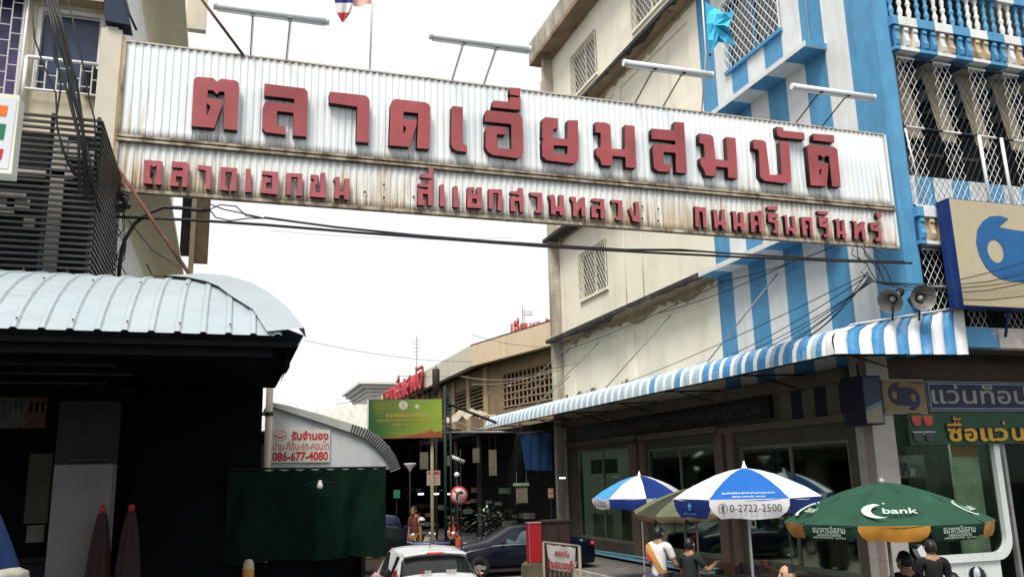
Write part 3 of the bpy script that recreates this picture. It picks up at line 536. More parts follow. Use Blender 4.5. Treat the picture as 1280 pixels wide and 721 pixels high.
# shop interior
m = MB(); m.box(16.6, 16.7, 14.6, 31, .13, 4.9); m.box(13.6, 19, 22.62, 22.7, .13, 4.7); m.box(12.72, 19, 14.6, 31, 4.75, 4.85); m.box(18.9, 19, 14.55, 31, 0, 20)
m.build('inner_wall', mk('shop wall green', (0.035, 0.05, 0.038), 0.8, var=0.4, scale=0.8), sh)
m = MB(); m.box(12.72, 18.9, 14.6, 31, .10, .128); m.build('shop_floor', M_dark2, sh)
m = MB()
for y in (15.4, 17.2, 19.0, 20.8, 23.4, 25.2, 27.0, 28.8):
    for k in range(5): m.box(14.6, 15.0, y, y+1.2, .6+k*.5, .64+k*.5)
    m.box(14.6, 15.0, y-.04, y, .13, 3.1); m.box(14.6, 15.0, y+1.2, y+1.24, .13, 3.1); m.box(15.0, 15.03, y, y+1.2, .13, 3.1)
m.build('display_shelf', mk('shelf grey', (0.09, 0.10, 0.09), 0.6, var=0.4), sh)
m = MB()
for y in (15.5, 17.3, 19.1, 20.9, 23.5, 25.3, 27.1):
    for k in range(5):
        for j in range(5):
            if random.random() < .75: h = random.uniform(.08, .3); m.box(14.65, 14.85, y+j*.22, y+j*.22+random.uniform(.08, .17), .642+k*.5, .642+k*.5+h, random.randrange(4))
o = m.build('shop_goods', [mk('goods a', (0.3, 0.3, 0.28)), mk('goods b', (0.12, 0.2, 0.22)), mk('goods c', (0.3, 0.2, 0.1)), mk('goods d', (0.05, 0.06, 0.07))], sh); o['kind'] = 'stuff'
for a, b in (((13.6, 16.6, 4.3), (13.6, 15.4, 4.3)), ((13.6, 22.2, 4.3), (13.6, 21.0, 4.3)), ((13.8, 28.6, 4.3), (13.8, 27.4, 4.3)), ((13.6, 24.2, 4.3), (13.6, 23.2, 4.3)), ((14.2, 15.6, 4.4), (15.3, 15.6, 4.4))):  # extra tubes added here to brighten the dark shop windows
    m = MB(); m.tube([a, b], .035, 8); o = m.build('fluorescent_tube', mk('lit tube', (0.8, 0.85, 0.85), emit=(0.8, 1, 0.88, 28.0)), sh)
m = MB(); m.box(13.3, 14.0, 15.6, 15.9, 1.9, 1.95); m.box(13.3, 14.0, 15.6, 15.9, 2.3, 2.35); m.box(13.3, 14.0, 15.6, 15.9, 2.75, 2.8); m.box(13.3, 14, 15.88, 15.9, 1.5, 3.1); cb = m.build('glasses_cabinet', M_dark2, sh)
m = MB()
for z in (1.97, 2.37, 2.82):
    for k in range(5): m.ell((13.37+k*.14, 15.7, z+.09), (.045, .03, .05), 8, 5)
m.build('cabinet_glow', mk('warm glow', (0.9, 0.6, 0.2), emit=(1, 0.62, 0.22, 1.6)), cb)  # rows of small glowing orange shapes on the cabinet shelves
m = MB(); m.box(14.72, 15.45, 14.72, 14.78, 1.05, 3.75, 0); m.box(14.55, 15.2, 15.3, 15.36, 3.1, 3.7, 1) if False else None
m.build('poster_stand', mk('poster green', (0.62, 0.68, 0.54), 0.6, var=0.3), sh)
m = MB(); m.box(14.74, 15.42, 14.70, 14.718, 3.02, 3.6); m.build('poster', mk('poster orange', (0.55, 0.24, 0.07), 0.6, var=0.3), sh)
m = MB()
for y0, y1, z0, z1, k in ((28.2, 29.8, .7, 1.5, 0), (26.0, 27.4, .7, 2.0, 1), (22.9, 24.2, .65, 1.75, 0), (20.7, 22.2, .65, 1.2, 0), (17.6, 19.1, .65, 2.9, 1), (15.4, 16.6, .65, 1.3, 0), (27.6, 29.8, 2.9, 3.4, 1), (15.5, 17.3, 2.6, 3.2, 1)): m.box(12.95, 13.0, y0, y1, z0, z1, k)
m.build('added_panel', [mk('panel green', (0.26, 0.36, 0.26), 0.6, var=0.4, scale=2), mk('panel dark green', (0.11, 0.16, 0.11), 0.6, var=0.5, scale=2)], sh)  # green panels added behind the glass to lighten the dark windows
MB().tube([(12.7, 18.05, 3.30), (12.7, 17.25, 3.30)], .03, 8).build('fluorescent_tube', MATS['lit tube'], sh)
a_, b_ = aX(937, 645, 12.49), aX(946, 660, 12.49)
m = MB(); m.box(12.48, 12.486, b_.y, a_.y, b_.z, a_.z, 0); m.box(12.474, 12.479, b_.y+.05, a_.y-.09, b_.z+.06, a_.z-.1, 1); m.build('window_poster', [mk('poster pale', (0.42, 0.41, 0.37), 0.7), M_black], sh)
# ================================================================== striped awning
aw = thing('corrugated_awning', 'blue and white striped corrugated metal awning over the optical shop', 'awning', (12.5, 13.2, 4.9))
M_aw_w = mk('awning white', (0.68, 0.71, 0.72), 0.5, var=0.06, streak=0.5, scol=(0.42, 0.43, 0.42), sxyz=(3, 1.2, 3), spots=0.3, spcol=(0.4, 0.4, 0.36))
M_aw_b = mk('awning blue', C(58, 128, 178), 0.5, var=0.12, streak=0.6, scol=C(150, 180, 200), sxyz=(3, 1.2, 3), slo=0.48, shi=0.75)
M_aw_f = mk('awning faded blue', C(150, 172, 186), 0.5, var=0.1, streak=0.5, scol=C(188, 198, 202), sxyz=(3, 1.2, 3))
prof = [(10.45, 4.86), (10.455, 4.98), (10.475, 5.09), (10.525, 5.195), (10.62, 5.28), (10.78, 5.34), (11.1, 5.395), (11.7, 5.45), (12.49, 5.52)]
m = MB(); yl = []; y = 13.03; pit = .147
rows = []
k = 0
while y < 35:
    for dy, d in ((0, 0), (pit*.22, .0), (pit*.5, .035), (pit*.78, 0.0)):
        rows.append((y+dy, d, k)); 
    y += pit; k += 1
R2 = []; 
for yy, d, k in rows:
    cut = max(10.45, 0)
    R2.append([(px_-(d if i < 5 else 0), yy, pz+(d*.9 if i > 2 else 0)) for i, (px_, pz) in enumerate(prof)])
def awm(a, b):
    k = a//4; f = rows[a][0]; blue = (k//2) % 2 == 1 if True else 0
    if (k % 3) == 0 or False: pass
    s = (k % 3)
    if s == 0: return 0
    if f > 21: return 2
    if f > 17: return 2 if (k//3) % 3 else 1
    return 1 if s in (1,) or (k//3) % 3 else 2
m.grid(R2, 0, False, False, awm)
m.build('side_sheet', [M_aw_w, M_aw_b, M_aw_f], aw)
m = MB(); R2 = []; kk = []
BL, BR, TL, TR = Vector((10.455, 12.80, 4.86)), aY(1211, 443, 12.80), aY(1061, 407, 13.0), aY(1204, 384, 13.0)
lft = [BL, Vector((10.50, 12.87, 5.12)), Vector((10.62, 12.94, 5.28)), TL]; rgt = [BR, BR.lerp(TR, .38), BR.lerp(TR, .68), TR]
n = 44
for i in range(n+1):
    off = [0, 0, -.026, -.026][i % 4]
    R2.append([a.lerp(b, i/n)+Vector((0, off, 0)) for a, b in zip(lft, rgt)])
m.grid(R2, 0, False, False, lambda a, b: 1 if (a//4) % 2 else 0)
m.grid([[(x, 13.04, z) for x, z in prof[:7]], [(x, 12.80+.2*(z-4.86)/.54, z) for x, z in prof[:7]]], 0, True)
m.build('front_sheet', [M_aw_w, M_aw_b], aw)
m = MB(); m.grid([[(x+.03, yy, z-.03) for x, z in prof] for yy in (13.05, 35)], 0, True); m.face([(10.5, 12.86, 4.90), (13.4, 12.86, 4.92), (13.5, 13.05, 5.4), (10.8, 13.05, 5.28)]); m.build('underside_shade', mk('awning shade sheet', (0.014, 0.015, 0.014), 0.8, var=0.3), aw)  # dark sheet added under the pale awning to paint its shade
m = MB(); m.tube([TL+Vector((0, -.03, .01)), TR+Vector((0, -.03, .01))], .02, 6); m.build('top_trim', M_white, aw)
m = MB()
for y in (13.3, 16.5, 20, 23.5, 27, 30.5, 34): m.tube([(12.5, y, 4.95), (10.5, y, 4.90)], .022, 6); m.tube([(12.5, y, 4.6), (11.2, y, 4.92)], .018, 6)
m.tube([(10.5, 12.9, 4.9), (10.5, 35, 4.9)], .022, 6); m.tube([(10.5, 12.86, 4.9), (13.4, 12.86, 4.92)], .022, 6)
m.build('awning_frame', M_black, aw)
# ================================================================== signs on and around the optical shop
def sign_box(name, label, x0, x1, y0, y1, z0, z1, face, side, cat='sign'):
    t = thing(name, label, cat, ((x0+x1)/2, y1, z0))
    m = MB(); m.box(x0, x1, y0+.008, y1, z0, z1); m.build('case', side, t)
    m = MB(); m.box(x0+.015, x1-.015, y0, y0+.006, z0+.015, z1-.015); m.build('face_panel', face, t)
    return t
M_board = mk('board tan', (0.42, 0.365, 0.25), 0.7, var=0.06, streak=0.3, scol=(0.36, 0.30, 0.2))
M_logo = mk('logo blue', C(22, 88, 142), 0.6, var=0.12)
M_sideb = mk('sign side blue', C(14, 44, 104), 0.6, var=0.2, streak=0.4, scol=C(50, 95, 170))
half = [(440, 168), (380, 157), (310, 165), (250, 200), (205, 250), (185, 320), (195, 390), (225, 450), (270, 490), (330, 515), (420, 522), (497, 523)]
top = [(497, 233), (430, 229), (360, 222), (400, 195)]
holeL = [(312+56*math.cos(a*math.pi/8), 360+66*math.sin(a*math.pi/8)) for a in range(16)]
def logo_polys():
    rot = lambda q: (994-q[0], 756-q[1])
    A = half+[rot(q) for q in top]+[rot(q) for q in half]+top
    # outline: left half going down, then the mirrored right half
    outer = half + [rot(q) for q in top[1:]] + [rot(q) for q in half] + top[1:]
    return [outer, holeL, [rot(q) for q in holeL]]
def logo(parent, c, sc, Y, m, depth=.006):
    polys = [[((x-497)*sc, (378-y)*sc) for x, y in p] for p in logo_polys()]
    me = fill2d(polys, depth); off = Vector((0, 0, 0)); q = parent
    while q is not None: off += q.location; q = q.parent
    for v in me.vertices: x, y, z = v.co; v.co = Vector((c[0]+x, Y-z, c[1]+y))-off
    me.materials.clear(); me.materials.append(m)
    for p in me.polygons: p.material_index = 0
    o = bpy.data.objects.new('emblem', me); COL.objects.link(o); o.parent = parent; return o
bs = sign_box('shop_signboard', 'large tan signboard with a blue hooked eye emblem and blue side, above the striped awning', 13.27, 17.6, 12.5, 12.83, 5.80, 7.95, M_board, M_sideb)
q = aY(1160+497/4.24, 230+378/4.24, 12.5); logo(bs, (q.x, q.z-.02), .00365, 12.492, M_logo)
m = MB()
for x in (13.6, 15.2, 16.8): m.tube([(x, 12.84, 6.2), (x, 13.1, 6.2)], .03, 6); m.tube([(x, 12.84, 7.5), (x, 13.1, 7.5)], .03, 6)
m.tube([(14.6, 12.7, 5.8), (14.65, 12.9, 5.3)], .03, 6)
m.build('bracket', M_sideb, bs)
M_dnavy = mk('sign navy', C(12, 24, 54), 0.5, var=0.15)
M_txtw = mk('lettering grey white', (0.26, 0.28, 0.26), 0.6, var=0.1)
t = sign_box('shop_sign', 'navy sign with pale Thai optical shop lettering above the green banner', 13.84, 18.6, 14.26, 14.36, 3.95, 4.57, M_dnavy, M_steel)
text('แว่นท็อปเจริญ', 4.35, .50, (16.12, 14.255, 4.275), (1, 0, 0), (0, 0, 1), M_txtw, t, bold=.012)
m = MB(); ring(m, [(13.88, 3.99), (18.56, 3.99), (18.56, 4.53), (13.88, 4.53)], [(13.905, 4.015), (18.535, 4.015), (18.535, 4.505), (13.905, 4.505)], lambda x, z: Vector((x, 14.25, z)), lambda x, z: Vector((x, 14.259, z))); m.build('border', mk('pale blue line', C(110, 140, 170), 0.6), t)
M_board2 = mk('board ochre', (0.21, 0.15, 0.08), 0.7, var=0.12)
t = sign_box('shop_sign', 'square ochre sign with a dark blue double-eye emblem beside the navy shop sign', 12.72, 13.80, 14.26, 14.36, 3.90, 4.60, M_board2, M_steel)
logo(t, (13.24, 4.25), .00128, 14.253, M_dnavy)
text('ท็อปเจริญ', .3, .06, (13.58, 14.254, 4.53), (1, 0, 0), (0, 0, 1), M_dnavy, t)
t = thing('vinyl_banner', 'green vinyl banner with yellow Thai letters and two pairs of sunglasses under the navy sign', 'banner', (16, 14.3, 3.26))
m = MB(); m.grid([[(13.27+.27*i, 14.27+.012*math.sin(i*1.7+k), 3.265+.165*k) for i in range(20)] for k in range(5)]); m.build('sheet', mk('banner green', C(10, 66, 42), 0.5, var=0.1), t)
M_yel = mk('lettering yellow', (0.50, 0.30, 0.025), 0.6, var=0.1); M_out = mk('lettering outline', (0.02, 0.02, 0.015), 0.6)
def duo(body, w, h, c):
    text(body, w+.05, h+.05, (c[0], 14.250, c[1]), (1, 0, 0), (0, 0, 1), M_out, t, 'lettering_outline', bold=.085)
    text(body, w, h, (c[0], 14.245, c[1]), (1, 0, 0), (0, 0, 1), M_yel, t, bold=.03)
duo('ซ', .36, .27, (14.42, 3.46)); duo('อ', .34, .27, (14.84, 3.46)); duo('แว', .75, .27, (15.47, 3.46)); duo('นตา', 1.05, .27, (16.48, 3.46)); 
for x0, x1, z0, z1 in ((14.24, 14.62, 3.645, 3.69), (14.44, 14.48, 3.69, 3.735), (14.53, 14.57, 3.69, 3.735), (14.42, 14.62, 3.765, 3.80), (14.42, 14.47, 3.80, 3.835), (15.74, 15.80, 3.66, 3.74)):
    m = MB(); m.box(x0-.02, x1+.02, 14.250, 14.252, z0-.02, z1+.02); m.build('lettering_outline', M_out, t)
    m = MB(); m.box(x0, x1, 14.242, 14.246, z0, z1); m.build('lettering', M_yel, t)
for zc, mc, mf_ in ((3.75, mk('lens red', (0.45, 0.03, 0.03), 0.3), mk('frame orange', (0.3, 0.1, 0.05), 0.4)), (3.43, mk('lens dark', (0.03, 0.03, 0.035), 0.2), mk('frame silver', (0.4, 0.42, 0.4), 0.4))):
    m = MB()
    for s in (-1, 1):
        cx = 13.62+s*.15
        L = [(cx-.12, zc+.09), (cx+.12, zc+.09), (cx+.10, zc-.06), (cx+.03, zc-.10), (cx-.06, zc-.09), (cx-.11, zc-.03)]
        m.prism(L, lambda x, z: Vector((x, 14.246, z)), lambda x, z: Vector((x, 14.252, z)), 0)
        m.box(cx-.14, cx+.14, 14.242, 14.2455, zc+.085, zc+.11, 1)
    m.box(13.6, 13.64, 14.242, 14.2455, zc+.04, zc+.07, 1)
    m.build('printed_glasses', [mc, mf_], t)
t = thing('fascia_sign', 'long dark navy fascia sign reading TOP CHARDEN OPTICAL in the shade of the awning', 'sign', (12.4, 23, 4.0))
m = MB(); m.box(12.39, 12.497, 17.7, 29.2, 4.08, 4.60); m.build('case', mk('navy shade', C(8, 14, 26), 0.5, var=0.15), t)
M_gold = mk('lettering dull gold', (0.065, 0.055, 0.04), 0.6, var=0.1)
text('แว่นท็อปเจริญ', 4.6, .36, (12.385, 25.6, 4.33), (0, -1, 0), (0, 0, 1), M_gold, t, bold=.01)
text('TOP CHARDEN OPTICAL', 4.9, .26, (12.385, 20.45, 4.33), (0, -1, 0), (0, 0, 1), M_gold, t, bold=.0)
t = thing('light_box', 'dark blue hanging light box with a spectacles picture at the shop corner', 'sign', (12.1, 14.2, 3.65))
m = MB(); m.box(11.9, 12.36, 13.9, 14.5, 3.66, 4.62); m.build('case', mk('box navy', C(6, 13, 34), 0.7, var=0.15), t)
m = MB(); m.face([(11.93, 13.893, 3.69), (12.33, 13.893, 3.69), (12.33, 13.893, 4.06), (11.93, 13.893, 3.92)], 1); m.face([(11.93, 13.893, 3.92), (12.33, 13.893, 4.06), (12.33, 13.893, 4.59), (11.93, 13.893, 4.59)], 0); m.face([(11.93, 13.889, 3.93), (12.33, 13.889, 4.07), (12.33, 13.889, 4.12), (11.93, 13.889, 3.99)], 2)
m.build('picture', [mk('picture teal', C(14, 44, 70), 0.5, var=0.3), mk('picture cream', (0.18, 0.17, 0.12), 0.5), mk('picture sky', C(80, 105, 120), 0.5)], t)
m = MB(); m.tube([(12.1, 14.2, 4.62), (12.1, 14.2, 4.87)], .02, 6); m.build('hanger', M_black, t)
# horn loudspeakers
def horn(label, c, d, grp):
    t = thing('horn_loudspeaker', label, 'loudspeaker', c, 0, grp)
    R = Vector(d).normalized().to_track_quat('Z', 'Y').to_matrix()
    def add(prof, nm, mm, n=18, mif=None):
        m = MB(); m.lathe(prof, (0, 0, 0), n, 0, 'z', mif); m.v = [tuple(R @ Vector(v)) for v in m.v]; m.build(nm, mm, t, False)
    M_h = mk('horn grey', (0.42, 0.43, 0.44), 0.45, 0.2, var=0.15, spots=0.6, spcol=(0.2, 0.18, 0.15), spscale=5)
    M_hi = mk('horn inside', (0.20, 0.19, 0.18), 0.5, 0.2, var=0.3, spots=0.6, spcol=(0.07, 0.06, 0.05), spscale=6)
    add([(.05, -.22), (.06, -.12), (.09, -.02), (.15, .08), (.235, .14), (.245, .15)], 'bell', M_h)
    add([(.235, .146), (.14, .085), (.085, -.01), (.05, -.10), (0, -.10)], 'bell_inside', M_hi)
    add([(.0, -.02), (.05, -.02), (.06, .03), (.03, .07), (0, .08)], 'cone', M_h)
    add([(0, -.36), (.08, -.36), (.085, -.30), (.085, -.24), (.05, -.21)], 'driver', M_black)
    m = MB(); m.tube([(0, 0, -.1), Vector((.22, .35, -.18))], .018, 6); m.tube([(-.03, 0, -.15), (-.03, .05, -.42)], .02, 6); m.build('bracket', M_black, t, False)
horn('grey horn loudspeaker turned away to the left beside its twin at the striped corner', (11.86, 12.75, 5.93), (-.95, -.35, -.55), None)
horn('grey horn loudspeaker with its round mouth facing the street', (12.46, 12.72, 5.95), (-.35, -1, -.12), None)
# flags
M_cyan = mk('flag cyan', C(60, 175, 215), 0.8, var=0.12, streak=0.4, scol=C(95, 200, 232))
t = thing('flag', 'sky blue flag hanging crumpled on a pale pole in front of the striped wall', 'flag', (8.15, 12.9, 9.37))
m = MB(); m.tube([(8.17, 12.96, 9.34), (8.13, 12.6, 10.35), (8.08, 12.5, 11.6)], .014, 6); m.build('pole', M_white, t)
m = MB(); m.ell((8.15, 12.5, 10.27), (.025, .025, .03), 8, 6); m.build('finial', M_black, t)
OUT = [(881, 2), (893, 10), (906, 17), (918, 13), (914, 24), (910, 34), (915, 46), (920, 58), (907, 54), (898, 53), (892, 62), (887, 68), (885, 50), (883, 30)]
FO = [.0, .10, -.06, .12, .02, -.10, .08, .14, -.04, .08, -.02, .05, -.03, .0]
ctr = aY(894, 32, 12.42); ring_ = [aY(x, y, 12.5+f) for (x, y), f in zip(OUT, FO)]
mid_ = [ctr.lerp(p, .55)+Vector((0, (-1)**k*.05, 0)) for k, p in enumerate(ring_)]
m = MB(); n_ = len(ring_)
for k in range(n_):
    j = (k+1) % n_; m.face([ctr, mid_[k], mid_[j]], 0, False); m.face([mid_[k], ring_[k], ring_[j], mid_[j]], 0, False)
m.build('cloth', M_cyan, t)
t = thing('flag', 'red, white and blue Thai flag drooping from a thin pole on top of the sign', 'flag', (2.04, 13, 9.37))
m = MB(); m.tube([(2.02, 13.0, 9.36), (2.07, 13.0, 11.9)], .016, 6); m.build('pole', M_tube, t)
fr_ = mk('flag red', (0.5, 0.05, 0.05), 0.8, var=0.15); fw_ = mk('flag white', (0.7, 0.68, 0.66), 0.8); fb_ = mk('flag blue', C(25, 45, 130), 0.8, var=0.15); fp_ = mk('flag pink', (0.72, 0.42, 0.36), 0.8, var=0.1)
m = MB()                                                     # the fly end has wrapped down into a hanging fold: blue, white, then the red tip
rowsf = [(-55, 413, 444), (-38, 415, 443), (-20, 416, 443), (-4, 417, 442), (4, 419, 441), (10, 420, 440), (16, 421, 438), (22, 424, 434), (28, 427.5, 429)]
m.grid([[aY(x0+(x1-x0)*i/8, y, 13.0+.05*math.sin(i*1.5+y*.05)) for i in range(9)] for y, x0, x1 in rowsf], 0, True, False, lambda a, b: 2 if a < 4 else (1 if a < 6 else 0))
m.grid([[aY(441+25*i/6, y+2*math.sin(i), 13.02+.05*math.sin(i*1.2+y*.04)) for i in range(7)] for y in (-55, -40, -25, -10, 0, 7)], 3, True, False, lambda a, b: 0 if a < 1 else (1 if a < 2 else 3))
m.build('cloth', [fr_, fw_, fb_, fp_], t)
# ================================================================== market umbrellas
def umbrella(label, c, R, n, z_rim, z_apex, flap, cols, flapcols, rot, pole_r=.022, tilt=(0, 0), fin=.12):
    t = thing('market_umbrella', label, 'umbrella', (c[0], c[1], .13), 0, 'market umbrellas on the pavement')
    pts = []
    S_ = [0, .2, .4, .6, .8, 1.0]
    H = z_apex-z_rim
    def P(a, s): 
        r = R*s; z = z_rim+H*(1-s**1.6)
        return Vector((c[0]+r*math.cos(a), c[1]+r*math.sin(a), z+tilt[0]*r*math.cos(a)+tilt[1]*r*math.sin(a)))
    can = MB(); fl = {}
    for k in range(n):
        a0 = rot+2*math.pi*k/n; a1 = rot+2*math.pi*(k+1)/n
        rows = []
        for s in S_:
            A, B = P(a0, s), P(a1, s); rows.append([A.lerp(B, j/4)-Vector((0, 0, .075*math.sin(math.pi*j/4)*s*(1.2-s)*2+.006*math.sin(k*3.1+s*17))) for j in range(5)])
        can.grid(rows, k % len(cols))
    co = can.build('canopy', cols, t)
    for k in range(n):
        a0 = rot+2*math.pi*k/n; a1 = rot+2*math.pi*(k+1)/n; A, B = P(a0, 1), P(a1, 1); am = (a0+a1)/2; out = Vector((math.cos(am), math.sin(am), 0))
        m = MB(); rows = []
        for v in range(4):
            f = v/3; ins = .0 if v < 2 else (.04 if v == 2 else .14)
            rows.append([A.lerp(B, ins+(1-2*ins)*j/6)-Vector((0, 0, flap*f*(1-.04*math.sin(j*1.3+k))))+out*(.01*math.sin(j*1.1+k*2+v)-.05*f*f) for j in range(7)])
        m.grid(rows); m.build('valance', flapcols[k % len(flapcols)], t)
    m = MB(); m.tube([(c[0], c[1], .13), (c[0], c[1], z_apex+.02)], pole_r, 8); m.lathe([(.045, 0), (.05, .02), (.03, .05), (.012, fin), (0, fin+.01)], (c[0], c[1], z_apex-.01), 8); m.build('pole', M_tube if fin > .1 else M_steel, t)
    m = MB(); m.lathe([(0, 0), (.25, 0), (.25, .09), (.05, .11), (.05, .2)], (c[0], c[1], .135), 12); m.build('base', M_fin, t)
    for k in range(n):
        a0 = rot+2*math.pi*k/n
        m = MB(); m.tube([P(a0, s)-Vector((0, 0, .015)) for s in S_], .006, 4); m.tube([P(a0, .55)-Vector((0, 0, .02)), Vector((c[0], c[1], z_rim+H*.25))], .006, 4); m.build('rib', M_steel, t)
    return t, P
U_w = mk('umbrella white', (0.64, 0.64, 0.66), 0.75, var=0.04, spots=0.12, spcol=(0.6, 0.6, 0.6)); U_b = mk('umbrella blue', C(14, 88, 165), 0.75, var=0.1); U_db = mk('umbrella navy', C(10, 44, 118), 0.75, var=0.1); U_lb = mk('umbrella light blue', C(66, 140, 205), 0.75, var=0.1)
U_g = mk('umbrella green', C(20, 64, 46), 0.75, var=0.14, spots=0.3, spcol=C(44, 92, 70), spscale=3); U_dg = mk('umbrella dark green', C(12, 48, 36), 0.8, var=0.2); U_y = mk('umbrella amber', (0.42, 0.20, 0.025), 0.7, var=0.22, scale=4, spots=0.4, spcol=(0.24, 0.10, 0.012), spscale=3)
def facing(c, n, off=0): return math.atan2(-c[1], -c[0])-math.pi/n+off
M_ink = mk('printed black', (0.02, 0.02, 0.025), 0.7); M_prw = mk('printed white', (0.75, 0.78, 0.8), 0.7)
# big one
c = (8.36, 12.8); rot = facing(c, 6, .03)
t, P = umbrella('big blue and white umbrella printed 0-2722-2500 on its white flap', c, 1.21, 6, 2.40, 2.88, .30, [U_b, U_w], [U_w, U_db], rot)
am = rot+math.pi/6; out = Vector((math.cos(am), math.sin(am), 0)); xd = Vector((0, 0, 1)).cross(out); mid = (P(rot, 1)+P(rot+math.pi/3, 1))/2
text('0-2722-2500', .78, .115, mid+out*.022+xd*.09-Vector((0, 0, .135)), xd, (0, 0, 1), M_ink, t, bold=.0)
m = MB(); cc = mid+out*.022-xd*.40-Vector((0, 0, .135)); nn = 20
ring(m, [(.075*math.cos(2*math.pi*k/nn), .075*math.sin(2*math.pi*k/nn)) for k in range(nn)], [(.066*math.cos(2*math.pi*k/nn), .066*math.sin(2*math.pi*k/nn)) for k in range(nn)], lambda x, z: cc+xd*x+Vector((0, 0, z)), lambda x, z: cc-out*.003+xd*x+Vector((0, 0, z)))
m.tube([cc+xd*.015+Vector((0, 0, .045)), cc-xd*.02+Vector((0, 0, 0)), cc+xd*.015-Vector((0, 0, .045))], .012, 5); m.build('phone_mark', M_ink, t)
def on_panel(P, a0, a1, s, lift=.02):
    A = (P(a0, s)+P(a1, s))/2; Bq = (P(a0, s-.1)+P(a1, s-.1))/2; xd = (P(a1, s)-P(a0, s)).normalized(); zd = (Bq-A).normalized(); nr = xd.cross(zd); return A+nr*lift, xd, zd
q, xd2, zd2 = on_panel(P, rot, rot+math.pi/3, .90); text('ศูนย์หลังคาผ้าใบกันสาดอาคาร', .80, .065, q, xd2, zd2, M_prw, t, bold=.0)
q, xd2, zd2 = on_panel(P, rot, rot+math.pi/3, .965); text('บริการ กลางแจ้ง ประเวศ', .50, .05, q, xd2, zd2, M_prw, t, bold=.0)
a0 = rot-math.pi/3; am2 = rot-math.pi/6; o2 = Vector((math.cos(am2), math.sin(am2), 0)); x2 = Vector((0, 0, 1)).cross(o2); md = (P(a0, 1)+P(rot, 1))/2+o2*.025
m = MB(); ring(m, [(.06*math.cos(k), .06*math.sin(k)) for k in [2*math.pi*i/14 for i in range(14)]], [(.042*math.cos(k), .042*math.sin(k)) for k in [2*math.pi*i/14 for i in range(14)]], lambda x, z: md+x2*x+Vector((0, 0, z-.12)), lambda x, z: md-o2*.003+x2*x+Vector((0, 0, z-.12))); m.ell(md-Vector((0, 0, .115)), (.022, .022, .028), 8, 6); m.build('crest_mark', U_lb, t)
text('บริการ กลางแจ้ง', .42, .04, md-Vector((0, 0, .225)), x2, (0, 0, 1), U_lb, t, bold=.0)
# small blue and white one further along
c = (10.35, 20.7); rot = facing(c, 8, -.28)
t, P = umbrella('smaller blue and white umbrella in front of the second shop window', c, 1.25, 8, 2.24, 2.80, .26, [U_w, U_db, U_w, U_lb], [U_db, U_w], rot)
a0 = rot-math.pi/4; am2 = rot-math.pi/8; o2 = Vector((math.cos(am2), math.sin(am2), 0)); md = (P(a0, 1)+P(rot, 1))/2+o2*.025
text('0-2722', .62, .12, md-Vector((0, 0, .13)), Vector((0, 0, 1)).cross(o2), (0, 0, 1), M_ink, t)
# green bank umbrella
c = (7.61, 8.73); rot = facing(c, 10, .06)
t, P = umbrella('dark green umbrella with amber flaps and white bank lettering at the right front', c, 1.17, 10, 2.20, 2.65, .17, [U_g], [U_y, U_dg], rot, fin=.06)
M_mint = mk('printed mint', (0.42, 0.52, 0.44), 0.7)
def banklogo(k, big=1.0):
    a0 = rot+2*math.pi*k/10; a1 = a0+2*math.pi/10
    q, xd2, zd2 = on_panel(P, a0, a1, .80, .018)
    text('bank', .36*big, .115*big, q+xd2*.10*big, xd2, zd2, M_mint, t, bold=.015)
    m = MB(); pts = []
    arc = [(-.13+.17*math.cos(a), .0+.15*math.sin(a)) for a in [math.radians(95+12.5*i) for i in range(17)]]; inn = [(-.07+.13*math.cos(a), -.005+.125*math.sin(a)) for a in [math.radians(100+12*i) for i in range(17)]]
    rows = [[q+xd2*(x*big)+zd2*(z*big) for x, z in arc], [q+xd2*(x*big)+zd2*(z*big) for x, z in inn]]
    m.grid(rows, 0, False); m.build('crescent_mark', M_mint, t)
    m = MB(); m.ell(q-xd2*.055*big+zd2*.15*big, (.017, .017, .012), 8, 5); m.build('dot_mark', M_mint, t)
for k in (0, -2, 2): banklogo(k)
for k in (-1, 1):
    a0 = rot+2*math.pi*k/10; a1 = a0+2*math.pi/10; am2 = (a0+a1)/2; o2 = Vector((math.cos(am2), math.sin(am2), 0)); x2 = Vector((0, 0, 1)).cross(o2); md = (P(a0, 1)+P(a1, 1))/2+o2*.02
    text('ธนาคารอิสลาม', .42, .07, md-Vector((0, 0, .05)), x2, (0, 0, 1), M_mint, t, bold=.0)
    text('แห่งประเทศไทย', .3, .04, md-Vector((0, 0, .10)), x2, (0, 0, 1), M_mint, t, bold=.0)
    text('เพื่อชีวิตที่ดี ทุกวัน', .42, .025, md-Vector((0, 0, .135)), x2, (0, 0, 1), M_mint, t, bold=.0)
# olive tarp umbrella
U_o = mk('olive canvas', (0.17, 0.19, 0.10), 0.85, var=0.2, streak=0.5, scol=(0.30, 0.32, 0.22), sxyz=(3, 3, 3)); U_od = mk('olive canvas dark', (0.055, 0.06, 0.035), 0.85, var=0.2); U_bt = mk('brown canvas', (0.20, 0.15, 0.09), 0.85, var=0.2)
_q = aD(868, 620, 18); c = (_q.x, _q.y); rot = facing(c, 12, .12)
t, P = umbrella('olive striped canvas umbrella between the two blue and white ones', c, 1.30, 12, 2.14, 2.52, .13, [U_o, U_od, U_o], [U_bt], rot, tilt=(.10, .05), fin=.06)
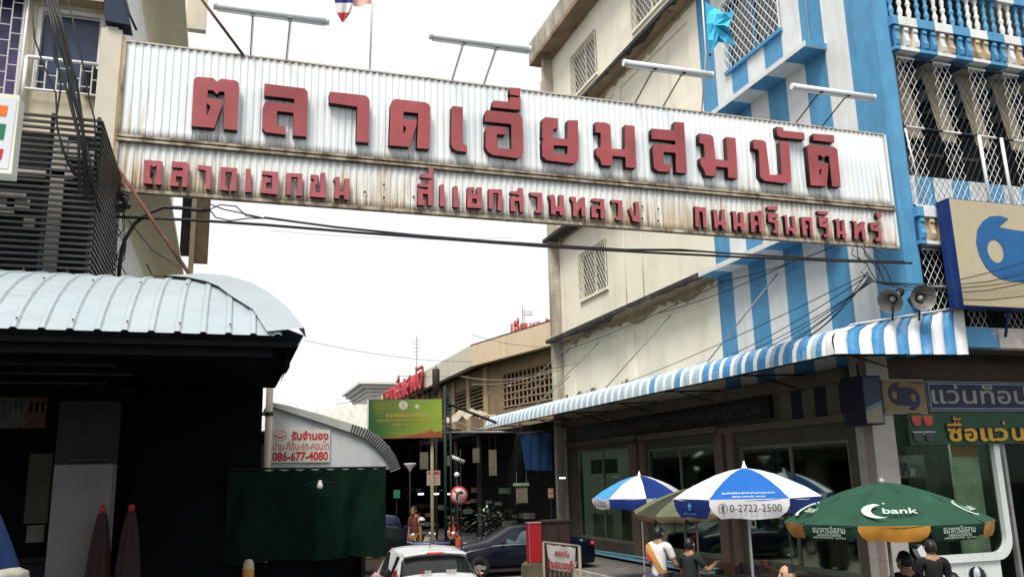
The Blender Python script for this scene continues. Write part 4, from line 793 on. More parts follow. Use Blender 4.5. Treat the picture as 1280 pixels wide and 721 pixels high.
# ================================================================== left building
M_lb = mk('left facade cream', (0.52, 0.46, 0.35), 0.85, var=0.1, streak=0.4, scol=(0.33, 0.29, 0.22))
lb = thing('apartment_building', 'pale building on the left with barred windows and a louvred balcony screen', 'building', (-4, 13.3, 0))
hl = [(-2.93, -2.0, 8.55, 9.93), (-3.75, -3.06, 8.4, 10.2), (-5.2, -4.1, 8.4, 10.2)]
m = MB(); wall(m, lambda u, z: Vector((u, 13.3, z)), [-9, -1.75], [0, 16], [h+(None,) for h in hl], None, .25, Vector((0, -1, 0))); m.build('front_wall', M_lb, lb)
m = MB(); m.face([(-1.75, 13.3, 0), (-1.75, 13.3, 16), (-1.75, 27, 16), (-1.75, 27, 0)]); m.box(-9, -1.76, 13.56, 27, 15.9, 16); m.box(-9, -1.76, 26.9, 27, 0, 15.9); m.build('lane_wall', mk('left wall white', (0.86, 0.86, 0.82), 0.8, var=0.05, streak=0.25, scol=(0.55, 0.52, 0.45)), lb)
M_cove = mk('cove beige', (0.72, 0.66, 0.48), 0.85, var=0.06)
for z, y1 in ((7.75, 24.2), (11.95, 21.3)):
    m = MB(); rows = []
    for k in range(9):
        a = math.pi/2*k/8; x = -1.749+.30*(1-math.cos(a)); zz = z-.55+.55*math.sin(a); rows.append([(x, 13.45, zz), (x, y1, zz)])
    rows.append([(-1.07, 13.45, z), (-1.07, y1, z)]); rows.append([(-1.07, 13.45, z+.12), (-1.07, y1, z+.12)]); rows.append([(-1.749, 13.45, z+.12), (-1.749, y1, z+.12)])
    m.grid(rows, 0, True); m.face([(-1.749, 13.45, z-.5)]+[(r[0][0], 13.45, r[0][2]) for r in rows[1:]]); m.build('coved_balcony', M_cove, lb)
M_lpane = mk('blue curtain glass', C(45, 58, 85), 0.25, var=0.25, scale=3, spec=0.5); M_lpur = mk('purple curtain glass', C(75, 62, 110), 0.3, var=0.45, scale=2, spec=0.5)
M_lw = mk('pipe white', (0.66, 0.66, 0.64), 0.5, var=0.08, spots=0.3, spcol=(0.4, 0.36, 0.3), spscale=5)
for i, (a, b, c, d) in enumerate(hl):
    m = MB()
    for q in ((a, a+.07, c, d), (b-.07, b, c, d), (a+.07, b-.07, d-.07, d), (a+.07, b-.07, c, c+.05)): m.box(q[0], q[1], 13.34, 13.42, q[2], q[3])
    fr = m.build('window_frame', M_lw, lb)
    m = MB(); m.box(a+.07, b-.07, 13.45, 13.46, c+.05, d-.07); m.build('pane', M_lpane if i == 0 else M_lpur, fr)
    m = MB(); zt = 9.02 if i == 0 else d; Yg = 13.2
    m.tube([(a-.05, Yg, zt), (b+.05, Yg, zt)], .028, 6); m.tube([(a-.05, Yg, c-.03), (b+.05, Yg, c-.03)], .02, 6); m.tube([(a-.05, Yg, c-.3), (a-.05, Yg, zt)], .026, 6); m.tube([(b+.03, Yg, c-.5), (b+.03, Yg, zt)], .02, 6)
    k = 0; x = a+.06
    while x < b:
        m.tube([(x, Yg, c-.03), (x, Yg, zt)], .010, 4); z = c+.09+(k % 2)*.12
        while z < zt-.05: m.tube([(x, Yg, z), (min(x+.155, b), Yg, z)], .009, 4); z += .25
        x += .155; k += 1
    m.build('window_grille', M_lw, lb)
m = MB(); m.box(-9, -2.0, 13.05, 13.295, 9.98, 10.35); m.build('window_lintel', mk('lintel tan', (0.45, 0.36, 0.24), 0.85, var=0.1), lb)
m = MB(); m.box(-1.99, -1.70, 12.98, 13.29, 4.5, 9.52); m.box(-1.93, -1.76, 12.99, 13.28, 9.52, 9.56); m.build('pillar', mk('pillar cream', (0.55, 0.51, 0.43), 0.8, var=0.08, streak=0.4, scol=(0.4, 0.34, 0.25)), lb)
m = MB(); m.box(-1.69, -1.655, 12.95, 13.0, 6.95, 9.4); m.build('rust_strip', mk('rust strip', (0.36, 0.25, 0.13), 0.85, var=0.4, scale=5), lb)
m = MB(); m.box(-2.2, -2.02, 13.2, 13.296, 8.55, 8.95); m.build('vent_window', M_dark, lb)
# louvre screen
M_slat = mk('louvre dark', (0.04, 0.041, 0.042), 0.5, 0.2, var=0.3); M_slatw = mk('louvre lining', (0.40, 0.38, 0.35), 0.8, var=0.3, spots=0.6, spcol=(0.1, 0.09, 0.08))
lv = MB(); z = 5.0
m = MB(); k = 0
while z < 7.2:
    m2 = [(-9, 10.8), (-1.55, 10.8)]
    lv.box(-9, -1.56, 10.80, 10.835, z, z+.028); lv.box(-1.585, -1.55, 10.836, 13.04, z, z+.028)
    z += .074; k += 1
lv.build('louvre_slats', M_slat, lb)
m = MB()
for x in (-1.62, -2.12, -2.62, -3.3, -4.2, -5.2): m.box(x, x+.04, 10.84, 10.88, 4.9, 7.22)
for y in (11.5, 12.3): m.box(-1.63, -1.59, y, y+.04, 4.9, 7.22)
m.build('louvre_post', M_slat, lb)
m = MB(); m.box(-9, -1.7, 11.35, 11.4, 4.9, 7.15, 2)
for i in range(9): x = -3.4+i*.2; zz = 5.9+random.random()*1.0; m.box(x, x+random.uniform(.1, .3), 11.30, 11.349, zz, zz+random.uniform(.05, .25), 1)
m.box(-3.6, -1.9, 11.28, 11.345, 6.55, 6.66, 1); m.box(-3.6, -2.4, 11.28, 11.345, 6.25, 6.34, 1); m.box(-2.15, -2.0, 11.28, 11.34, 5.2, 7.1, 1)
m.box(-9, -1.7, 10.9, 13.0, 4.8, 4.85, 0)
m.build('balcony_lining', [M_dark2, M_slatw, M_dark], lb)
t = thing('roof_awning', 'dark navy sheet awning folded at the top of the left pillar', 'awning', (-1.8, 13, 9.6))
m = MB(); A = [(-2.02, 10.4), (-1.80, 10.4), (-1.585, 9.58), (-1.94, 9.60)]; m.prism(A, lambda x, z: Vector((x, 12.9, z)), lambda x, z: Vector((x, 13.25, z))); m.build('sheet', mk('navy sheet', C(22, 42, 68), 0.7, var=0.15), t)
m = MB(); m.tube([(-1.80, 12.88, 10.4), (-1.62, 12.88, 9.75), (-1.5, 12.88, 9.5)], .02, 6); m.build('edge_strip', M_black, t)
# convenience lightbox
t = thing('light_box', 'white lightbox sign with orange, green and red stripes at the far left edge', 'sign', (-2.9, 10, 6.1))
m = MB(); m.box(-3.6, -2.262, 9.9, 10.15, 6.10, 7.0); m.build('case', mk('box frame cream', (0.7, 0.69, 0.6), 0.5, var=0.06), t)
m = MB()
m.face([(-3.5, 9.895, 6.15), (-2.30, 9.895, 6.15), (-2.28, 9.895, 6.95), (-3.5, 9.895, 6.95)], 0)
for z0, z1, k in ((6.74, 6.86, 1), (6.47, 6.65, 2), (6.245, 6.365, 3)): m.face([(-3.5, 9.89, z0), (-2.37, 9.89, z0), (-2.36, 9.89, z1), (-3.5, 9.89, z1)], k)
m.build('face_panel', [mk('acrylic white', (0.62, 0.65, 0.68), 0.3, var=0.04), mk('acrylic orange', (0.75, 0.16, 0.02), 0.3, var=0.05), mk('acrylic green', (0.02, 0.17, 0.08), 0.3, var=0.05), mk('acrylic red', (0.55, 0.02, 0.03), 0.3, var=0.05)], t)
m = MB(); m.tube([(-2.9, 10.0, 7.0), (-2.9, 10.75, 7.15)], .03, 6); m.build('bracket', M_black, t)
# hanging boards further along the lane on the left
t = thing('hanging_board', 'beige board sign projecting over the lane beside the upper balcony', 'sign', (-.6, 25, 12.5))
q0, q1 = aY(234, 0, 25), aY(257, 38, 25); m = MB(); m.box(q0.x, q1.x, 25, 25.25, q1.z, q1.z+6); m.build('board', mk('board beige', (0.46, 0.42, 0.33), 0.8, var=0.08), t)
m = MB(); m.box(-1.75, q0.x, 25.05, 25.2, q1.z+1.0, q1.z+1.1); m.build('arm', M_steel, t)
t = thing('hanging_board', 'brown weathered board sign hanging beneath the left end of the market sign', 'sign', (-.6, 25, 8))
q0, q1 = aY(245, 250, 25), aY(259, 325, 25); m = MB(); m.box(q0.x, q1.x, 25.3, 25.5, q1.z, q0.z+1.5); m.build('board', mk('board brown', (0.19, 0.14, 0.085), 0.85, var=0.3, streak=0.6, scol=(0.08, 0.06, 0.04)), t)
q2 = aY(234, 352, 25); m = MB(); m.box(q2.x, q0.x+.02, 25.0, 25.29, q2.z-3, q0.z+1.5); m.build('post', mk('post beige', (0.42, 0.34, 0.22), 0.85, var=0.2, streak=0.5, scol=(0.2, 0.15, 0.1)), t)
q3 = aY(225, 300, 25); m = MB(); m.box(q3.x, q2.x-.01, 25.1, 25.3, q2.z+.8, q0.z+1.5); m.box(-1.75, q3.x, 25.1, 25.2, q0.z+.8, q0.z+.9); m.build('side_panel', M_dark2, t)
# ================================================================== left canopy
cn = thing('metal_canopy', 'white ribbed sheet-metal canopy roof over the dark shop on the left', 'canopy', (-3, 9.5, 4.1))
pf = [(8.0, 4.12), (8.08, 4.20), (8.25, 4.34), (8.55, 4.53), (8.95, 4.73), (9.5, 4.93), (10.2, 5.10), (11.2, 5.27)]
def zprof(y):
    for (a, b), (c, d) in zip(pf, pf[1:]):
        if y <= c: return b+(d-b)*(y-a)/(c-a)
    return pf[-1][1]
def yhip(x): return 8.0+(0.52-x)/1.55*3.1
M_can = mk('canopy white', (0.31, 0.365, 0.40), 0.45, var=0.05, streak=0.35, scol=(0.25, 0.26, 0.25), sxyz=(1.5, 4, 4), spots=0.3, spcol=(0.40, 0.41, 0.40))
m = MB(); cols = []; x = -7.0; pit = .2135
while x < .50:
    for dx, d in ((0, 0), (.145, 0), (.160, .02), (.195, .02)):
        xx = x+dx
        if xx > .50: break
        ym = min(11.2, yhip(xx)); col = []
        for k in range(41):
            yy = 8.0+3.2*k/40; yy = min(yy, ym); col.append((xx, yy-d*.35, zprof(yy)+d*.8-(.005 if k % 2 and d == 0 else 0)))
        cols.append(col)
    x += pit
m.grid(cols, 0, False); m.build('roof_sheet', M_can, cn)
m = MB(); x = -4.0+.178
while x < .45:
    for yy in (8.07, 9.0, 10.2):
        if yy < yhip(x)-.1: m.ell((x, yy-.02, zprof(yy)+.03), (.011, .011, .009), 6, 4)
    x += .2135*2
o = m.build('roof_screws', M_rustpipe, cn); o['kind'] = 'stuff'
A = []; B = []; D = []; m = MB()
for k in range(11):
    f = k/10; ya = 8.0+3.15*f; xa = .34-1.50*f+.03*math.sin(k*2.1); xb = .67-1.45*f; za = zprof(ya)+.035; zb = zprof(ya)+.05
    A.append((xa, ya-.02, za)); B.append((xb, ya+.0, zb+.03)); D.append((xb+.03, ya+.10, zb-.05))
m.grid([A, B, D], 0, False); m.build('hip_cap', mk('cap white', (0.29, 0.335, 0.365), 0.45, var=0.05), cn)
m = MB(); m.face([(0.67, 8.0, 4.13), (0.67, 11.6, 4.2), (-.78, 11.2, 5.28)]); m.face([(-7, 11.2, 5.27), (-.78, 11.2, 5.28), (0.67, 11.6, 4.2), (-7, 11.6, 4.3)]); m.build('rear_sheet', M_can, cn)
M_undshade = mk('underside and shade black', (0.004, 0.0045, 0.0055), 0.9, spec=0.03)  # near black; also stands in for deep shade on walls and interiors
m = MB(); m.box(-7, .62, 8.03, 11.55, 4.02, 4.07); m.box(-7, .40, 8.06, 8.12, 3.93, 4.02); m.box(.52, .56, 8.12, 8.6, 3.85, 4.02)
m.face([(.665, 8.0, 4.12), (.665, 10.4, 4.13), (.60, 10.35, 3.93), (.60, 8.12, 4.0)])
m.build('underside', M_undshade, cn)
m = MB(); m.box(-7, -1.0, 9.0, 9.03, 3.95, 3.97); m.box(-7, -.9, 9.6, 9.63, 3.93, 3.95); m.box(-7, -1.2, 10.2, 10.23, 3.9, 3.92); m.build('fascia_line', mk('fascia brown', (0.035, 0.03, 0.025), 0.8), cn)
# dark shop under it
ls = thing('open_shop', 'very dark open shopfront beneath the white canopy with a pale column', 'shop', (-2.5, 11, 0))
m = MB(); m.box(-8, -1.0, 12.6, 12.7, .13, 5.1); m.box(-1.0, .47, 11.5, 11.6, .13, 5.0); m.box(-1.06, -1.0, 11.6, 12.6, .13, 4.0); m.build('inner_wall', M_undshade, ls)
M_col = mk('column grey', (0.12, 0.112, 0.112), 0.8, var=0.25, scale=1, spots=0.5, spcol=(0.09, 0.085, 0.09))
m = MB(); m.box(-1.62, -1.07, 10, 10.4, .13, 3.05); m.box(-1.62, -1.07, 10, 10.4, 3.05, 3.7, 1); m.build('column', [M_col, mk('column brown', (0.015, 0.011, 0.009), 0.9, var=0.3)], ls)
m = MB(); m.box(-1.50, -1.10, 9.96, 9.995, 3.08, 3.11); m.build('column_ledge', M_dark2, ls)
m = MB(); m.box(-2.02, -1.80, 10.9, 11.0, 2.45, 3.2); m.build('shelf_panel', mk('panel olive', (0.03, 0.031, 0.017), 0.8, var=0.2), ls)
m = MB(); m.box(-1.98, -1.82, 10.9, 11.0, 2.25, 2.43); m.build('carton', mk('carton grey', (0.07, 0.07, 0.065), 0.8, var=0.4), ls)
m = MB(); m.box(-2.5, -1.95, 11.2, 11.22, 3.5, 3.85, 0); m.box(-2.15, -1.95, 11.18, 11.198, 3.5, 3.85, 1)
for k in range(9): m.box(-2.48+k*.06, -2.45+k*.06, 11.18, 11.198, 3.68, 3.80, 0)
m.build('poster', [mk('poster grey', (0.05, 0.05, 0.04), 0.7, var=0.6, scale=9), mk('poster red', (0.07, 0.02, 0.018), 0.7, var=0.5, scale=9)], ls)
m = MB(); m.box(-2.6, -1.65, 11.6, 12.3, .13, 2.0); m.box(-2.6, -1.65, 11.5, 11.6, 2.0, 2.05); m.build('counter', M_dark, ls)
for k, (px, lab) in enumerate(((128, 'folded dark red market umbrella leaning on the pale column'), (164, 'folded dark red market umbrella standing free right of the pale column'))):
    q = aY(px, 640, 9.8); t = thing('folded_umbrella', lab, 'umbrella', (q.x, 9.8, .13), 0, 'folded red umbrellas in the dark shop')
    m = MB(); rows = []
    for i, (r, z) in enumerate(((.035, 2.56), (.055, 2.45), (.075, 2.3), (.10, 2.0), (.13, 1.6), (.14, 1.25), (.12, 1.1))):
        rows.append([(q.x+r*(1+.22*math.cos(7*a*2*math.pi/28))*math.cos(a*2*math.pi/28), 9.8+r*(1+.22*math.cos(7*a*2*math.pi/28))*math.sin(a*2*math.pi/28), z) for a in range(28)])
    m.grid(rows, 0, True, True); m.build('canopy', mk('canvas dark red', (0.02, 0.006, 0.005), 0.85, var=0.4), t)
    m = MB(); m.ell((q.x, 9.8, 2.6), (.035, .035, .045), 10, 6); m.build('cap', mk('cap red', (0.22, 0.01, 0.01), 0.6), t)
    m = MB(); m.tube([(q.x, 9.8, .13), (q.x, 9.8, 2.55)], .02, 6); m.build('pole', M_steel, t)
q = aY(-32, 640, 7.5); t = thing('market_umbrella', 'blue umbrella with a dirty white hem cut off by the left edge', 'umbrella', (q.x, 7.5, .13), 0)
m = MB(); n_ = 24
rows = [[(q.x+r*math.cos(a*2*math.pi/n_)*(1+(.12*math.cos(8*a*2*math.pi/n_) if r > .1 else 0)), 7.5+r*math.sin(a*2*math.pi/n_), z) for a in range(n_)] for r, z in ((.02, 2.85), (.06, 2.8), (.16, 2.62), (.24, 2.42), (.30, 2.25))]
m.grid(rows, 0, True, True); m.build('canopy', mk('canvas blue', C(18, 48, 92), 0.8, var=0.25), t)
rows = [[(q.x+r*math.cos(a*2*math.pi/n_)*(1+.10*math.cos(8*a*2*math.pi/n_)), 7.5+r*math.sin(a*2*math.pi/n_), z) for a in range(n_)] for r, z in ((.30, 2.25), (.36, 2.22), (.37, 2.17), (.33, 2.12), (.28, 1.95), (.25, 1.5))]
m = MB(); m.grid(rows, 0, True, True); m.build('hem', mk('hem dirty white', (0.40, 0.38, 0.33), 0.8, var=0.3, spots=0.6, spcol=(0.12, 0.10, 0.08), spscale=6), t)
m = MB(); m.tube([(q.x, 7.5, .13), (q.x, 7.5, 2.9)], .022, 6); m.build('pole', M_steel, t)
# ================================================================== kiosk with phone banner
ks = thing('lane_kiosk', 'white-sided kiosk with a curved ribbed roof edge at the lane mouth', 'kiosk', (1.4, 12.3, 0))
Yk = 12.2
top_ = [aY(x, y, Yk) for x, y in ((335, 505), (360, 510), (400, 521), (440, 533), (458, 539), (472, 548), (484, 560), (492, 573), (497, 586))]
m = MB(); poly = [(v.x, v.z) for v in top_]+[(top_[-1].x, 1.0) if False else (top_[-1].x, 2.98), (top_[0].x, 2.98)]
m.prism(poly[:-2]+[(top_[-1].x, 2.97), (top_[0].x, 2.97)], lambda x, z: Vector((x, Yk, z)), lambda x, z: Vector((x, Yk+.06, z)))
m.build('side_panel', mk('kiosk white', (0.40, 0.43, 0.44), 0.7, var=0.1, scale=1.2, streak=0.7, scol=(0.24, 0.19, 0.15), sxyz=(3, 3, 0.6), spots=0.4, spcol=(0.30, 0.26, 0.22)), ks)
m = MB(); inner = []
dn = []
for i, v in enumerate(top_):
    a = top_[max(i-1, 0)]; b = top_[min(i+1, len(top_)-1)]; d = (b-a).normalized(); dn.append(Vector((-d.z, 0, d.x)))
ths = [.02, .05, .07, .085, .10, .11, .11, .11, .11]
A = [v+nrm*.03 for v, nrm in zip(top_, dn)]; B = [v-nrm*th for v, nrm, th in zip(top_, dn, ths)]
m.grid([[p+Vector((0, 2.4, 0)) for p in A], [p+Vector((0, -.06, 0)) for p in A], [p+Vector((0, -.06, 0)) for p in B], [p+Vector((0, -.005, 0)) for p in B]], 0, False)
m.build('roof_edge', mk('roof edge grey', (0.32, 0.33, 0.32), 0.6, 0.1, var=0.15, streak=0.5, scol=(0.2, 0.15, 0.11)), ks)
m = MB()
for i in range(3, 8):
    for f in (0, .2, .4, .6, .8):
        a = A[i].lerp(A[i+1], f); b = B[i].lerp(B[i+1], f); m.tube([a+Vector((0, -.067, 0)), b+Vector((0, -.067, 0))], .008, 4)
m.build('roof_rib', M_dark2, ks)
m = MB(); m.box(.60, 2.28, 14.5, 14.6, .13, 3.3); m.box(.58, .63, 12.3, 14.5, .13, 3.4); m.build('kiosk_wall', M_undshade, ks)
m = MB(); m.box(2.20, 2.25, 14.4, 14.45, 0, 2.97); m.build('kiosk_post', M_dark2, ks)
bn = thing('phone_banner', 'small white banner with a red smiley and 086-677-4080 on the kiosk side', 'banner', (1.0, Yk, 3.1))
q0, q1 = aY(340, 537, Yk-.03), aY(412, 577, Yk-.03); bx0, bx1, bz1, bz0 = q0.x, q1.x, q0.z-.0, q1.z
m = MB(); m.box(bx0, bx1, Yk-.03, Yk-.004, bz0, bz1); m.build('sheet', mk('banner white', (0.46, 0.44, 0.40), 0.7, var=0.05), bn)
M_rd = mk('lettering red', (0.36, 0.015, 0.02), 0.7, var=0.08); bw = bx1-bx0; bh = bz1-bz0
def bt(s, u0, u1, v0, v1, bold=.02): text(s, bw*(u1-u0), bh*(v1-v0), (bx0+bw*(u0+u1)/2, Yk-.034, bz1-bh*(v0+v1)/2), (1, 0, 0), (0, 0, 1), M_rd, bn, bold=bold)
bt('รับจำนอง', .33, .97, .04, .32, .035); bt('บ้าน-ที่ดิน-รถ-คอนโด', .03, .98, .34, .62, .0); bt('086-677-4080', .02, .97, .67, .95, .03)
m = MB(); cx, cz = bx0+bw*.14, bz1-bh*.17; el = lambda rx, rz, k: (cx+rx*math.cos(2*math.pi*k/20), cz+rz*math.sin(2*math.pi*k/20))
ring(m, [el(bw*.115, bh*.16, k) for k in range(20)], [el(bw*.108, bh*.15, k) for k in range(20)], lambda x, z: Vector((x, Yk-.035, z)), lambda x, z: Vector((x, Yk-.031, z)))
for s in (-1, 1): m.ell((cx+s*bw*.022, Yk-.034, cz+bh*.06), (bw*.009, .004, bh*.03), 8, 6)
m.tube([(cx-bw*.075, Yk-.034, cz+bh*.01), (cx-bw*.04, Yk-.034, cz-bh*.05), (cx, Yk-.034, cz-bh*.065), (cx+bw*.04, Yk-.034, cz-bh*.05), (cx+bw*.075, Yk-.034, cz+bh*.01)], .007, 5); m.build('smiley_mark', M_rd, bn)
tp = thing('green_tarpaulin', 'dark green tarpaulin hung across the kiosk front', 'tarpaulin', (1.2, 12.0, 1.8))
m = MB(); rows = []
for k in range(12):
    f = k/11; rows.append([(.085+1.96*i/40, 11.42+.06*math.sin(i*.37+f*1.9+math.sin(i*.21)*2)*(.3+f)+.014*math.sin(i*1.3+k*.9+math.sin(i*.5)*2)+random.uniform(-.006, .006)-.10*math.exp(-((i-23)/2.0)**2)*(f > .2), 2.985-.02*math.sin(i*.8)**2-(1.10+.012*math.sin(i*.35)-.10*max(0, (i-28)/12)*0)*f) for i in range(41)])
m.grid(rows); m.build('sheet', mk('tarp green', C(4, 27, 20), 0.8, var=0.3, scale=1.5, spots=0.7, spcol=C(3, 13, 11), spscale=1.1, spec=0.08), tp)
m = MB(); m.tube([(.08, 11.44, 3.0), (2.06, 11.44, 2.985)], .016, 6); m.build('rail', M_black, tp)
m = MB(); m.box(.45, 1.52, 11.62, 11.66, .13, 1.85); m.build('stall_back', M_undshade, tp)
q = aY(400, 606, 11.25); t = thing('bulb_lamp', 'small white bulb lamp hanging in front of the green tarpaulin', 'lamp', (q.x, 11.25, q.z))
m = MB(); m.lathe([(0, -.05), (.03, -.04), (.038, -.01), (.03, .02), (.018, .04), (.018, .06), (0, .06)], q, 10); m.build('bulb', M_white, t)
m = MB(); m.tube([q+Vector((-.18, .1, .0)), q+Vector((0, 0, .055)), q+Vector((.2, .1, .02))], .006, 4); m.build('cord', M_black, t)
q = aY(338, 465, 12.05); t = thing('pipe_post', 'beige drain pipe standing at the corner of the kiosk', 'pipe', (.6, 12.05, 0))
m = MB(); m.tube([(q.x, 12.05, 0), (q.x, 12.05, q.z-.02)], .048, 10); m.build('pipe', mk('pipe beige', (0.42, 0.36, 0.27), 0.7, var=0.2, streak=0.4), t)
m = MB()
for z in (1.4, 2.9, 3.7): m.tube([(q.x, 12.05, z), (q.x, 12.05, z+.05)], .056, 10)
m.build('pipe_clamp', M_dark2, t)
q = aY(311, 698, 11.0); t = thing('bollard', 'short round-topped beige bollard under the tarpaulin', 'bollard', (q.x, 11.0, 0))
m = MB(); m.lathe([(.075, 0), (.065, q.z-.1), (.06, q.z-.05), (.04, q.z-.01), (0, q.z)], (q.x, 11.0, 0), 12); m.build('post', mk('bollard beige', (0.36, 0.30, 0.2), 0.7, var=0.2, spots=0.5), t)
m = MB(); m.lathe([(.0665, q.z-.22), (.0675, q.z-.20), (.0665, q.z-.12), (.065, q.z-.115)], (q.x, 11, 0), 12); m.build('band', mk('band amber', (0.4, 0.2, 0.02), 0.6), t)

# row of shophouses on the left of the lane, beyond the corner building
lr = thing('shophouse_row', 'row of dim shophouses lining the left of the lane beyond the coved balconies', 'building', (-4, 45, 0))
rw = [(28.5+k*4, 31.2+k*4, .2, 3.3) for k in range(9)]+[(29+k*4, 30.8+k*4, 5.2, 7.2) for k in range(9)]+[(29+k*4, 30.8+k*4, 8.9, 10.6) for k in range(9)]
m = MB(); wall(m, lambda u, z: Vector((-2.2, u, z)), [27.2, 66], [0, 4.0, 12], [h+(None,) for h in rw], None, .25, Vector((1, 0, 0))); m.box(-9, -2.21, 27.2, 66, 11.9, 12); m.build('wall', mk('row plaster', (0.14, 0.13, 0.10), 0.9, var=0.2, scale=.6, streak=.5), lr)
m = MB(); m.box(-2.7, -2.6, 27.2, 66, 0, 11.8); m.build('inner_wall', M_undshade, lr)
m = MB(); m.box(-2.19, -.9, 27.4, 66, 3.75, 3.85); m.build('canopy', M_dark2, lr)
for a_, b_, c_2, d_2 in rw[9:]: m = MB(); m.box(-2.4, -2.38, a_, b_, c_2, d_2); m.build('window', M_lpane, lr)
# ================================================================== buildings further along the lane
M_tb = mk('tan render', (0.64, 0.52, 0.36), 0.85, var=0.07, scale=0.5, streak=0.35, scol=(0.33, 0.26, 0.18), sxyz=(1.5, 1.5, 0.2))
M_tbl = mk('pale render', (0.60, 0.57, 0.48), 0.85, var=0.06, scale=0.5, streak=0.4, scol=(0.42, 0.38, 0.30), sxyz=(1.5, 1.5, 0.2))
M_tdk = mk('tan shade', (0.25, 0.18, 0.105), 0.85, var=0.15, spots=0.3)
tb = thing('market_hall', 'tan market hall with a deep parapet, slatted vents and a breeze-block wall beyond the shophouse', 'building', (12.5, 43, 0))
B0, B1, B2 = Vector((12.1, 70, 0)), Vector((12.1, 43.0, 0)), Vector((13.85, 34.6, 0))
def wallseg(mb, a, b, z0, z1, th, mi=0, zb1=None):
    d = (b-a).normalized(); nr = Vector((-d.y, d.x, 0)); zz0 = z0 if zb1 is None else zb1
    Q = [a, b, b+nr*th, a+nr*th]
    lo = [Vector((p.x, p.y, z0 if i in (0, 3) else zz0)) for i, p in enumerate(Q)]; hi = [Vector((p.x, p.y, z1)) for p in Q]
    mb.face(lo, mi); mb.face(hi, mi)
    for k in range(4): mb.face([lo[k], lo[(k+1) % 4], hi[(k+1) % 4], hi[k]], mi)
m = MB(); wallseg(m, B0, B1+Vector((0, .001, 0)), 8.55, 9.65, .35, 0); m.build('parapet', M_tbl, tb)
m = MB(); wallseg(m, B1, B2, 8.55, 9.62, .35); m.build('parapet', M_tb, tb)
m = MB(); wallseg(m, B1+Vector((0, -.05, 0)), B2+Vector((0, -.05, 0)), 9.623, 9.68, .45); m.build('parapet_cap', mk('cap brown', (0.10, 0.05, 0.035), 0.8, var=0.3), tb)
m = MB(); m.face([(12.3, 70, 8.56), (12.3, 43.3, 8.56), (14.1, 34.9, 8.56), (17, 34.9, 8.56), (17, 70, 8.56)]); m.build('roof_slab', M_dark2, tb)
vl = [(43.6+k*3.3, 46.3+k*3.3, 6.15, 7.75) for k in range(6)]
m = MB(); wall(m, lambda u, z: Vector((12.95, u, z)), [42.6, 70], [0, 5.2, 8.56], [v+(None,) for v in vl], lambda u, z: 1 if z < 5.2 else 0, .2, Vector((-1, 0, 0))); m.build('lane_wall', [M_tdk, M_undshade], tb)  # lower wall near black: shade below the awnings put into its colour
m = MB()
for a, b, c, d in vl: m.box(13.2, 13.24, a, b, c, d)
m.build('vent_back', M_dark, tb)
for a, b, c, d in vl:
    m = MB(); z = c+.05
    while z < d: m.box(12.93, 13.05, a, b, z, z+.07); z += .20
    m.build('vent_slats', M_tdk, tb)
for k in range(6): MB().box(12.86, 12.949, 42.75+k*3.3, 43.35+k*3.3, 5.2, 8.55).build('column', mk('column tan', (0.42, 0.32, 0.19), 0.85, var=0.12, spots=0.3), tb)
C1, C2 = Vector((12.95, 42.55, 0)), Vector((14.35, 35.0, 0)); dC = (C2-C1); LC = dC.length; dC.normalize(); nC = Vector((dC.y, -dC.x, 0))
Pc = lambda u, z: C1+dC*u+Vector((0, 0, z))
m = MB(); wall(m, Pc, [0, LC], [0, 5.2, 8.56], [(1.6, 6.4, 6.25, 7.9, None)], lambda u, z: 1 if z < 5.2 else 0, .2, nC); m.build('corner_wall', [M_tdk, M_undshade], tb)
m = MB(); wallseg(m, Pc(1.4, 0)-nC*.5, Pc(6.6, 0)-nC*.5, 6, 8.2, .05); m.build('vent_back', M_dark, tb)
m = MB()
for i in range(13): u = 1.6+i*.4; p = Pc(u, 0); m.bar(p+Vector((0, 0, 6.25)), p+Vector((0, 0, 7.9)), .075)
for i in range(6): z = 6.25+i*.33; m.bar(Pc(1.6, z), Pc(6.4, z), .075)
m.build('breeze_block_grid', M_tdk, tb)
m = MB(); m.box(17, 17.2, 34.9, 70, 0, 8.5); m.build('far_side_wall', M_tb, tb)
M_sred = mk('sign red', (0.40, 0.03, 0.045), 0.6, var=0.12)
t = thing('rooftop_sign', 'red three-dimensional Thai letters along the market hall parapet above the green billboard', 'sign', (12, 60, 8.7))
text('ตลาดเอี่ยมสมบัติ', 14.0, 1.75, (11.9, 60.3, 9.35), (0, -1, 0), (0, 0, 1), M_sred, t, 'letters', depth=.12, bold=.005)
text('สี่แยกสวนหลวง', 8.5, .6, (11.9, 62.5, 8.1), (0, -1, 0), (0, 0, 1), M_sred, t, 'letters', depth=.15, bold=.02)
m = MB()
for y in range(54, 68, 2): m.box(11.98, 12.09, y, y+.08, 7.6, 9.9)
m.box(11.98, 12.09, 53.5, 67.5, 8.5, 8.58); m.build('sign_frame', M_rustpipe, t)
t = thing('rooftop_sign', 'small red Thai letters standing on the roof behind the tan parapet', 'sign', (20, 56, 12.5))
q0, q1 = aD(641, 415, 60), aD(693, 410, 60); xd = (Vector((q1.x-q0.x, q1.y-q0.y, 0))).normalized()
text('เอี่ยมสมบัติ', 3.1, 1.25, (q0+q1)/2+Vector((0, 0, .25)), xd, (0, 0, 1), mk('far red', (0.5, 0.10, 0.09), 0.7), t, 'letters', depth=.15, bold=.06)
m = MB()
for k in range(4): p = q0.lerp(q1, k/3); m.box(p.x-.05, p.x+.05, p.y+.2, p.y+.3, 8.6, p.z+.6)
m.tube([q0.lerp(q1, .28)+Vector((0, .3, -4)), q0.lerp(q1, .28)+Vector((0, .3, 1.8))], .025, 5)
m.build('sign_frame', M_rustpipe, t)
q = aD(655, 389, 60); t = thing('flag', 'tiny pale striped flag above the rooftop letters', 'flag', q)
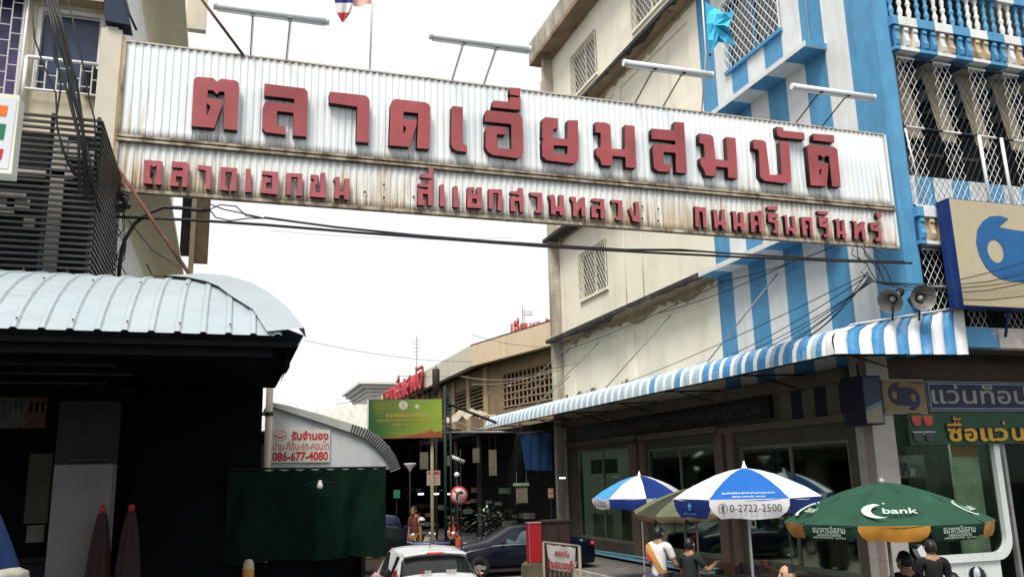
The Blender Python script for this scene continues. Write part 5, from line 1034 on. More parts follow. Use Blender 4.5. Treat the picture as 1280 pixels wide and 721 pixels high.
m = MB(); rows = [[q+xd*(.62*i/8)+Vector((0, .05*math.sin(i*1.1), -.10*k)) for i in range(9)] for k in range(5)]; m.grid(rows, 0, True, False, lambda a, b: a % 4); m.build('cloth', [mk('flag pale red', (0.6, 0.45, 0.45)), fw_, mk('flag pale blue', (0.36, 0.38, 0.55)), fw_], t)
m = MB(); m.tube([q+Vector((0, 0, -4)), q+Vector((0, 0, .1))], .02, 5); m.build('pole', M_steel, t)
t = thing('roof_aerial', 'thin television aerial standing behind the market hall', 'aerial', (14, 75, 0))
q = aD(521, 420, 80); m = MB(); m.tube([(q.x, q.y, 0), (q.x, q.y, q.z)], .04, 5)
for k in range(5): m.tube([(q.x-.4, q.y, q.z-.4-k*.35), (q.x+.4, q.y, q.z-.4-k*.35)], .02, 4)
m.build('mast', M_steel, t)
# white classical house
wb = thing('white_house', 'white house with stepped classical cornice behind the red lane sign', 'building', (13, 75, 0))
M_wh = mk('white house', (0.66, 0.65, 0.62), 0.8, var=0.06)
m = MB(); m.box(12.0, 22, 75.4, 85, 0, 10.2); m.build('wall', M_wh, wb)
for k, (e, z0, z1) in enumerate(((.1, 10.2, 10.5), (.3, 10.5, 10.8), (.65, 10.8, 11.1), (1.0, 11.1, 11.3), (.6, 11.3, 11.55))):
    m = MB(); m.box(12-e, 22+e, 75.4-e, 85+e, z0, z1); m.build('cornice', M_wh, wb)
rb = thing('low_roofed_house', 'low building with pale grey sheet roof at the end of the lane', 'building', (8, 61, 0))
m = MB(); m.box(2, 11.9, 62.5, 72, 0, 6.0); m.build('wall', M_dark2, rb)
m = MB(); p = [aD(418, 527, 60), aD(462, 503, 60), aD(500, 500, 60)]
m.face([(6.6, 61, 6.3), (12.0, 60, 6.55), (12.0, 66, 8.6), (9.6, 66, 8.6)]); m.face([(6.6, 61, 6.15), (12.0, 60, 6.4), (12.0, 66, 8.45), (9.6, 66, 8.45)]); m.face([(2, 61, 6.0), (6.6, 61, 6.3), (9.6, 66, 8.6), (2, 66, 7.5)])
m.face([(6.2, 60, 5.6), (12, 59.5, 6.0), (12, 61.5, 6.45), (7.5, 61.5, 6.2)])
m.build('roof', mk('sheet roof pale', (0.42, 0.42, 0.38), 0.7, var=0.12, streak=0.6, scol=(0.25, 0.22, 0.18), sxyz=(4, .5, .5)), rb)
# dark covered market between
mk_ = thing('covered_market', 'deep dark covered market stalls behind the parked cars', 'building', (8, 50, 0))
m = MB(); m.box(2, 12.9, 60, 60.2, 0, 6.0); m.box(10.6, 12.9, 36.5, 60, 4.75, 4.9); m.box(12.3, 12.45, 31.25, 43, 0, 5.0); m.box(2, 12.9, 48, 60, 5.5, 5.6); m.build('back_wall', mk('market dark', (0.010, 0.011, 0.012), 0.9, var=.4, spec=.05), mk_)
for y in (37, 41, 46, 52): MB().box(10.7, 10.85, y, y+.15, 0, 4.75).build('post', M_dark2, mk_)
m = MB(); random.seed(5)
for i in range(46):
    y = random.uniform(33, 58); x = random.uniform(10.9, 12.1); z = random.choice((.3, .8, 1.2, 1.7, 2.2)); s = random.uniform(.15, .4); m.box(x, x+s, y, y+s*1.3, z, z+s*.6, random.randrange(5))
o = m.build('stall_goods', [mk('stall a', (0.05, 0.05, 0.05)), mk('stall b', (0.12, 0.09, 0.06)), mk('stall c', (0.04, 0.07, 0.06)), mk('stall d', (0.10, 0.10, 0.09)), mk('stall e', (0.09, 0.03, 0.03))], mk_); o['kind'] = 'stuff'
for px, py, D in ((526, 617, 33), (545, 617, 33), (563, 617, 33.2), (703, 597, 30.5), (526, 617.5, 40)):
    q = aD(px, py, D); m = MB(); m.tube([q-Vector((.11, 0, 0)), q+Vector((.11, 0, 0))], .035, 6); m.build('fluorescent_tube', mk('far lit tube', (0.8, 0.85, 0.85), emit=(0.9, 1, 0.98, .8)), mk_)
# tattered canopy and truss at the end of the awning
t = thing('tattered_canopy', 'torn pale plastic canopy sagging under the slatted vents', 'canopy', (10.5, 34, 4.6))
a, b, c_ = aD(556, 528, 36), aD(600, 513, 36), aD(632, 524, 36)
m = MB(); rows = []
for k in range(5):
    rows.append([a.lerp(c_, i/14)+Vector((0, 1.2*k/4, .55*math.sin(math.pi*min(1, i/14))*(.6+.4*k/4)+.10*math.sin(i*2.1+k)+(-.18*(k == 0)*abs(math.sin(i*1.7))))) for i in range(15)])
m.grid(rows); m.build('sheet', mk('torn plastic', (0.34, 0.30, 0.24), 0.8, var=0.35, scale=3, spots=0.6, spcol=(0.10, 0.08, 0.06), spscale=3), t)
m = MB(); q0, q1 = aD(560, 540, 34), aD(704, 539, 34); m.tube([q0, q1], .04, 6)
for px, py, p2, p3 in ((598, 537, 598, 518), (598, 537, 570, 527), (598, 537, 622, 527), (704, 539, 704, 524), (650, 539, 650, 520)): m.tube([aD(px, py, 34), aD(p2, p3, 34)], .025, 5)
m.tube([q0, q0+Vector((0, 2, .1))], .03, 5); m.tube([q1, q1+Vector((0, 2, .1))], .03, 5)
m.build('truss', M_steel, t)
t = thing('scaffold_post', 'dark green steel post with brackets right of the green billboard', 'post', (6.6, 26, 0))
q0 = aD(556, 482, 27); m = MB(); m.tube([(q0.x, q0.y, 0), q0], .05, 6); m.tube([(q0.x+.2, q0.y+.1, 0), q0+Vector((.2, .1, -.2))], .035, 6)
for k in range(9): z = q0.z-.3-k*.22; m.tube([(q0.x, q0.y, z), (q0.x+.2, q0.y+.1, z)], .018, 4)
m.tube([q0+Vector((.05, 0, -.55)), aD(620, 528, 28)], .045, 5); m.tube([q0+Vector((.05, 0, -1.3)), aD(568, 538, 27)], .03, 5)
m.build('frame', mk('green steel', C(18, 40, 34), 0.6, var=0.3), t)
q = aD(545, 478, 40); t = thing('transformer', 'brown cylindrical transformer hanging below the pale parapet', 'transformer', q)
m = MB(); m.lathe([(0, -.5), (.17, -.5), (.18, .55), (.16, .65), (0, .68)], q, 10); m.build('tank', mk('tank brown', (0.06, 0.045, 0.035), 0.7, var=0.3), t)
m = MB(); m.tube([q+Vector((0, 0, .6)), q+Vector((.5, 2, 1.0))], .03, 5); m.tube([q+Vector((0, 0, -.5)), (q.x, q.y, 0)], .06, 6); m.build('pole', M_dark2, t)
# blue tarp, boards
t = thing('blue_tarpaulin', 'blue tarpaulin hanging in the dark under the far end of the awning', 'tarpaulin', (10.8, 29.5, 3))
cr = [aD(x, y, 31) for x, y in ((650, 542), (690, 541), (690, 588), (657, 587))]
m = MB(); m.grid([[cr[0].lerp(cr[1], i/16).lerp(cr[3].lerp(cr[2], i/16), k/8)+Vector((0, .03*math.sin(i*1.2+k*.3), 0)) for i in range(17)] for k in range(9)]); m.build('sheet', mk('tarp blue', C(13, 48, 88), 0.6, var=0.2, scale=2), t)
m = MB(); m.tube([cr[0]+Vector((-.1, 0, .02)), cr[1]+Vector((.1, 0, .02))], .02, 5); m.tube([cr[0]+Vector((0, 0, .02)), cr[0]+Vector((.1, 0, .5))], .008, 4); m.tube([cr[1]+Vector((0, 0, .02)), cr[1]+Vector((-.1, 0, .4))], .008, 4); m.build('rail', M_black, t)
M_hb = mk('board dim', (0.11, 0.10, 0.07), 0.8, var=0.35, scale=5)
for px0, py0, px1, py1, D, lab in ((525, 565, 535, 586, 36, 'pale hanging board in the dark market just left of the billboard pole'), (556, 569, 564, 582, 36, 'small pale hanging board beside the security camera'), (591, 560, 599, 578, 36, 'pale hanging board below the truss, right of the white globe'), (611, 562, 620, 594, 33, 'tall narrow pale board on the market frontage left of the blue tarpaulin'), (645, 607, 660, 628, 31, None)):
    a, b = aD(px0, py0, D), aD(px1, py1, D)
    if lab is None: lab = 'notice board with green top on the dark wall below the blue tarpaulin'
    t = thing('hanging_board', lab, 'board', ((a.x+b.x)/2, a.y, b.z), 0)
    m = MB(); m.box(a.x, b.x, a.y, a.y+.03, b.z, a.z); m.box(a.x+.02, b.x-.02, a.y-.004, a.y-.001, b.z+.02, a.z-.02); m.build('panel', M_hb, t)
    m = MB(); m.tube([(a.x+.03, a.y+.015, a.z), (a.x+.03, a.y+.015, a.z+.5)], .007, 4); m.tube([(b.x-.03, a.y+.015, a.z), (b.x-.03, a.y+.015, a.z+.5)], .007, 4)
    if 'notice' in lab: m.box(a.x-.1, b.x+.05, a.y-.05, a.y+.05, a.z, a.z+.1)
    m.build('hanger' if 'notice' not in lab else 'top_board', M_dark2 if 'notice' not in lab else mk('notice green', (0.16, 0.22, 0.17), 0.7), t)
a, b = aD(685, 610, 31), aD(692, 622, 31); t = thing('paper_notice', 'small orange and white paper notice beside the notice board', 'notice', ((a.x+b.x)/2, a.y, b.z))
m = MB(); m.box(a.x, b.x, a.y, a.y+.02, b.z, a.z, 0); m.box(a.x+.03, b.x-.03, a.y-.004, a.y-.002, b.z+.22, a.z-.05, 1); m.box(a.x+.03, b.x-.03, a.y-.004, a.y-.002, b.z+.05, b.z+.10, 1); m.build('sheet', [mk('notice orange', (0.32, 0.16, 0.10), 0.7), mk('notice white', (0.35, 0.3, 0.25), 0.7)], t)
m = MB(); m.tube([((a.x+b.x)/2, a.y+.03, b.z), ((a.x+b.x)/2, a.y+.03, 0)], .015, 5); m.build('stick', M_dark2, t)
# green billboard
bb = thing('green_billboard', 'green billboard with orange Thai lettering and a temple skyline on a tall pole', 'billboard', (5.2, 21.9, 0))
a, b = aD(459, 499, 22), aD(553, 547, 22); xd = Vector((b.x-a.x, b.y-a.y, 0)).normalized(); W = (Vector((b.x-a.x, b.y-a.y, 0))).length; Hh = a.z-b.z; nn = xd.cross(Vector((0, 0, 1)))
Pb = lambda u, v, o=0: Vector((a.x, a.y, a.z))+xd*(W*u)-Vector((0, 0, Hh*v))+nn*o
m = MB(); m.prism([(0, 0), (1, 0), (1, 1), (0, 1)], lambda u, v: Pb(u, v), lambda u, v: Pb(u, v, -.05)); m.build('panel_frame', mk('frame dark', (0.05, 0.05, 0.045), 0.7), bb)
gm = bpy.data.materials.new('billboard green'); gm.use_nodes = True; N = gm.node_tree; L = N.links.new; b_ = N.nodes['Principled BSDF']; b_.inputs['Roughness'].default_value = .5
uvn = N.nodes.new('ShaderNodeTexCoord'); sp = N.nodes.new('ShaderNodeSeparateXYZ'); L(uvn.outputs['Object'], sp.inputs[0]); no = N.nodes.new('ShaderNodeTexNoise'); no.inputs['Scale'].default_value = 1.3; L(uvn.outputs['Object'], no.inputs['Vector'])
mr = N.nodes.new('ShaderNodeMapRange'); mr.inputs[1].default_value = -1.75; mr.inputs[2].default_value = .2; L(sp.outputs[0], mr.inputs[0]); ad = N.nodes.new('ShaderNodeMath'); ad.operation = 'ADD'; L(mr.outputs[0], ad.inputs[0]); mu = N.nodes.new('ShaderNodeMath'); mu.operation = 'MULTIPLY_ADD'; L(no.outputs['Fac'], mu.inputs[0]); mu.inputs[1].default_value = .9; mu.inputs[2].default_value = -.45; L(mu.outputs[0], ad.inputs[1])
cr_ = N.nodes.new('ShaderNodeValToRGB'); cr_.color_ramp.elements[0].color = C(38, 82, 34)+(1,); cr_.color_ramp.elements[1].color = C(128, 150, 40)+(1,); L(ad.outputs[0], cr_.inputs[0]); L(cr_.outputs[0], b_.inputs['Base Color'])
m = MB(); m.face([Pb(.02, .02, .004), Pb(.995, .02, .004), Pb(.995, .98, .004), Pb(.02, .98, .004)]); m.build('poster', gm, bb)
m = MB(); m.face([Pb(0, 0, .006), Pb(.02, 0, .006), Pb(.02, 1, .006), Pb(0, 1, .006)]); m.build('edge_strip', M_white, bb)
M_or = mk('poster gold', (0.42, 0.27, 0.05), 0.6, var=0.1); M_rdd = mk('poster brick', (0.26, 0.06, 0.02), 0.6, var=0.25); M_pw = mk('poster pale', (0.38, 0.42, 0.25), 0.6)
def btx(s, u0, u1, v0, v1, m_, bold=.02): text(s, W*(u1-u0), Hh*(v1-v0), Pb((u0+u1)/2, (v0+v1)/2, .009), xd, (0, 0, 1), m_, bb, bold=bold)
btx('ตลาดเอี่ยมสมบัติ', .25, .78, .33, .46, M_or, .03); btx('ถูกสุดยอดปลอดภัยได้มาตรฐานอาหาร', .13, .88, .49, .58, M_or, .01); btx('น่าซื้อ ประจำปี', .34, .68, .60, .67, M_or, .01); btx('กรุงเทพมหานคร', .08, .32, .13, .17, M_or, .01); btx('สำนักอนามัย', .08, .32, .20, .24, M_or, .01); btx('สำนักงานเขตประเวศ สนับสนุนตลาดสะอาด', .30, .78, .84, .89, M_or, .01)
sk = [(.02, 1), (.02, .97), (.3, .96), (.55, .93), (.66, .90), (.70, .86), (.73, .88), (.75, .83), (.78, .84), (.82, .80), (.84, .84), (.86, .72), (.87, .84), (.92, .85), (.97, .82), (1, .86), (1, 1)]
m = MB(); m.prism([(u, min(v, .985)) for u, v in sk], lambda u, v: Pb(u, v, .008), lambda u, v: Pb(u, v, .006)); m.build('skyline_print', M_rdd, bb)
m = MB()
for uc, vc, r in ((.48, .16, .115), (.665, .20, .055)): m.prism([(uc+r*Hh/W*math.cos(k*math.pi/10), vc+r*math.sin(k*math.pi/10)) for k in range(20)], lambda u, v: Pb(u, v, .008), lambda u, v: Pb(u, v, .006))
m.prism([(.475, .08), (.485, .08), (.495, .17), (.48, .25), (.465, .17)], lambda u, v: Pb(u, v, .011), lambda u, v: Pb(u, v, .009), 1); m.build('seal_print', [M_pw, M_or], bb)
q = aD(540, 560, 22.1); m = MB(); m.tube([(q.x, q.y, 0), (q.x, q.y, b.z+.3)], .045, 8); m.build('pole', mk('pole tan', (0.24, 0.20, 0.13), 0.7, var=0.2), bb)
a2, b2 = aD(533, 588, 22), aD(550, 606, 22); m = MB(); m.box(a2.x, b2.x, a2.y-.06, a2.y-.03, b2.z, a2.z, 0); m.box(a2.x+.02, b2.x-.02, a2.y-.064, a2.y-.061, a2.z-.10, a2.z-.03, 1)
for k in range(3): m.box(a2.x+.04, b2.x-.06, a2.y-.064, a2.y-.061, b2.z+.05+k*.06, b2.z+.07+k*.06, 2)
m.build('small_notice', [mk('notice pink', (0.36, 0.27, 0.23), 0.7, var=0.15), mk('notice red', (0.35, 0.04, 0.04), 0.7), mk('notice grey', (0.2, 0.16, 0.15), 0.7)], bb)
# no right turn sign
q = aD(574, 619, 25); t = thing('no_turn_sign', 'round red and white no-right-turn road sign on a thin pole', 'road sign', (q.x, q.y, 0)); R_ = .27
def cyl(m, r, y0, y1, mi): m.lathe([(0, y0), (r, y0), (r, y1), (0, y1)], (q.x, q.y, q.z), 28, mi, 'y')
m = MB(); cyl(m, R_, 0, .01, 0); cyl(m, R_*.80, -.006, -.002, 1); m.build('disc', [mk('road red', (0.40, 0.03, 0.03), 0.5), mk('road white', (0.48, 0.44, 0.42), 0.5)], t)
m = MB(); Pq = lambda x, z: Vector((q.x+x*R_, q.y-.010, q.z+z*R_)); Pq2 = lambda x, z: Vector((q.x+x*R_, q.y-.007, q.z+z*R_))
m.prism([(-.35, -.5), (-.13, -.5), (-.13, .1), (-.05, .18), (.15, .18), (.15, .02), (.5, .28), (.15, .55), (.15, .40), (-.12, .40), (-.35, .2)], Pq, Pq2); m.build('arrow_mark', M_black, t)
Pq3 = lambda x, z: Vector((q.x+x*R_, q.y-.015, q.z+z*R_)); Pq4 = lambda x, z: Vector((q.x+x*R_, q.y-.012, q.z+z*R_))
m = MB(); m.prism([(-.62, .52), (-.52, .62), (.62, -.52), (.52, -.62)], Pq3, Pq4); m.build('bar_mark', MATS['road red'], t)
q5 = aD(577, 560, 25); m = MB(); m.tube([(q.x+.06, q.y+.04, 0), (q.x+.06, q.y+.04, q5.z)], .013, 6); m.build('pole', M_dark2, t)
# lane lamps, camera, globe
q = aD(512.5, 581, 28); t = thing('lane_lamp', 'small white cone lamp on a thin post left of the billboard pole', 'lamp', (q.x, q.y, 0))
m = MB(); m.lathe([(.20, .06), (.19, .02), (.05, -.14), (.03, -.2)], q, 12); m.face([q+Vector((.2*math.cos(k*math.pi/6), .2*math.sin(k*math.pi/6), .06)) for k in range(12)]); m.build('shade', mk('lamp white', (0.7, 0.7, 0.7), 0.5), t)
m = MB(); m.tube([(q.x, q.y, 0), q], .018, 6); m.build('post', M_dark2, t)
q = aD(572, 574, 30); t = thing('security_camera', 'white tube security camera angled down beside the hanging boards', 'camera', q)
m = MB(); m.tube([q+Vector((-.22, 0, .10)), q+Vector((.22, -.1, -.10))], .07, 10); m.build('housing', mk('camera white', (0.4, 0.4, 0.38), 0.5), t)
m = MB(); m.tube([q, q+Vector((0, .25, -.15)), q+Vector((0, .3, -.2)), (q.x, q.y+.3, 0)], .025, 6); m.build('bracket', M_dark2, t)
q = aD(571, 593, 30); t = thing('globe_lamp', 'white globe lamp under the security camera', 'lamp', q)
m = MB(); m.ell(q, (.10, .10, .095), 12, 8); m.build('globe', mk('globe white', (0.62, 0.64, 0.64), 0.4), t)
m = MB(); m.tube([q+Vector((0, 0, -.08)), (q.x, q.y, 0)], .02, 6); m.build('post', M_dark2, t)
a, b = aD(492, 612, 30), aD(500, 622, 30); t = thing('small_green_sign', 'small green sign in the dark beside the kiosk edge', 'sign', (a.x, a.y, 0))
m = MB(); m.box(a.x, b.x, a.y, a.y+.02, b.z, a.z); m.build('panel', mk('sign green', (0.02, 0.17, 0.10), 0.6), t)
m = MB(); m.tube([((a.x+b.x)/2, a.y+.03, 0), ((a.x+b.x)/2, a.y+.03, a.z)], .02, 5); m.build('post', M_dark2, t)
# potted plant behind the sedan
q = aD(608, 652, 30); t = thing('potted_plant', 'leafy plant with pale leaf tips behind the dark blue saloon', 'plant', (q.x, q.y, 0))
m = MB(); m.lathe([(.25, 0), (.35, .5), (.37, .5), (.33, .48), (0, .46)], (q.x, q.y, 0), 14); m.build('pot', M_fin, t)
m = MB(); random.seed(11)
for i in range(170):
    a = random.random()*2*math.pi; r = random.random()*.85; z = .7+random.random()*1.15; c = Vector((q.x+r*math.cos(a), q.y+r*math.sin(a)*.6, z)); d = Vector((math.cos(a), math.sin(a), random.uniform(-.6, .5)))*random.uniform(.12, .26); s = d.cross(Vector((0, 0, 1))).normalized()*.035
    m.face([c-s*.4, c+d*.5-s, c+d, c+d*.5+s, c+s*.4], 0 if random.random() < .72 else 1)
m.build('leaves', [mk('leaf green', (0.035, 0.065, 0.035), 0.6, var=0.4), mk('leaf pale', (0.25, 0.3, 0.2), 0.6)], t)
m = MB(); m.tube([(q.x, q.y, .45), (q.x+.03, q.y, 1.3)], .03, 6); m.build('stem', M_dark2, t)
# ================================================================== vehicles
M_tyre = mk('tyre', (0.012, 0.012, 0.012), 0.8); M_rim = mk('alloy rim', (0.5, 0.5, 0.5), 0.3, 0.8); M_cgl = mk('car glass', (0.012, 0.016, 0.015), 0.06, var=0.3, spec=0.6)
M_tail = mk('tail lamp', (0.35, 0.012, 0.015), 0.15, var=0.2, spec=0.6); M_head = mk('head lamp', (0.75, 0.77, 0.78), 0.1, spec=0.7)
def wheel(t, x, y, r=.30, w=.19):
    m = MB(); m.lathe([(r*.62, -w/2), (r*.93, -w/2), (r, -w*.35), (r, w*.35), (r*.93, w/2), (r*.62, w/2)], (x, y, r), 22, 0, 'x'); wh = m.build('wheel', M_tyre, t, False)
    s = 1 if x > 0 else -1
    m = MB(); m.lathe([(r*.62, w*.45*s), (r*.55, w*.30*s), (r*.2, w*.36*s), (0, w*.40*s)], (x, y, r), 14, 0, 'x'); m.build('rim', M_rim, wh, False)
    return wh
def carbody(t, st, paint):
    rows = []
    for y, zs, zb, w, zr, wr in st:
        half = [(w*.90, zs), (w*.985, zs+.10), (w, (zs+zb)/2), (w*.985, zb-.07), (w*.95, zb), (wr*1.02, zr-.075), (wr*.93, zr-.02), (wr*.5, zr+.012)]
        rows.append([Vector((-x, y, z)) for x, z in half]+[Vector((0, y, zr+.02))]+[Vector((x, y, z)) for x, z in half[::-1]])
    m = MB(); m.grid(rows, 0, True); m.face(rows[0]); m.face(rows[-1][::-1])
    return m.build('body', paint, t, False), rows
def pane(t, Q, name='window', off=.008, inset=(.06, .94, .08, .90), mat=None):
    Q = [Vector(q) for q in Q]; nr = (Q[1]-Q[0]).cross(Q[3]-Q[0]).normalized()
    f = lambda u, v: Q[0].lerp(Q[1], u).lerp(Q[3].lerp(Q[2], u), v)+nr*off
    u0, u1, v0, v1 = inset
    m = MB(); m.grid([[f(u0+(u1-u0)*i/4, v0+(v1-v0)*k/3) for i in range(5)] for k in range(4)], 0, False)
    return m.build(name, mat or M_cgl, t, False)
# white hatchback
hb = thing('hatchback_car', 'white hatchback seen from behind at the lane mouth, roof and rear window showing', 'car', (3.93, 16.3, 0), math.radians(-2))
P_w = mk('car white', (0.72, 0.74, 0.76), 0.22, var=0.02, spec=0.6)
st = [(0, .30, .55, .80, .62, .72), (.02, .26, .80, .85, .88, .74), (.08, .25, .95, .86, 1.0, .74), (.22, .24, .97, .865, 1.16, .70), (.46, .24, .97, .865, 1.40, .63), (.66, .24, .96, .865, 1.475, .615), (1.3, .24, .95, .865, 1.515, .63), (2.0, .24, .94, .865, 1.485, .62), (2.35, .24, .93, .86, 1.36, .64), (2.95, .24, .92, .85, .98, .74), (3.5, .25, .84, .82, .87, .70), (3.80, .30, .66, .72, .70, .6), (3.9, .36, .52, .6, .55, .5)]
body, rows = carbody(hb, st, P_w)
# rear glass bends over two rows
def rowpt(i, k): return rows[i][k]
m = MB(); G = []
for i, f0 in ((2, .62), (3, 0), (4, 0)):
    row = [rows[i][k].lerp(rows[3][k], f0 if f0 else (.10 if i == 4 else 0)) for k in range(5, 12)]
    row[0] = row[0].lerp(row[1], .25); row[-1] = row[-1].lerp(row[-2], .25)
    G.append([p+Vector((0, -.014, .010)) for p in row])
m.grid(G); m.build('rear_window', M_cgl, hb, False)
m = MB(); m.box(-.32, .32, .40, .60, 1.478, 1.512)
m.v = []; m.f = []; m.mi = []; m.sm = []
sp_ = [[Vector((x, y, z+(-.05*(abs(x)/.62)**2))) for x in (-.60, -.45, -.2, 0, .2, .45, .60)] for y, z in ((.70, 1.500), (.50, 1.492), (.34, 1.470), (.33, 1.445), (.46, 1.43))]
m.grid(sp_, 0, True); m.build('roof_spoiler', P_w, hb, False)
m = MB(); m.box(-.17, .17, .315, .328, 1.448, 1.474); m.build('brake_lamp', mk('brake red', (0.5, 0.03, 0.02), 0.2, emit=(1, 0.06, 0.03, .35)), hb, False)
for s in (-1, 1):
    pane(hb, [rows[5][4 if s < 0 else 12], rows[7][4 if s < 0 else 12], rows[7][5 if s < 0 else 11], rows[5][5 if s < 0 else 11]], inset=(-.05, .48, .04, .97), off=.008*(-1 if s < 0 else 1)*-1 if False else (.010 if s > 0 else -.010))
    pane(hb, [rows[5][4 if s < 0 else 12], rows[7][4 if s < 0 else 12], rows[7][5 if s < 0 else 11], rows[5][5 if s < 0 else 11]], inset=(.52, 1.1, .04, .97), off=(.010 if s > 0 else -.010))
    m = MB(); Q = [(.90, .05, .78), (.865, .02, .80), (.80, .06, 1.0), (.745, .20, 1.22), (.79, .34, 1.16), (.872, .30, .96)]
    m.face([(s*x*1.0+s*.0, y-.02, z) for x, y, z in Q]); A_ = [Vector((s*x, y-.02, z)) for x, y, z in Q]; c0 = sum(A_, Vector())/6
    m.v = []; m.f = []; m.mi = []; m.sm = []
    for k in range(6): m.face([A_[k], A_[(k+1) % 6], c0+Vector((s*.03, -.03, .01))])
    m.build('tail_lamp', M_tail, hb, False)
    m = MB(); m.ell((s*.97, 2.45, .98), (.10, .06, .075), 10, 6); m.build('wing_mirror', M_black, hb, False)
    for y in (.62, 3.1): wheel(hb, s*.76, y)
m = MB(); m.tube([(.0, .9, 1.52), (0, .78, 1.62)], .008, 5); m.build('aerial', M_black, hb, False)
m = MB(); m.box(-.26, .26, -.012, -.004, .62, .74); m.build('number_plate', M_white, hb, False)
m = MB(); m.box(-.78, .78, -.04, .10, .28, .52); m.build('bumper', P_w, hb, False)
M_stk = mk('sticker white', (0.6, 0.6, 0.6), 0.6); M_stkr = mk('sticker red', (0.4, 0.02, 0.04), 0.6)
for grp_ in (((-.33, -.27, 1), (-.25, -.19, 0), (-.18, -.13, 0)), ((.16, .22, 0), (.23, .29, 0), (.30, .35, 0))):
    m = MB()
    for x0, x1, mi in grp_: m.box(x0, x1, .10, .106, 1.12, 1.17, mi)
    m.build('window_sticker', [M_stk, M_stkr], hb, False)
m = MB(); m.ell((-.05, .9, 1.12), (.20, .12, .16), 10, 8); m.ell((-.05, .95, 1.28), (.10, .1, .12), 10, 8); m.build('rear_seat', M_black, hb, False)
# dark blue saloon
sd_ = thing('saloon_car', 'dark navy blue saloon crossing the lane, nose to the left', 'car', (10.94, 25.75, 0), math.radians(86.5))
P_n = mk('car navy', C(5, 12, 30), 0.25, var=0.05, spec=0.3)
st = [(0, .34, .55, .72, .75, .6), (.06, .28, .78, .84, .93, .68), (.55, .25, .90, .87, 1.0, .68), (1.0, .25, .92, .875, 1.12, .62), (1.55, .25, .92, .88, 1.37, .56), (2.0, .25, .91, .88, 1.42, .57), (2.55, .25, .90, .88, 1.38, .57), (3.25, .25, .88, .87, 1.0, .70), (3.9, .26, .80, .85, .88, .68), (4.35, .30, .66, .76, .74, .58), (4.48, .36, .55, .62, .60, .48)]
body, rows = carbody(sd_, st, P_n)
for s in (-1, 1):
    k4, k5 = (4, 5) if s < 0 else (12, 11); o_ = .012*s
    pane(sd_, [rows[3][k4], rows[5][k4], rows[5][k5], rows[3][k5]], inset=(.35, .97, .08, .95), off=o_)
    pane(sd_, [rows[5][k4], rows[7][k4], rows[7][k5], rows[5][k5]], inset=(.03, .62, .08, .95), off=o_, mat=mk('side glass bluish', C(60, 80, 92), 0.1, var=0.3, spec=0.6))
    m = MB(); m.tube([rows[3][k4]+Vector((s*.012, 0, 0)), rows[6][k4]+Vector((s*.012, 0, 0)), rows[7][k4]+Vector((s*.01, 0, 0))], .012, 4); m.build('belt_trim', M_rim, sd_, False)
    m = MB(); m.ell((s*.97, 2.95, .98), (.09, .06, .07), 10, 6); m.build('wing_mirror', P_n, sd_, False)
    m = MB(); m.ell((s*.62, 4.30, .72), (.17, .14, .09), 12, 8); m.build('headlight', M_head, sd_, False)
    m = MB(); m.ell((s*.68, .08, .82), (.14, .07, .09), 10, 6); m.build('tail_lamp', M_tail, sd_, False)
    for y in (.85, 3.62): wheel(sd_, s*.78, y, .31)
pane(sd_, [rows[6][5], rows[6][11], rows[7][11], rows[7][5]], 'windscreen', off=-.012, inset=(.04, .96, .05, .98), mat=mk('windscreen bright', C(150, 170, 185), 0.05, spec=0.8))
pane(sd_, [rows[2][6], rows[2][10], rows[4][10], rows[4][6]], 'rear_window', off=.012)
m = MB(); m.box(-.88, .88, .9, 3.6, .20, .245); m.build('sill_shadow_strip', M_black, sd_, False)
# pick-ups
def pickup(label, x, y, col, dark, z_bed=1.05):
    t = thing('pickup_truck', label, 'truck', (x, y, 0))
    m = MB(); w = .84
    m.box(-w, w, .05, .10, .55, z_bed); m.box(-w, -w+.06, .101, 2.0, .5, z_bed+.02); m.box(w-.06, w, .101, 2.0, .5, z_bed+.02); m.box(-w+.061, w-.061, .101, 2.0, .55, .60); m.tube([(-w, .05, z_bed+.02), (w, .05, z_bed+.02)], .025, 6)
    m.build('cargo_bed', col, t, False)
    st = [(2.05, .4, .98, .84, 1.35, .70), (2.2, .4, .99, .85, 1.60, .66), (2.9, .4, .98, .85, 1.64, .66), (3.4, .4, .97, .85, 1.55, .66), (3.85, .4, .96, .84, 1.02, .72), (4.6, .4, .86, .82, .90, .7), (4.8, .45, .7, .7, .72, .6)]
    b, rows = carbody(t, st, mk('cab shade black', (0.006, 0.007, 0.010), 0.6, spec=0.15) if not dark else col); b.name = 'cab'  # shade put into the cab colour, blacker than the bed
    pane(t, [rows[0][5], rows[0][11], rows[1][11], rows[1][5]], 'rear_window', off=.015)
    for s in (-1, 1):
        k4, k5 = (4, 5) if s < 0 else (12, 11); pane(t, [rows[1][k4], rows[3][k4], rows[3][k5], rows[1][k5]], inset=(.05, .95, .1, .9), off=.012*s)
        m = MB(); m.box(s*w-.09 if s > 0 else -w-.005, s*w+.005 if s > 0 else -w+.09, .025, .06, .66, 1.0); m.build('tail_lamp', mk('tail lamp lit', (0.5, 0.02, 0.02), 0.3, emit=(1, 0.08, 0.04, .9)) if not dark else M_tail, t, False)
        for yy in (.9, 3.9): wheel(t, s*.74, yy, .33)
    m = MB(); m.box(-w, w, -.05, .045, .42, .56); m.build('bumper', M_steel if not dark else M_black, t, False)
    m = MB(); m.box(-.22, .22, .03, .045, .62, .74); m.build('number_plate', M_white, t, False)
    return t
pickup('brown grey pickup with a lit red tail lamp, half hidden by the tarpaulin', 3.98, 21.0, mk('pickup grey', (0.085, 0.072, 0.055), 0.6, var=0.2, spec=.15), False)
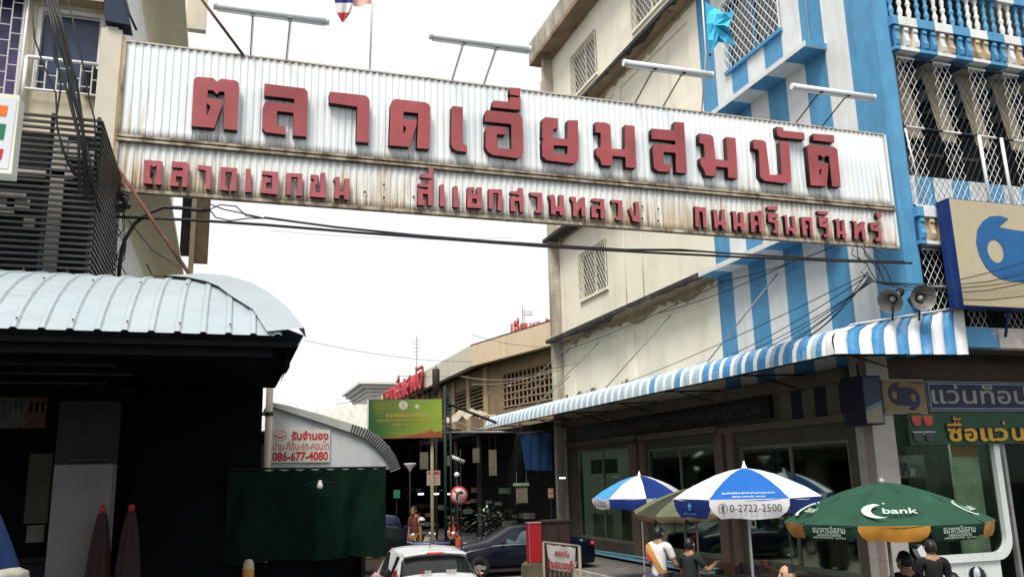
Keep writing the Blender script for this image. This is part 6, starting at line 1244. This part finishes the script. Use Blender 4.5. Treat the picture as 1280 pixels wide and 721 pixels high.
pickup('dark blue pickup parked beyond the white hatchback', 5.35, 28.6, mk('pickup blue', C(18, 26, 58), 0.35, var=0.15), True, 1.28)
t = thing('vendor_tricycle', 'dark blue flat-topped vendor cart standing ahead of the white hatchback', 'cart', (5.15, 23.6, 0))
m = MB(); ol = rrect(4.92, 5.86, .45, 1.16, .07); m.prism(ol, lambda x, z: Vector((x, 23.2, z)), lambda x, z: Vector((x, 24.3, z))); m.build('box', mk('cart blue', C(22, 32, 70), 0.3, var=0.15), t)
m = MB(); m.tube([(4.90, 23.17, 1.18), (5.88, 23.17, 1.17)], .03, 8); m.tube([(4.90, 23.17, 1.18), (4.90, 24.3, 1.18)], .03, 8); m.build('top_rail', mk('rail highlight blue', C(120, 140, 185), 0.3, 0.3), t)  # pale rim paints the bright lit top edge of the cart
for x in (5.0, 5.78): m = MB(); m.lathe([(.15, -.03), (.25, -.03), (.27, 0), (.25, .03), (.15, .03)], (x, 23.5, .27), 16, 0, 'x'); m.build('wheel', M_tyre, t)
m = MB(); m.tube([(5.15, 24.3, .7), (5.15, 24.9, .9), (4.85, 25.0, 1.0)], .02, 6); m.build('handle', M_steel, t)
# motorcycles
def motorbike(label, x, y, rz, col):
    t = thing('motorcycle', label, 'motorcycle', (x, y, 0), rz, 'motorcycles parked by the billboard pole')
    for yy in (-.6, .62):
        m = MB(); m.lathe([(.20, -.04), (.27, -.045), (.29, 0), (.27, .045), (.20, .04)], (0, yy, .29), 20, 0, 'x'); w = m.build('wheel', M_tyre, t, False)
        m = MB(); m.lathe([(.20, -.02), (.20, .02)], (0, yy, .29), 20, 0, 'x')
        for k in range(6): a = k*math.pi/3; m.tube([(0, yy, .29), (0, yy+.2*math.cos(a), .29+.2*math.sin(a))], .012, 4)
        m.build('rim', M_rim, w, False)
    m = MB(); rows = []
    for yy, hw, z0, z1 in ((-.75, .06, .68, .76), (-.4, .13, .55, .78), (-.1, .13, .40, .70), (.2, .08, .35, .55), (.38, .14, .40, .85), (.50, .16, .60, 1.0), (.60, .10, .75, 1.02)):
        rows.append([(hw*math.cos(a*math.pi/4), yy, (z0+z1)/2+(z1-z0)/2*math.sin(a*math.pi/4)) for a in range(8)])
    m.grid(rows, 0, True, True); m.face(rows[0]); m.face(rows[-1]); m.build('body', col, t, False)
    m = MB(); m.grid([[(x_, yy, z+.02*math.cos(x_*12)) for x_ in (-.13, -.07, 0, .07, .13)] for yy, z in ((-.72, .80), (-.4, .83), (-.05, .78), (.05, .70))]); m.build('seat', M_black, t, False)
    m = MB(); m.tube([(-.34, .38, 1.06), (-.12, .46, 1.02), (.12, .46, 1.02), (.34, .38, 1.06)], .018, 6); m.tube([(0, .46, 1.0), (.0, .62, .3)], .03, 6); m.build('handlebar', M_black, t, False)
    m = MB(); m.ell((0, .62, .93), (.09, .05, .08), 12, 8); m.build('headlight', M_head, t, False)
    for s in (-1, 1):
        m = MB(); m.tube([(s*.22, .42, 1.04), (s*.30, .44, 1.2)], .008, 4); m.ell((s*.31, .44, 1.24), (.065, .02, .045), 10, 6); m.build('mirror', M_head, t, False)
    return t
for k, (px, D, rz, lab, col) in enumerate(((530, 26.0, 165, 'motorcycle with a white helmet on its mirror, left of the billboard pole', (0.03, 0.03, 0.035)), (541, 26.6, 195, 'silver grey motorcycle directly behind the billboard pole', (0.16, 0.16, 0.17)), (552, 26.2, 172, 'dark motorcycle nearest to the orange-vested riders', (0.06, 0.015, 0.012)))):
    q = aD(px, 680, D); motorbike(lab, q.x, q.y, math.radians(rz), mk('bike paint %d' % k, col, 0.3, var=0.2))
q = aD(527, 651, 25.7); t = thing('motorcycle_helmet', 'round white crash helmet hung on a motorcycle mirror', 'helmet', q)
m = MB(); m.ell(q, (.115, .13, .125), 14, 10); m.build('shell', mk('helmet white', (0.55, 0.54, 0.52), 0.3), t)
m = MB(); m.grid([[q+Vector((.117*math.cos(a), -.132*math.sin(a), z)) for a in [math.radians(35+11*i) for i in range(11)]] for z in (-.05, .03)]); m.build('visor', M_cgl, t)
# red cabinet, concrete block, cloth notice
q = aD(670, 702, 17); t = thing('red_cabinet', 'bright red upright cabinet standing on a concrete block', 'cabinet', (q.x, q.y, 0))
w_ = .125; z0, z1 = q.z, aD(670, 654, 17).z
m = MB(); m.box(q.x-w_, q.x+w_, q.y, q.y+.2, z0, z1); m.build('case', mk('cabinet red', (0.42, 0.012, 0.02), 0.45, var=0.1), t)
m = MB(); m.box(q.x-w_-.012, q.x+w_+.012, q.y-.01, q.y+.21, z1, z1+.018); m.box(q.x-w_-.008, q.x-w_-.001, q.y-.008, q.y+.0, z0, z1-.001); m.build('edge_trim', mk('trim grey', (0.3, 0.28, 0.28), 0.5), t)
t2 = thing('concrete_block', 'rough concrete block under the red cabinet', 'block', (q.x, q.y, 0))
m = MB(); m.prism([(q.x-.22, 0), (q.x+.16, 0), (q.x+.13, z0-.02), (q.x-.10, z0-.004), (q.x-.19, z0-.06)], lambda x, z: Vector((x, q.y-.05, z)), lambda x, z: Vector((x, q.y+.35, z))); m.build('block', mk('block concrete', (0.14, 0.12, 0.08), 0.95, var=0.3, bump=0.5, spots=0.5), t2)
nb = thing('cloth_notice', 'white cloth notice with red hand-painted Thai words tied to a pipe frame', 'notice', (6.1, 15.6, 0))
cq = [aD(x, y, 16) for x, y in ((683, 680), (719, 684), (719, 716), (688, 711))]
m = MB(); m.grid([[cq[0].lerp(cq[1], i/12).lerp(cq[3].lerp(cq[2], i/12), k/8)+Vector((0, .012*math.sin(i*.9+k*.6), .008*math.sin(i*1.5)*(k == 0))) for i in range(13)] for k in range(9)]); m.build('cloth', mk('cloth white', (0.50, 0.50, 0.50), 0.85, var=0.08), nb)
xd = (cq[1]-cq[0]).normalized(); ce = sum(cq, Vector())/4; fwd = Vector((-.25, -1, 0)).normalized()*.025
zdn = (cq[0]-cq[3]).normalized(); zdn = (zdn-xd*zdn.dot(xd)).normalized()
text('ซอยตัน', .27, .125, ce+fwd+zdn*.10-xd*.01, xd, zdn, M_rd, nb, bold=.03); text('ห้ามจอดรถเต็ม', .50, .19, ce+fwd-zdn*.105, xd, zdn, M_rd, nb, bold=.03)
a, b = aD(679, 677, 16.05), aD(724, 682, 16.05)
m = MB(); m.tube([a, b], .022, 6); m.tube([a, (a.x, a.y, 0)], .022, 6); m.tube([b, (b.x, b.y, 0)], .03, 6); m.build('pipe_frame', mk('frame beige', (0.30, 0.25, 0.19), 0.7, var=0.2), nb)
m = MB(); 
for k in range(6): p = a.lerp(b, .2+k*.12); m.tube([(p.x, p.y+.05, 0), (p.x, p.y+.05, 1.1)], .025, 5)
m.tube([(a.x, a.y+.05, .9), (b.x, b.y+.05, .9)], .02, 5); m.build('rail_fence', M_pil, nb)
t = thing('added_dark_cabinet', 'added dark brown cabinet standing for the shade over the tail of the saloon', 'cabinet', (8.2, 21, 0))  # added to darken the spot where the saloon's tail lies in shade
a, b = aD(682, 650, 22), aD(716, 650, 22)
m = MB(); m.box(a.x, b.x, a.y, a.y+.5, .12, 1.68); m.box(a.x-.03, b.x+.03, a.y-.03, a.y+.53, 1.68, 1.73); m.build('case', mk('cabinet brown', (0.018, 0.012, 0.010), 0.7, var=0.4), t)
xm = (a.x+b.x)/2
for x0, x1 in ((a.x+.02, xm-.01), (xm+.01, b.x-.02)): MB().box(x0, x1, a.y-.02, a.y-.002, .2, 1.62).build('door', mk('cabinet door', (0.026, 0.013, 0.011), 0.6, var=0.4), t)
for x in (a.x+.03, b.x-.09): MB().box(x, x+.06, a.y+.05, a.y+.45, 0, .12).build('foot', M_black, t)
# vendor stall under the umbrellas
t = thing('vendor_cart', 'cluttered dark food cart with pale cartons under the big blue and white umbrella', 'cart', (9.0, 13.6, .13))
m = MB(); m.box(8.4, 10.0, 13.7, 14.3, .55, 1.0); m.box(8.35, 10.05, 13.65, 14.35, 1.0, 1.04); m.build('counter', mk('cart dark', (0.05, 0.04, 0.03), 0.7, var=0.4), t)
for x, y in ((8.45, 13.75), (9.95, 13.75), (8.45, 14.25), (9.95, 14.25)): m = MB(); m.tube([(x, y, .13), (x, y, .55)], .025, 6); m.build('leg', M_steel, t)
m = MB(); random.seed(3)
for i in range(14): x = random.uniform(8.45, 9.9); y = random.uniform(13.75, 14.2); s = random.uniform(.06, .14); m.box(x, x+s, y, y+s, 1.042, 1.042+random.uniform(.05, .2), random.randrange(3))
o = m.build('wares', [mk('ware cream', (0.35, 0.32, 0.24)), mk('ware brown', (0.12, 0.05, 0.02)), mk('ware dark', (0.03, 0.03, 0.03))], t); o['kind'] = 'stuff'
q = aY(1010, 690, 10.3); t = thing('vendor_stall', 'dark stall counter with green cloth sides below the green umbrella', 'stall', (8.6, 10.4, .13))
m = MB(); m.box(7.0, 9.6, 10.2, 10.9, .6, 1.05); m.build('counter', mk('stall dark', (0.025, 0.03, 0.025), 0.8, var=0.4), t)
m = MB(); m.grid([[(7.0+i*.13, 10.18+.015*math.sin(i*1.1), .25+.4*k) for i in range(21)] for k in range(3)]); m.build('cloth_skirt', mk('skirt green', C(16, 38, 28), 0.85, var=0.3), t)
for x, y in ((7.05, 10.25), (9.55, 10.25), (7.05, 10.85), (9.55, 10.85)): m = MB(); m.tube([(x, y, .13), (x, y, .6)], .025, 6); m.build('leg', M_steel, t)
# ================================================================== people
def skinmesh(J, E, root, sub=1):
    names = list(J); me = bpy.data.meshes.new('s'); me.from_pydata([J[n][0] for n in names], [(names.index(a), names.index(b)) for a, b in E], [])
    o = bpy.data.objects.new('s', me); COL.objects.link(o); md = o.modifiers.new('skin', 'SKIN'); md.use_smooth_shade = True; md.branch_smoothing = .4
    for i, n in enumerate(names):
        r = J[n][1]; sv = me.skin_vertices[0].data[i]; sv.radius = (r, r) if not isinstance(r, tuple) else r; sv.use_root = (n == root)
    s = o.modifiers.new('sub', 'SUBSURF'); s.levels = sub; s.render_levels = sub
    dg = bpy.context.evaluated_depsgraph_get(); ev = o.evaluated_get(dg); out = bpy.data.meshes.new_from_object(ev)
    bpy.data.objects.remove(o); return out
M_skin = mk('skin tan', (0.30, 0.165, 0.10), 0.55, var=0.06); M_eye = mk('eye dark', (0.01, 0.01, 0.01), 0.2); M_lip = mk('lip', (0.22, 0.07, 0.06), 0.5); M_hair = mk('hair black', (0.008, 0.008, 0.009), 0.45)
def person(label, head, z0, rz, shirt, pants, lean=0.0, lh=None, rh=None, sit=False, hair='short', group=None, skin=None, turn=0.0, sash=None, vest=None, cap=None):
    H = (head.z-z0)/1.70; sk = skin or M_skin
    t = thing('person', label, 'person', (head.x, head.y, z0), rz, group)
    hz = .93 if not sit else .70
    V = lambda x, y, z: Vector((x, y, z))
    def T(p):                                                # torso points lean forward about the hips
        q = Vector(p)-V(0, 0, .93); q = Matrix.Rotation(-lean, 3, 'X') @ q; return q+V(0, 0, hz)
    sh_ = {s: T((s*.175, 0, 1.395)) for s in (-1, 1)}
    hands = {-1: V(*lh) if lh else T((-.25, .10, .80)), 1: V(*rh) if rh else T((.25, .10, .80))}
    if sit: hands = {s: hands[s]-V(0, 0, .23) if not (lh if s < 0 else rh) else hands[s] for s in hands}
    J = {'pel': (V(0, 0, hz), .13), 'wst': (T((0, 0, 1.08)), .118), 'chs': (T((0, 0, 1.27)), (.145, .115)), 'nkb': (T((0, -.012, 1.425)), .075), 'nck': (T((0, .0, 1.50)), .052), 'hed': (T((0, .015, 1.56)), .06)}
    E = [('pel', 'wst'), ('wst', 'chs'), ('chs', 'nkb'), ('nkb', 'nck'), ('nck', 'hed')]
    for s, n in ((-1, 'l'), (1, 'r')):
        S_, Hn = sh_[s], hands[s]; mid = (S_+Hn)/2; d = (Hn-S_); L_ = .60; bend = max(0.0, L_*L_-d.length_squared)**.5/2
        el = mid+Vector((s*.35, -.55, -.75)).normalized()*bend
        fd = (Hn-el).normalized(); side = fd.cross(V(0, 0, 1)); side = side.normalized() if side.length > .1 else V(1, 0, 0)
        J.update({n+'sh': (S_, .062), n+'ua': (S_.lerp(el, .5), .050), n+'el': (el, .040), n+'fa': (el.lerp(Hn, .45), .038), n+'wr': (Hn, .026), n+'pm': (Hn+fd*.06, (.040, .018))})
        E += [('nkb', n+'sh'), (n+'sh', n+'ua'), (n+'ua', n+'el'), (n+'el', n+'fa'), (n+'fa', n+'wr'), (n+'wr', n+'pm')]
        dn = V(0, 0, -1)
        for i, (off, ln) in enumerate(((-.030, .062), (-.010, .075), (.010, .070), (.029, .052))):
            a = Hn+fd*.095+side*off; b = a+fd*ln*.5+dn*.008; c = b+fd*ln*.35+dn*.028
            J.update({n+'f%d' % i: (a, .0095), n+'g%d' % i: (b, .0085), n+'h%d' % i: (c, .007)}); E += [(n+'pm', n+'f%d' % i), (n+'f%d' % i, n+'g%d' % i), (n+'g%d' % i, n+'h%d' % i)]
        a = Hn+fd*.04+side*(-.045); b = a+fd*.03+side*-.018; J.update({n+'t0': (a, .012), n+'t1': (b, .009)}); E += [(n+'pm', n+'t0'), (n+'t0', n+'t1')]
        if not sit: hip, kn, an, to = V(s*.09, 0, .88), V(s*.10, .035, .50), V(s*.10, -.01, .085), V(s*.12, .15, .035)
        else: hip, kn, an, to = V(s*.10, 0, .66), V(s*.16, .42, .66), V(s*.17, .38, .26), V(s*.18, .53, .22)
        J.update({n+'hp': (hip, .095), n+'th': (hip.lerp(kn, .5), .075), n+'kn': (kn, .055), n+'cf': (kn.lerp(an, .35), .052), n+'an': (an, .036), n+'to': (to, (.038, .028))})
        E += [('pel', n+'hp'), (n+'hp', n+'th'), (n+'th', n+'kn'), (n+'kn', n+'cf'), (n+'cf', n+'an'), (n+'an', n+'to')]
    me = skinmesh(J, E, 'pel')
    hc = T((0, .02, 1.592)); Rm = Matrix.Rotation(turn, 3, 'Z')
    m = MB(); m.ell(hc, (.076, .094, .112), 16, 12, 0, Rm)
    def hp(x, y, z): return hc+Rm @ V(x, y, z)
    m.ell(hp(0, .05, -.06), (.052, .05, .052), 12, 8); m.tube([hp(0, .090, .018), hp(0, .108, -.012), hp(0, .104, -.024), hp(0, .088, -.026)], [.008, .012, .014, .008], 8)
    for s in (-1, 1): m.ell(hp(s*.078, .0, -.005), (.012, .022, .032), 8, 6); m.ell(hp(s*.031, .084, .008), (.013, .008, .008), 8, 5, 1); m.tube([hp(s*.018, .090, .028), hp(s*.045, .082, .030)], .005, 5, 1)
    m.tube([hp(-.024, .090, -.055), hp(0, .097, -.055), hp(.024, .090, -.055)], .006, 6, 2)
    o2 = m.build('tmp', [sk, M_eye, M_lip], None); bm = bmesh.new(); bm.from_mesh(me); bm.from_mesh(o2.data)
    mb_ = bpy.data.meshes.new('body'); 
    bm.to_mesh(mb_); bm.free(); bpy.data.objects.remove(o2); bpy.data.meshes.remove(me)
    for a in (sk, M_eye, M_lip): mb_.materials.append(a)
    body = bpy.data.objects.new('body', mb_); COL.objects.link(body); body.parent = t
    def cloth(name, JJ, EE, root, mat_, puff):
        J2 = {k: (JJ[k][0], tuple(r+puff for r in JJ[k][1]) if isinstance(JJ[k][1], tuple) else JJ[k][1]+puff) for k in JJ}
        mm = skinmesh(J2, EE, root); mm.name = name
        for p in mm.polygons: p.use_smooth = True
        mm.materials.clear(); mm.materials.append(mat_); o = bpy.data.objects.new(name, mm); COL.objects.link(o); o.parent = t; return o
    JS = {k: J[k] for k in ('wst', 'chs', 'lsh', 'rsh', 'lua', 'rua')}; JS['hem'] = (J['pel'][0]+V(0, 0, -.03), .145); JS['nkb'] = (J['nkb'][0]-V(0, 0, .02), .078); JS['lsl'] = (J['lsh'][0].lerp(J['lel'][0], .68), .055); JS['rsl'] = (J['rsh'][0].lerp(J['rel'][0], .68), .055)
    cloth('shirt', JS, [('hem', 'wst'), ('wst', 'chs'), ('chs', 'nkb'), ('nkb', 'lsh'), ('nkb', 'rsh'), ('lsh', 'lua'), ('rsh', 'rua'), ('lua', 'lsl'), ('rua', 'rsl')], 'wst', shirt, .016)
    if vest: 
        JV = {k: JS[k] for k in ('hem', 'wst', 'chs', 'nkb', 'lsh', 'rsh')}
        cloth('vest', JV, [('hem', 'wst'), ('wst', 'chs'), ('chs', 'nkb'), ('nkb', 'lsh'), ('nkb', 'rsh')], 'wst', vest, .028)
    JP = {k: J[k] for k in ('pel', 'lhp', 'lth', 'lkn', 'lcf', 'lan', 'rhp', 'rth', 'rkn', 'rcf', 'ran')}
    cloth('trousers', JP, [('pel', 'lhp'), ('lhp', 'lth'), ('lth', 'lkn'), ('lkn', 'lcf'), ('lcf', 'lan'), ('pel', 'rhp'), ('rhp', 'rth'), ('rth', 'rkn'), ('rkn', 'rcf'), ('rcf', 'ran')], 'pel', pants, .014)
    m = MB(); n_, k_ = 18, 12; kf = 1.09
    rows = []
    for k in range(k_+1):
        a = math.pi*k/k_-math.pi/2; rows.append([V(.076*kf*math.cos(a)*math.cos(2*math.pi*j/n_), .094*kf*math.cos(a)*math.sin(2*math.pi*j/n_)-.006, .112*kf*math.sin(a)) for j in range(n_)])
    for k in range(k_):
        for j in range(n_):
            q = [rows[k][j], rows[k][(j+1) % n_], rows[k+1][(j+1) % n_], rows[k+1][j]]; c = sum(q, V(0, 0, 0))/4
            lim = -.055 if c.y < 0 else (-.055+c.y*1.6)
            if hair == 'bald': lim = .02 if c.y < .02 else 9
            if hair == 'long': lim = -.2 if c.y < .02 else lim
            if c.z > lim: m.face([hc+Rm @ (p*(1+.05*math.sin(p.x*190+p.z*130)*math.sin(p.y*170+p.z*210))) for p in q], 0, True)
    if hair == 'long': m.grid([[hc+Rm @ V(.085*math.cos(a), .07*math.sin(a)-.02, z) for a in [math.radians(180+18*i) for i in range(11)]] for z in (.02, -.08, -.17, -.22)])
    m.build('hair', M_hair, t, False)
    if cap:
        m = MB(); m.lathe([(.088, .0), (.095, .05), (.08, .10), (.04, .13), (0, .135)], hc+V(0, 0, .03), 18, 0, 'z', lambda a, b: (b//2) % 2); m.face([hc+Rm @ V(x, y, .035) for x, y in ((-.07, .06), (-.06, .15), (0, .17), (.06, .15), (.07, .06))], 1); m.build('cap', cap, t, False)
    if sash:
        c0 = J['chs'][0]; m = MB(); pts = [T((-.13, -.15, 1.42)), T((-.08, -.175, 1.32)), T((.02, -.175, 1.18)), T((.10, -.16, 1.04)), T((.16, -.10, .92))]
        m.grid([[p+V(dx, 0, dx*.5) for p in pts] for dx in (-.035, .035)]); m.grid([[p+V(dx, .012, dx*.5) for p in pts] for dx in (-.035, .035)]); m.build('strap', sash, t, False)
        m = MB(); m.prism([(-.07, 1.30), (.0, 1.34), (.05, 1.28), (.03, 1.18), (-.04, 1.15), (-.09, 1.22)], lambda x, z: T((x-.05, -.170, z)), lambda x, z: T((x-.05, -.160, z))); m.build('shirt_print', mk('print red', (0.45, 0.04, 0.02), 0.7), t, False)
    t.scale = (H, H, H)
    return t
fab = lambda n, c, **k: mk(n, c, 0.85, var=0.12, **k)
F_w = fab('cotton white', (0.62, 0.60, 0.62)); F_dk = fab('cotton dark', (0.010, 0.017, 0.015)); F_bk = fab('cotton black', (0.004, 0.0045, 0.005)); F_jn = fab('denim', (0.03, 0.04, 0.07)); F_or = fab('vest orange', (0.55, 0.09, 0.015)); F_mr = fab('cotton maroon', (0.13, 0.04, 0.03)); F_gy = fab('cotton grey', (0.15, 0.15, 0.15)); F_br = fab('cotton rust', (0.25, 0.07, 0.03)); F_am = fab('sash amber', (0.55, 0.24, 0.04))
R = math.radians
person('man in a white t-shirt with an orange strap across his back, turned to the shop', aD(821, 658, 15), .13, R(-58), F_w, F_jn, lean=.06, rh=(.22, .36, 1.05), lh=(-.18, .40, 1.05), sash=F_am, turn=R(-10))
person('person in a dark top holding something up beside the white-shirted man', aD(861, 672, 14), .13, R(-68), F_dk, F_bk, rh=(.20, .42, 1.28), lh=(-.2, .38, 1.1))
person('balding man whose lit face looks left below the big umbrella', aD(985, 706, 9.6), .13, R(78), F_bk, F_bk, hair='bald', turn=R(8), skin=mk('skin light', (0.42, 0.24, 0.16), 0.5, var=0.06))
person('short-haired person in black left of the pale pillar foot, back turned', aD(1130, 689, 10.5), .13, R(-15), F_bk, F_bk, turn=R(25))
person('broad person in black standing tall in front of the white tiled wall', aD(1162, 674, 12.2), .13, R(-25), F_bk, F_bk)
person('dark-haired person showing only the top of the head at the bottom edge', aD(1191, 716, 9.2), .13, R(-30), F_bk, F_bk, hair='long')
person('person in a black and white striped cap at the bottom right edge', aD(1222, 714, 9.0), .13, R(-40), F_gy, F_bk, cap=[mk('cap white', (0.6, 0.6, 0.58), 0.7), M_hair])
person('person in a maroon shirt and ochre trousers standing by the parked motorcycles', aD(521, 632, 27.2), 0, R(120), F_mr, fab('trousers ochre', (0.22, 0.10, 0.03)), lean=.12)
person('rider in an orange vest standing just left of the dark saloon', aD(565, 643, 28.2), 0, R(170), F_bk, F_bk, vest=F_or, group='motorcycle taxi riders')
person('rider in an orange vest sitting low at the bonnet of the dark saloon', aD(573, 656, 28.0), 0, R(120), F_br, F_bk, vest=F_or, sit=True, group='motorcycle taxi riders')
q = aD(573, 656, 28.0); t = thing('stool', 'small plastic stool under the sitting orange-vested rider', 'stool', (q.x, q.y, 0))
sq = (q.z)/1.70*.58
m = MB(); m.box(q.x-.16, q.x+.16, q.y-.16, q.y+.16, sq-.04, sq); m.build('seat', mk('stool red', (0.3, 0.03, 0.02), 0.5), t)
for sx in (-1, 1):
    for sy in (-1, 1): m = MB(); m.tube([(q.x+sx*.13, q.y+sy*.13, sq-.04), (q.x+sx*.16, q.y+sy*.16, 0)], .018, 6); m.build('leg', MATS['stool red'], t)
# ================================================================== cables, stays and struts
def cable(label, pts, r, name='overhead_cable', group=None, m_=None, n=5):
    o = MB().tube(pts, r, n).build(name, m_ or M_cable, None); return tag(o, label, 'cable', group)
a = aY(150, 250, 12.6); b = aY(295, 268, 12.6); c_ = aY(660, 303, 12.6); d_ = aY(1135, 322, 12.6)
def wig(pts, amp, seed):
    random.seed(seed); return [p+Vector((0, 0, random.uniform(-amp, amp))) for p in pts]
P1 = [aY(x, y, 12.6) for x, y in ((330, 272), (420, 284), (520, 294), (620, 302), (700, 307), (780, 312), (850, 312), (900, 316), (980, 321), (1060, 325), (1130, 327))]
cable('upper of the two thick black cables crossing below the market sign', P1, .017, n=6)
P1b = [p+Vector((0, .03, .018*math.sin(i*1.9))) for i, p in enumerate(P1)]
cable('thin cable twisted around the upper thick cable below the sign', P1b, .010, n=5)
P2 = [aY(x, y, 12.55) for x, y in ((145, 271), (240, 275), (330, 281), (440, 290), (560, 299), (680, 308), (800, 315), (920, 321), (1040, 326), (1140, 329))]
cable('lower of the two thick black cables crossing below the market sign', P2, .021, n=6)
cable('thick black cable looping up from the left canopy to the sign', [aY(x, y, 12.6) for x, y in ((148, 352), (150, 325), (156, 300), (168, 280), (186, 266), (205, 259), (225, 260), (250, 263), (262, 262))], .027, n=8)
for k, pts in enumerate((((262, 262), (275, 256), (295, 258), (308, 270), (330, 273)), ((262, 262), (270, 272), (288, 276), (310, 273), (330, 273)), ((250, 263), (262, 255), (280, 262), (300, 266), (330, 273)))):
    cable(('top splice strand of the cable joint under the sign', 'bottom splice strand of the cable joint under the sign', 'middle splice strand of the cable joint under the sign')[k], [aY(x, y, 12.58) for x, y in pts], .010)
B = [((58, 0), (66, 40), (68, 72), (82, 105), (98, 170), (100, 240)), ((64, 0), (74, 40), (82, 75), (92, 112), (103, 150), (106, 245)), ((70, 0), (80, 45), (90, 80), (92, 120), (100, 155), (112, 200), (118, 240)), ((52, -5), (60, 30), (70, 60), (76, 110), (70, 150), (78, 185), (92, 215)), ((40, 0), (43, 45), (54, 80), (70, 115), (72, 160), (84, 200), (100, 228)), ((85, 0), (95, 45), (104, 85), (112, 130), (118, 150), (122, 235)), ((61, 0), (72, 55), (84, 85), (90, 130), (104, 185), (110, 250)), ((67, 0), (77, 30), (80, 62), (96, 100), (101, 140), (110, 215), (126, 262))]
for k, pts in enumerate(B):
    cable('one strand of the tangled black cable bundle hanging in front of the louvred screen', wig([aY(x, y, 10.55+.03*k) for x, y in pts], .03, k), .011 if k in (3, 4, 5) else .018, group='tangled cable bundle on the left building', n=6)
random.seed(21)
for k in range(5):
    cable('thin drooping wire in the tangle behind the lower left corner of the sign', [aY(140+random.uniform(-4, 18), 235+i*22+random.uniform(-6, 6), 12.75) for i in range(6)], .007, group='thin wires tangled at the left pillar')
m = MB()
for k in range(26): p = aY(150+random.uniform(-10, 6), 250+random.uniform(-9, 16), 12.7); m.tube([p, p+Vector((random.uniform(-.12, .12), .02, random.uniform(-.12, .12))), p+Vector((random.uniform(-.15, .15), 0, random.uniform(-.15, .15)))], .014, 5)
tag(m.build('cable_knot', M_cable, None), 'dark knot of cable ends at the lower left corner of the market sign', 'cable')
cable('rusty brown stay rod slanting down from the sign to the left canopy', [aY(140, 200, 12.7), aY(243, 352, 11.6)], .026, 'stay_rod', None, M_rustpipe, 8)
cable('rusty brown stay rod rising from the top of the sign to the upper left', [aY(304, 69, 12.95), aY(245, -10, 12.6)], .022, 'stay_rod', None, M_rustpipe, 8)
cable('thin wire slanting across the coved balcony above the left canopy', [aY(160, 275, 12.8), aY(190, 312, 12.5), aY(226, 335, 12.2)], .009)
cable('short dark wire stub on the coved balcony', [aY(183, 330, 12.8), aY(193, 349, 12.6)], .012)
q = aY(1092, 351, 13.0)
fan = [((905, 452), 12.3), ((922, 450), 12.3), ((945, 446), 12.35), ((975, 436), 12.4), ((998, 428), 12.4), ((865, 462), 12.3), ((760, 486), 12.35), ((1010, 420), 12.42)]
for k, (e, X) in enumerate(fan):
    cable('one of the thin black wires fanning from the horn speakers along the striped wall', catenary(q+Vector((0, .02*k, .03*k)), aX(e[0], e[1], X), .12+.03*(k % 3)), .010, group='wires fanning over the striped wall')
for k, (x0, y0, x1, y1) in enumerate(((985, 330, 820, 392), (1060, 300, 900, 352), (905, 352, 700, 440))):
    cable(('wire running just beneath the ledge on the stained cream wall', 'wire from the sign end along the upper striped wall', 'upper wire along the recessed panels of the cream wall')[k], catenary(aX(x0, y0, 12.35), aX(x1, y1, 12.35), .1), .013)
for k, (x0, y0, x1, y1) in enumerate(((972, 342, 870, 470), (838, 394, 755, 487), (748, 429, 668, 508), (712, 436, 632, 527))):
    a = aX(x0, y0, 12.45); b = aX(x1, y1, 11.3)
    cable(('steel stay from the striped wall down to the awning', 'steel stay from the middle of the cream wall down to the awning', 'steel stay from the cream wall panel joint down to the awning', 'steel stay at the far corner of the cream wall down to the awning')[k], [a, b], .016, 'stay_rod', None, M_steel, 6)
for k in range(6):
    random.seed(40+k); x = 1075+k*6
    cable('loose tangled wire end hanging from the right end of the market sign', [aY(x-10+random.uniform(-6, 10)+j*5, 308+j*11+random.uniform(-3, 3), 12.9) for j in range(5)], .010, group='loose wire ends at the right of the sign')
for k, (ya, yb, yc) in enumerate(((352, 341, 325), (356, 352, 340), (361, 357, 349), (366, 363, 352), (374, 375, 369))):
    cable(('topmost wire crossing in front of the tan signboard', 'second wire crossing in front of the tan signboard', 'third wire crossing in front of the tan signboard', 'fourth wire crossing in front of the tan signboard', 'lowest wire crossing in front of the tan signboard')[k], [aY(1092, 352, 12.6), aY(1150, (352+ya)/2+3, 12.5), aY(1190, ya, 12.42), aY(1235, yb, 12.4), aY(1290, yc, 12.4)], .009)
for k, (pa, pb) in enumerate((((340, 288), (640, 297)), ((590, 418), (700, 432)), ((380, 425), (590, 452)), ((500, 470), (720, 455)), ((420, 505), (530, 470)))):
    cable(('faint thin wire against the white sky below the cables', 'faint wire passing before the tan parapet', 'faint wire from the left canopy across the open sky', 'faint wire beneath the tan parapet', 'faint wire above the green billboard')[k], catenary(aD(pa[0], pa[1], 24), aD(pb[0], pb[1], 30), .15), .006 if k else .004, n=4)
for k, (p0, p1) in enumerate((((640, 497), (735, 407)), ((655, 516), (712, 470)), ((590, 480), (705, 455)), ((575, 470), (700, 462)))):
    cable(('pale grey cable sweeping down from the cream wall corner', 'second pale cable near the awning end', 'slack pale cable in front of the breeze-block wall', 'lower slack pale cable in front of the slatted vents')[k], catenary(aD(p0[0], p0[1], 34), aD(p1[0], p1[1], 31), .25 if k > 1 else .05), .018, m_=mk('cable grey', (0.22, 0.19, 0.15), 0.7))
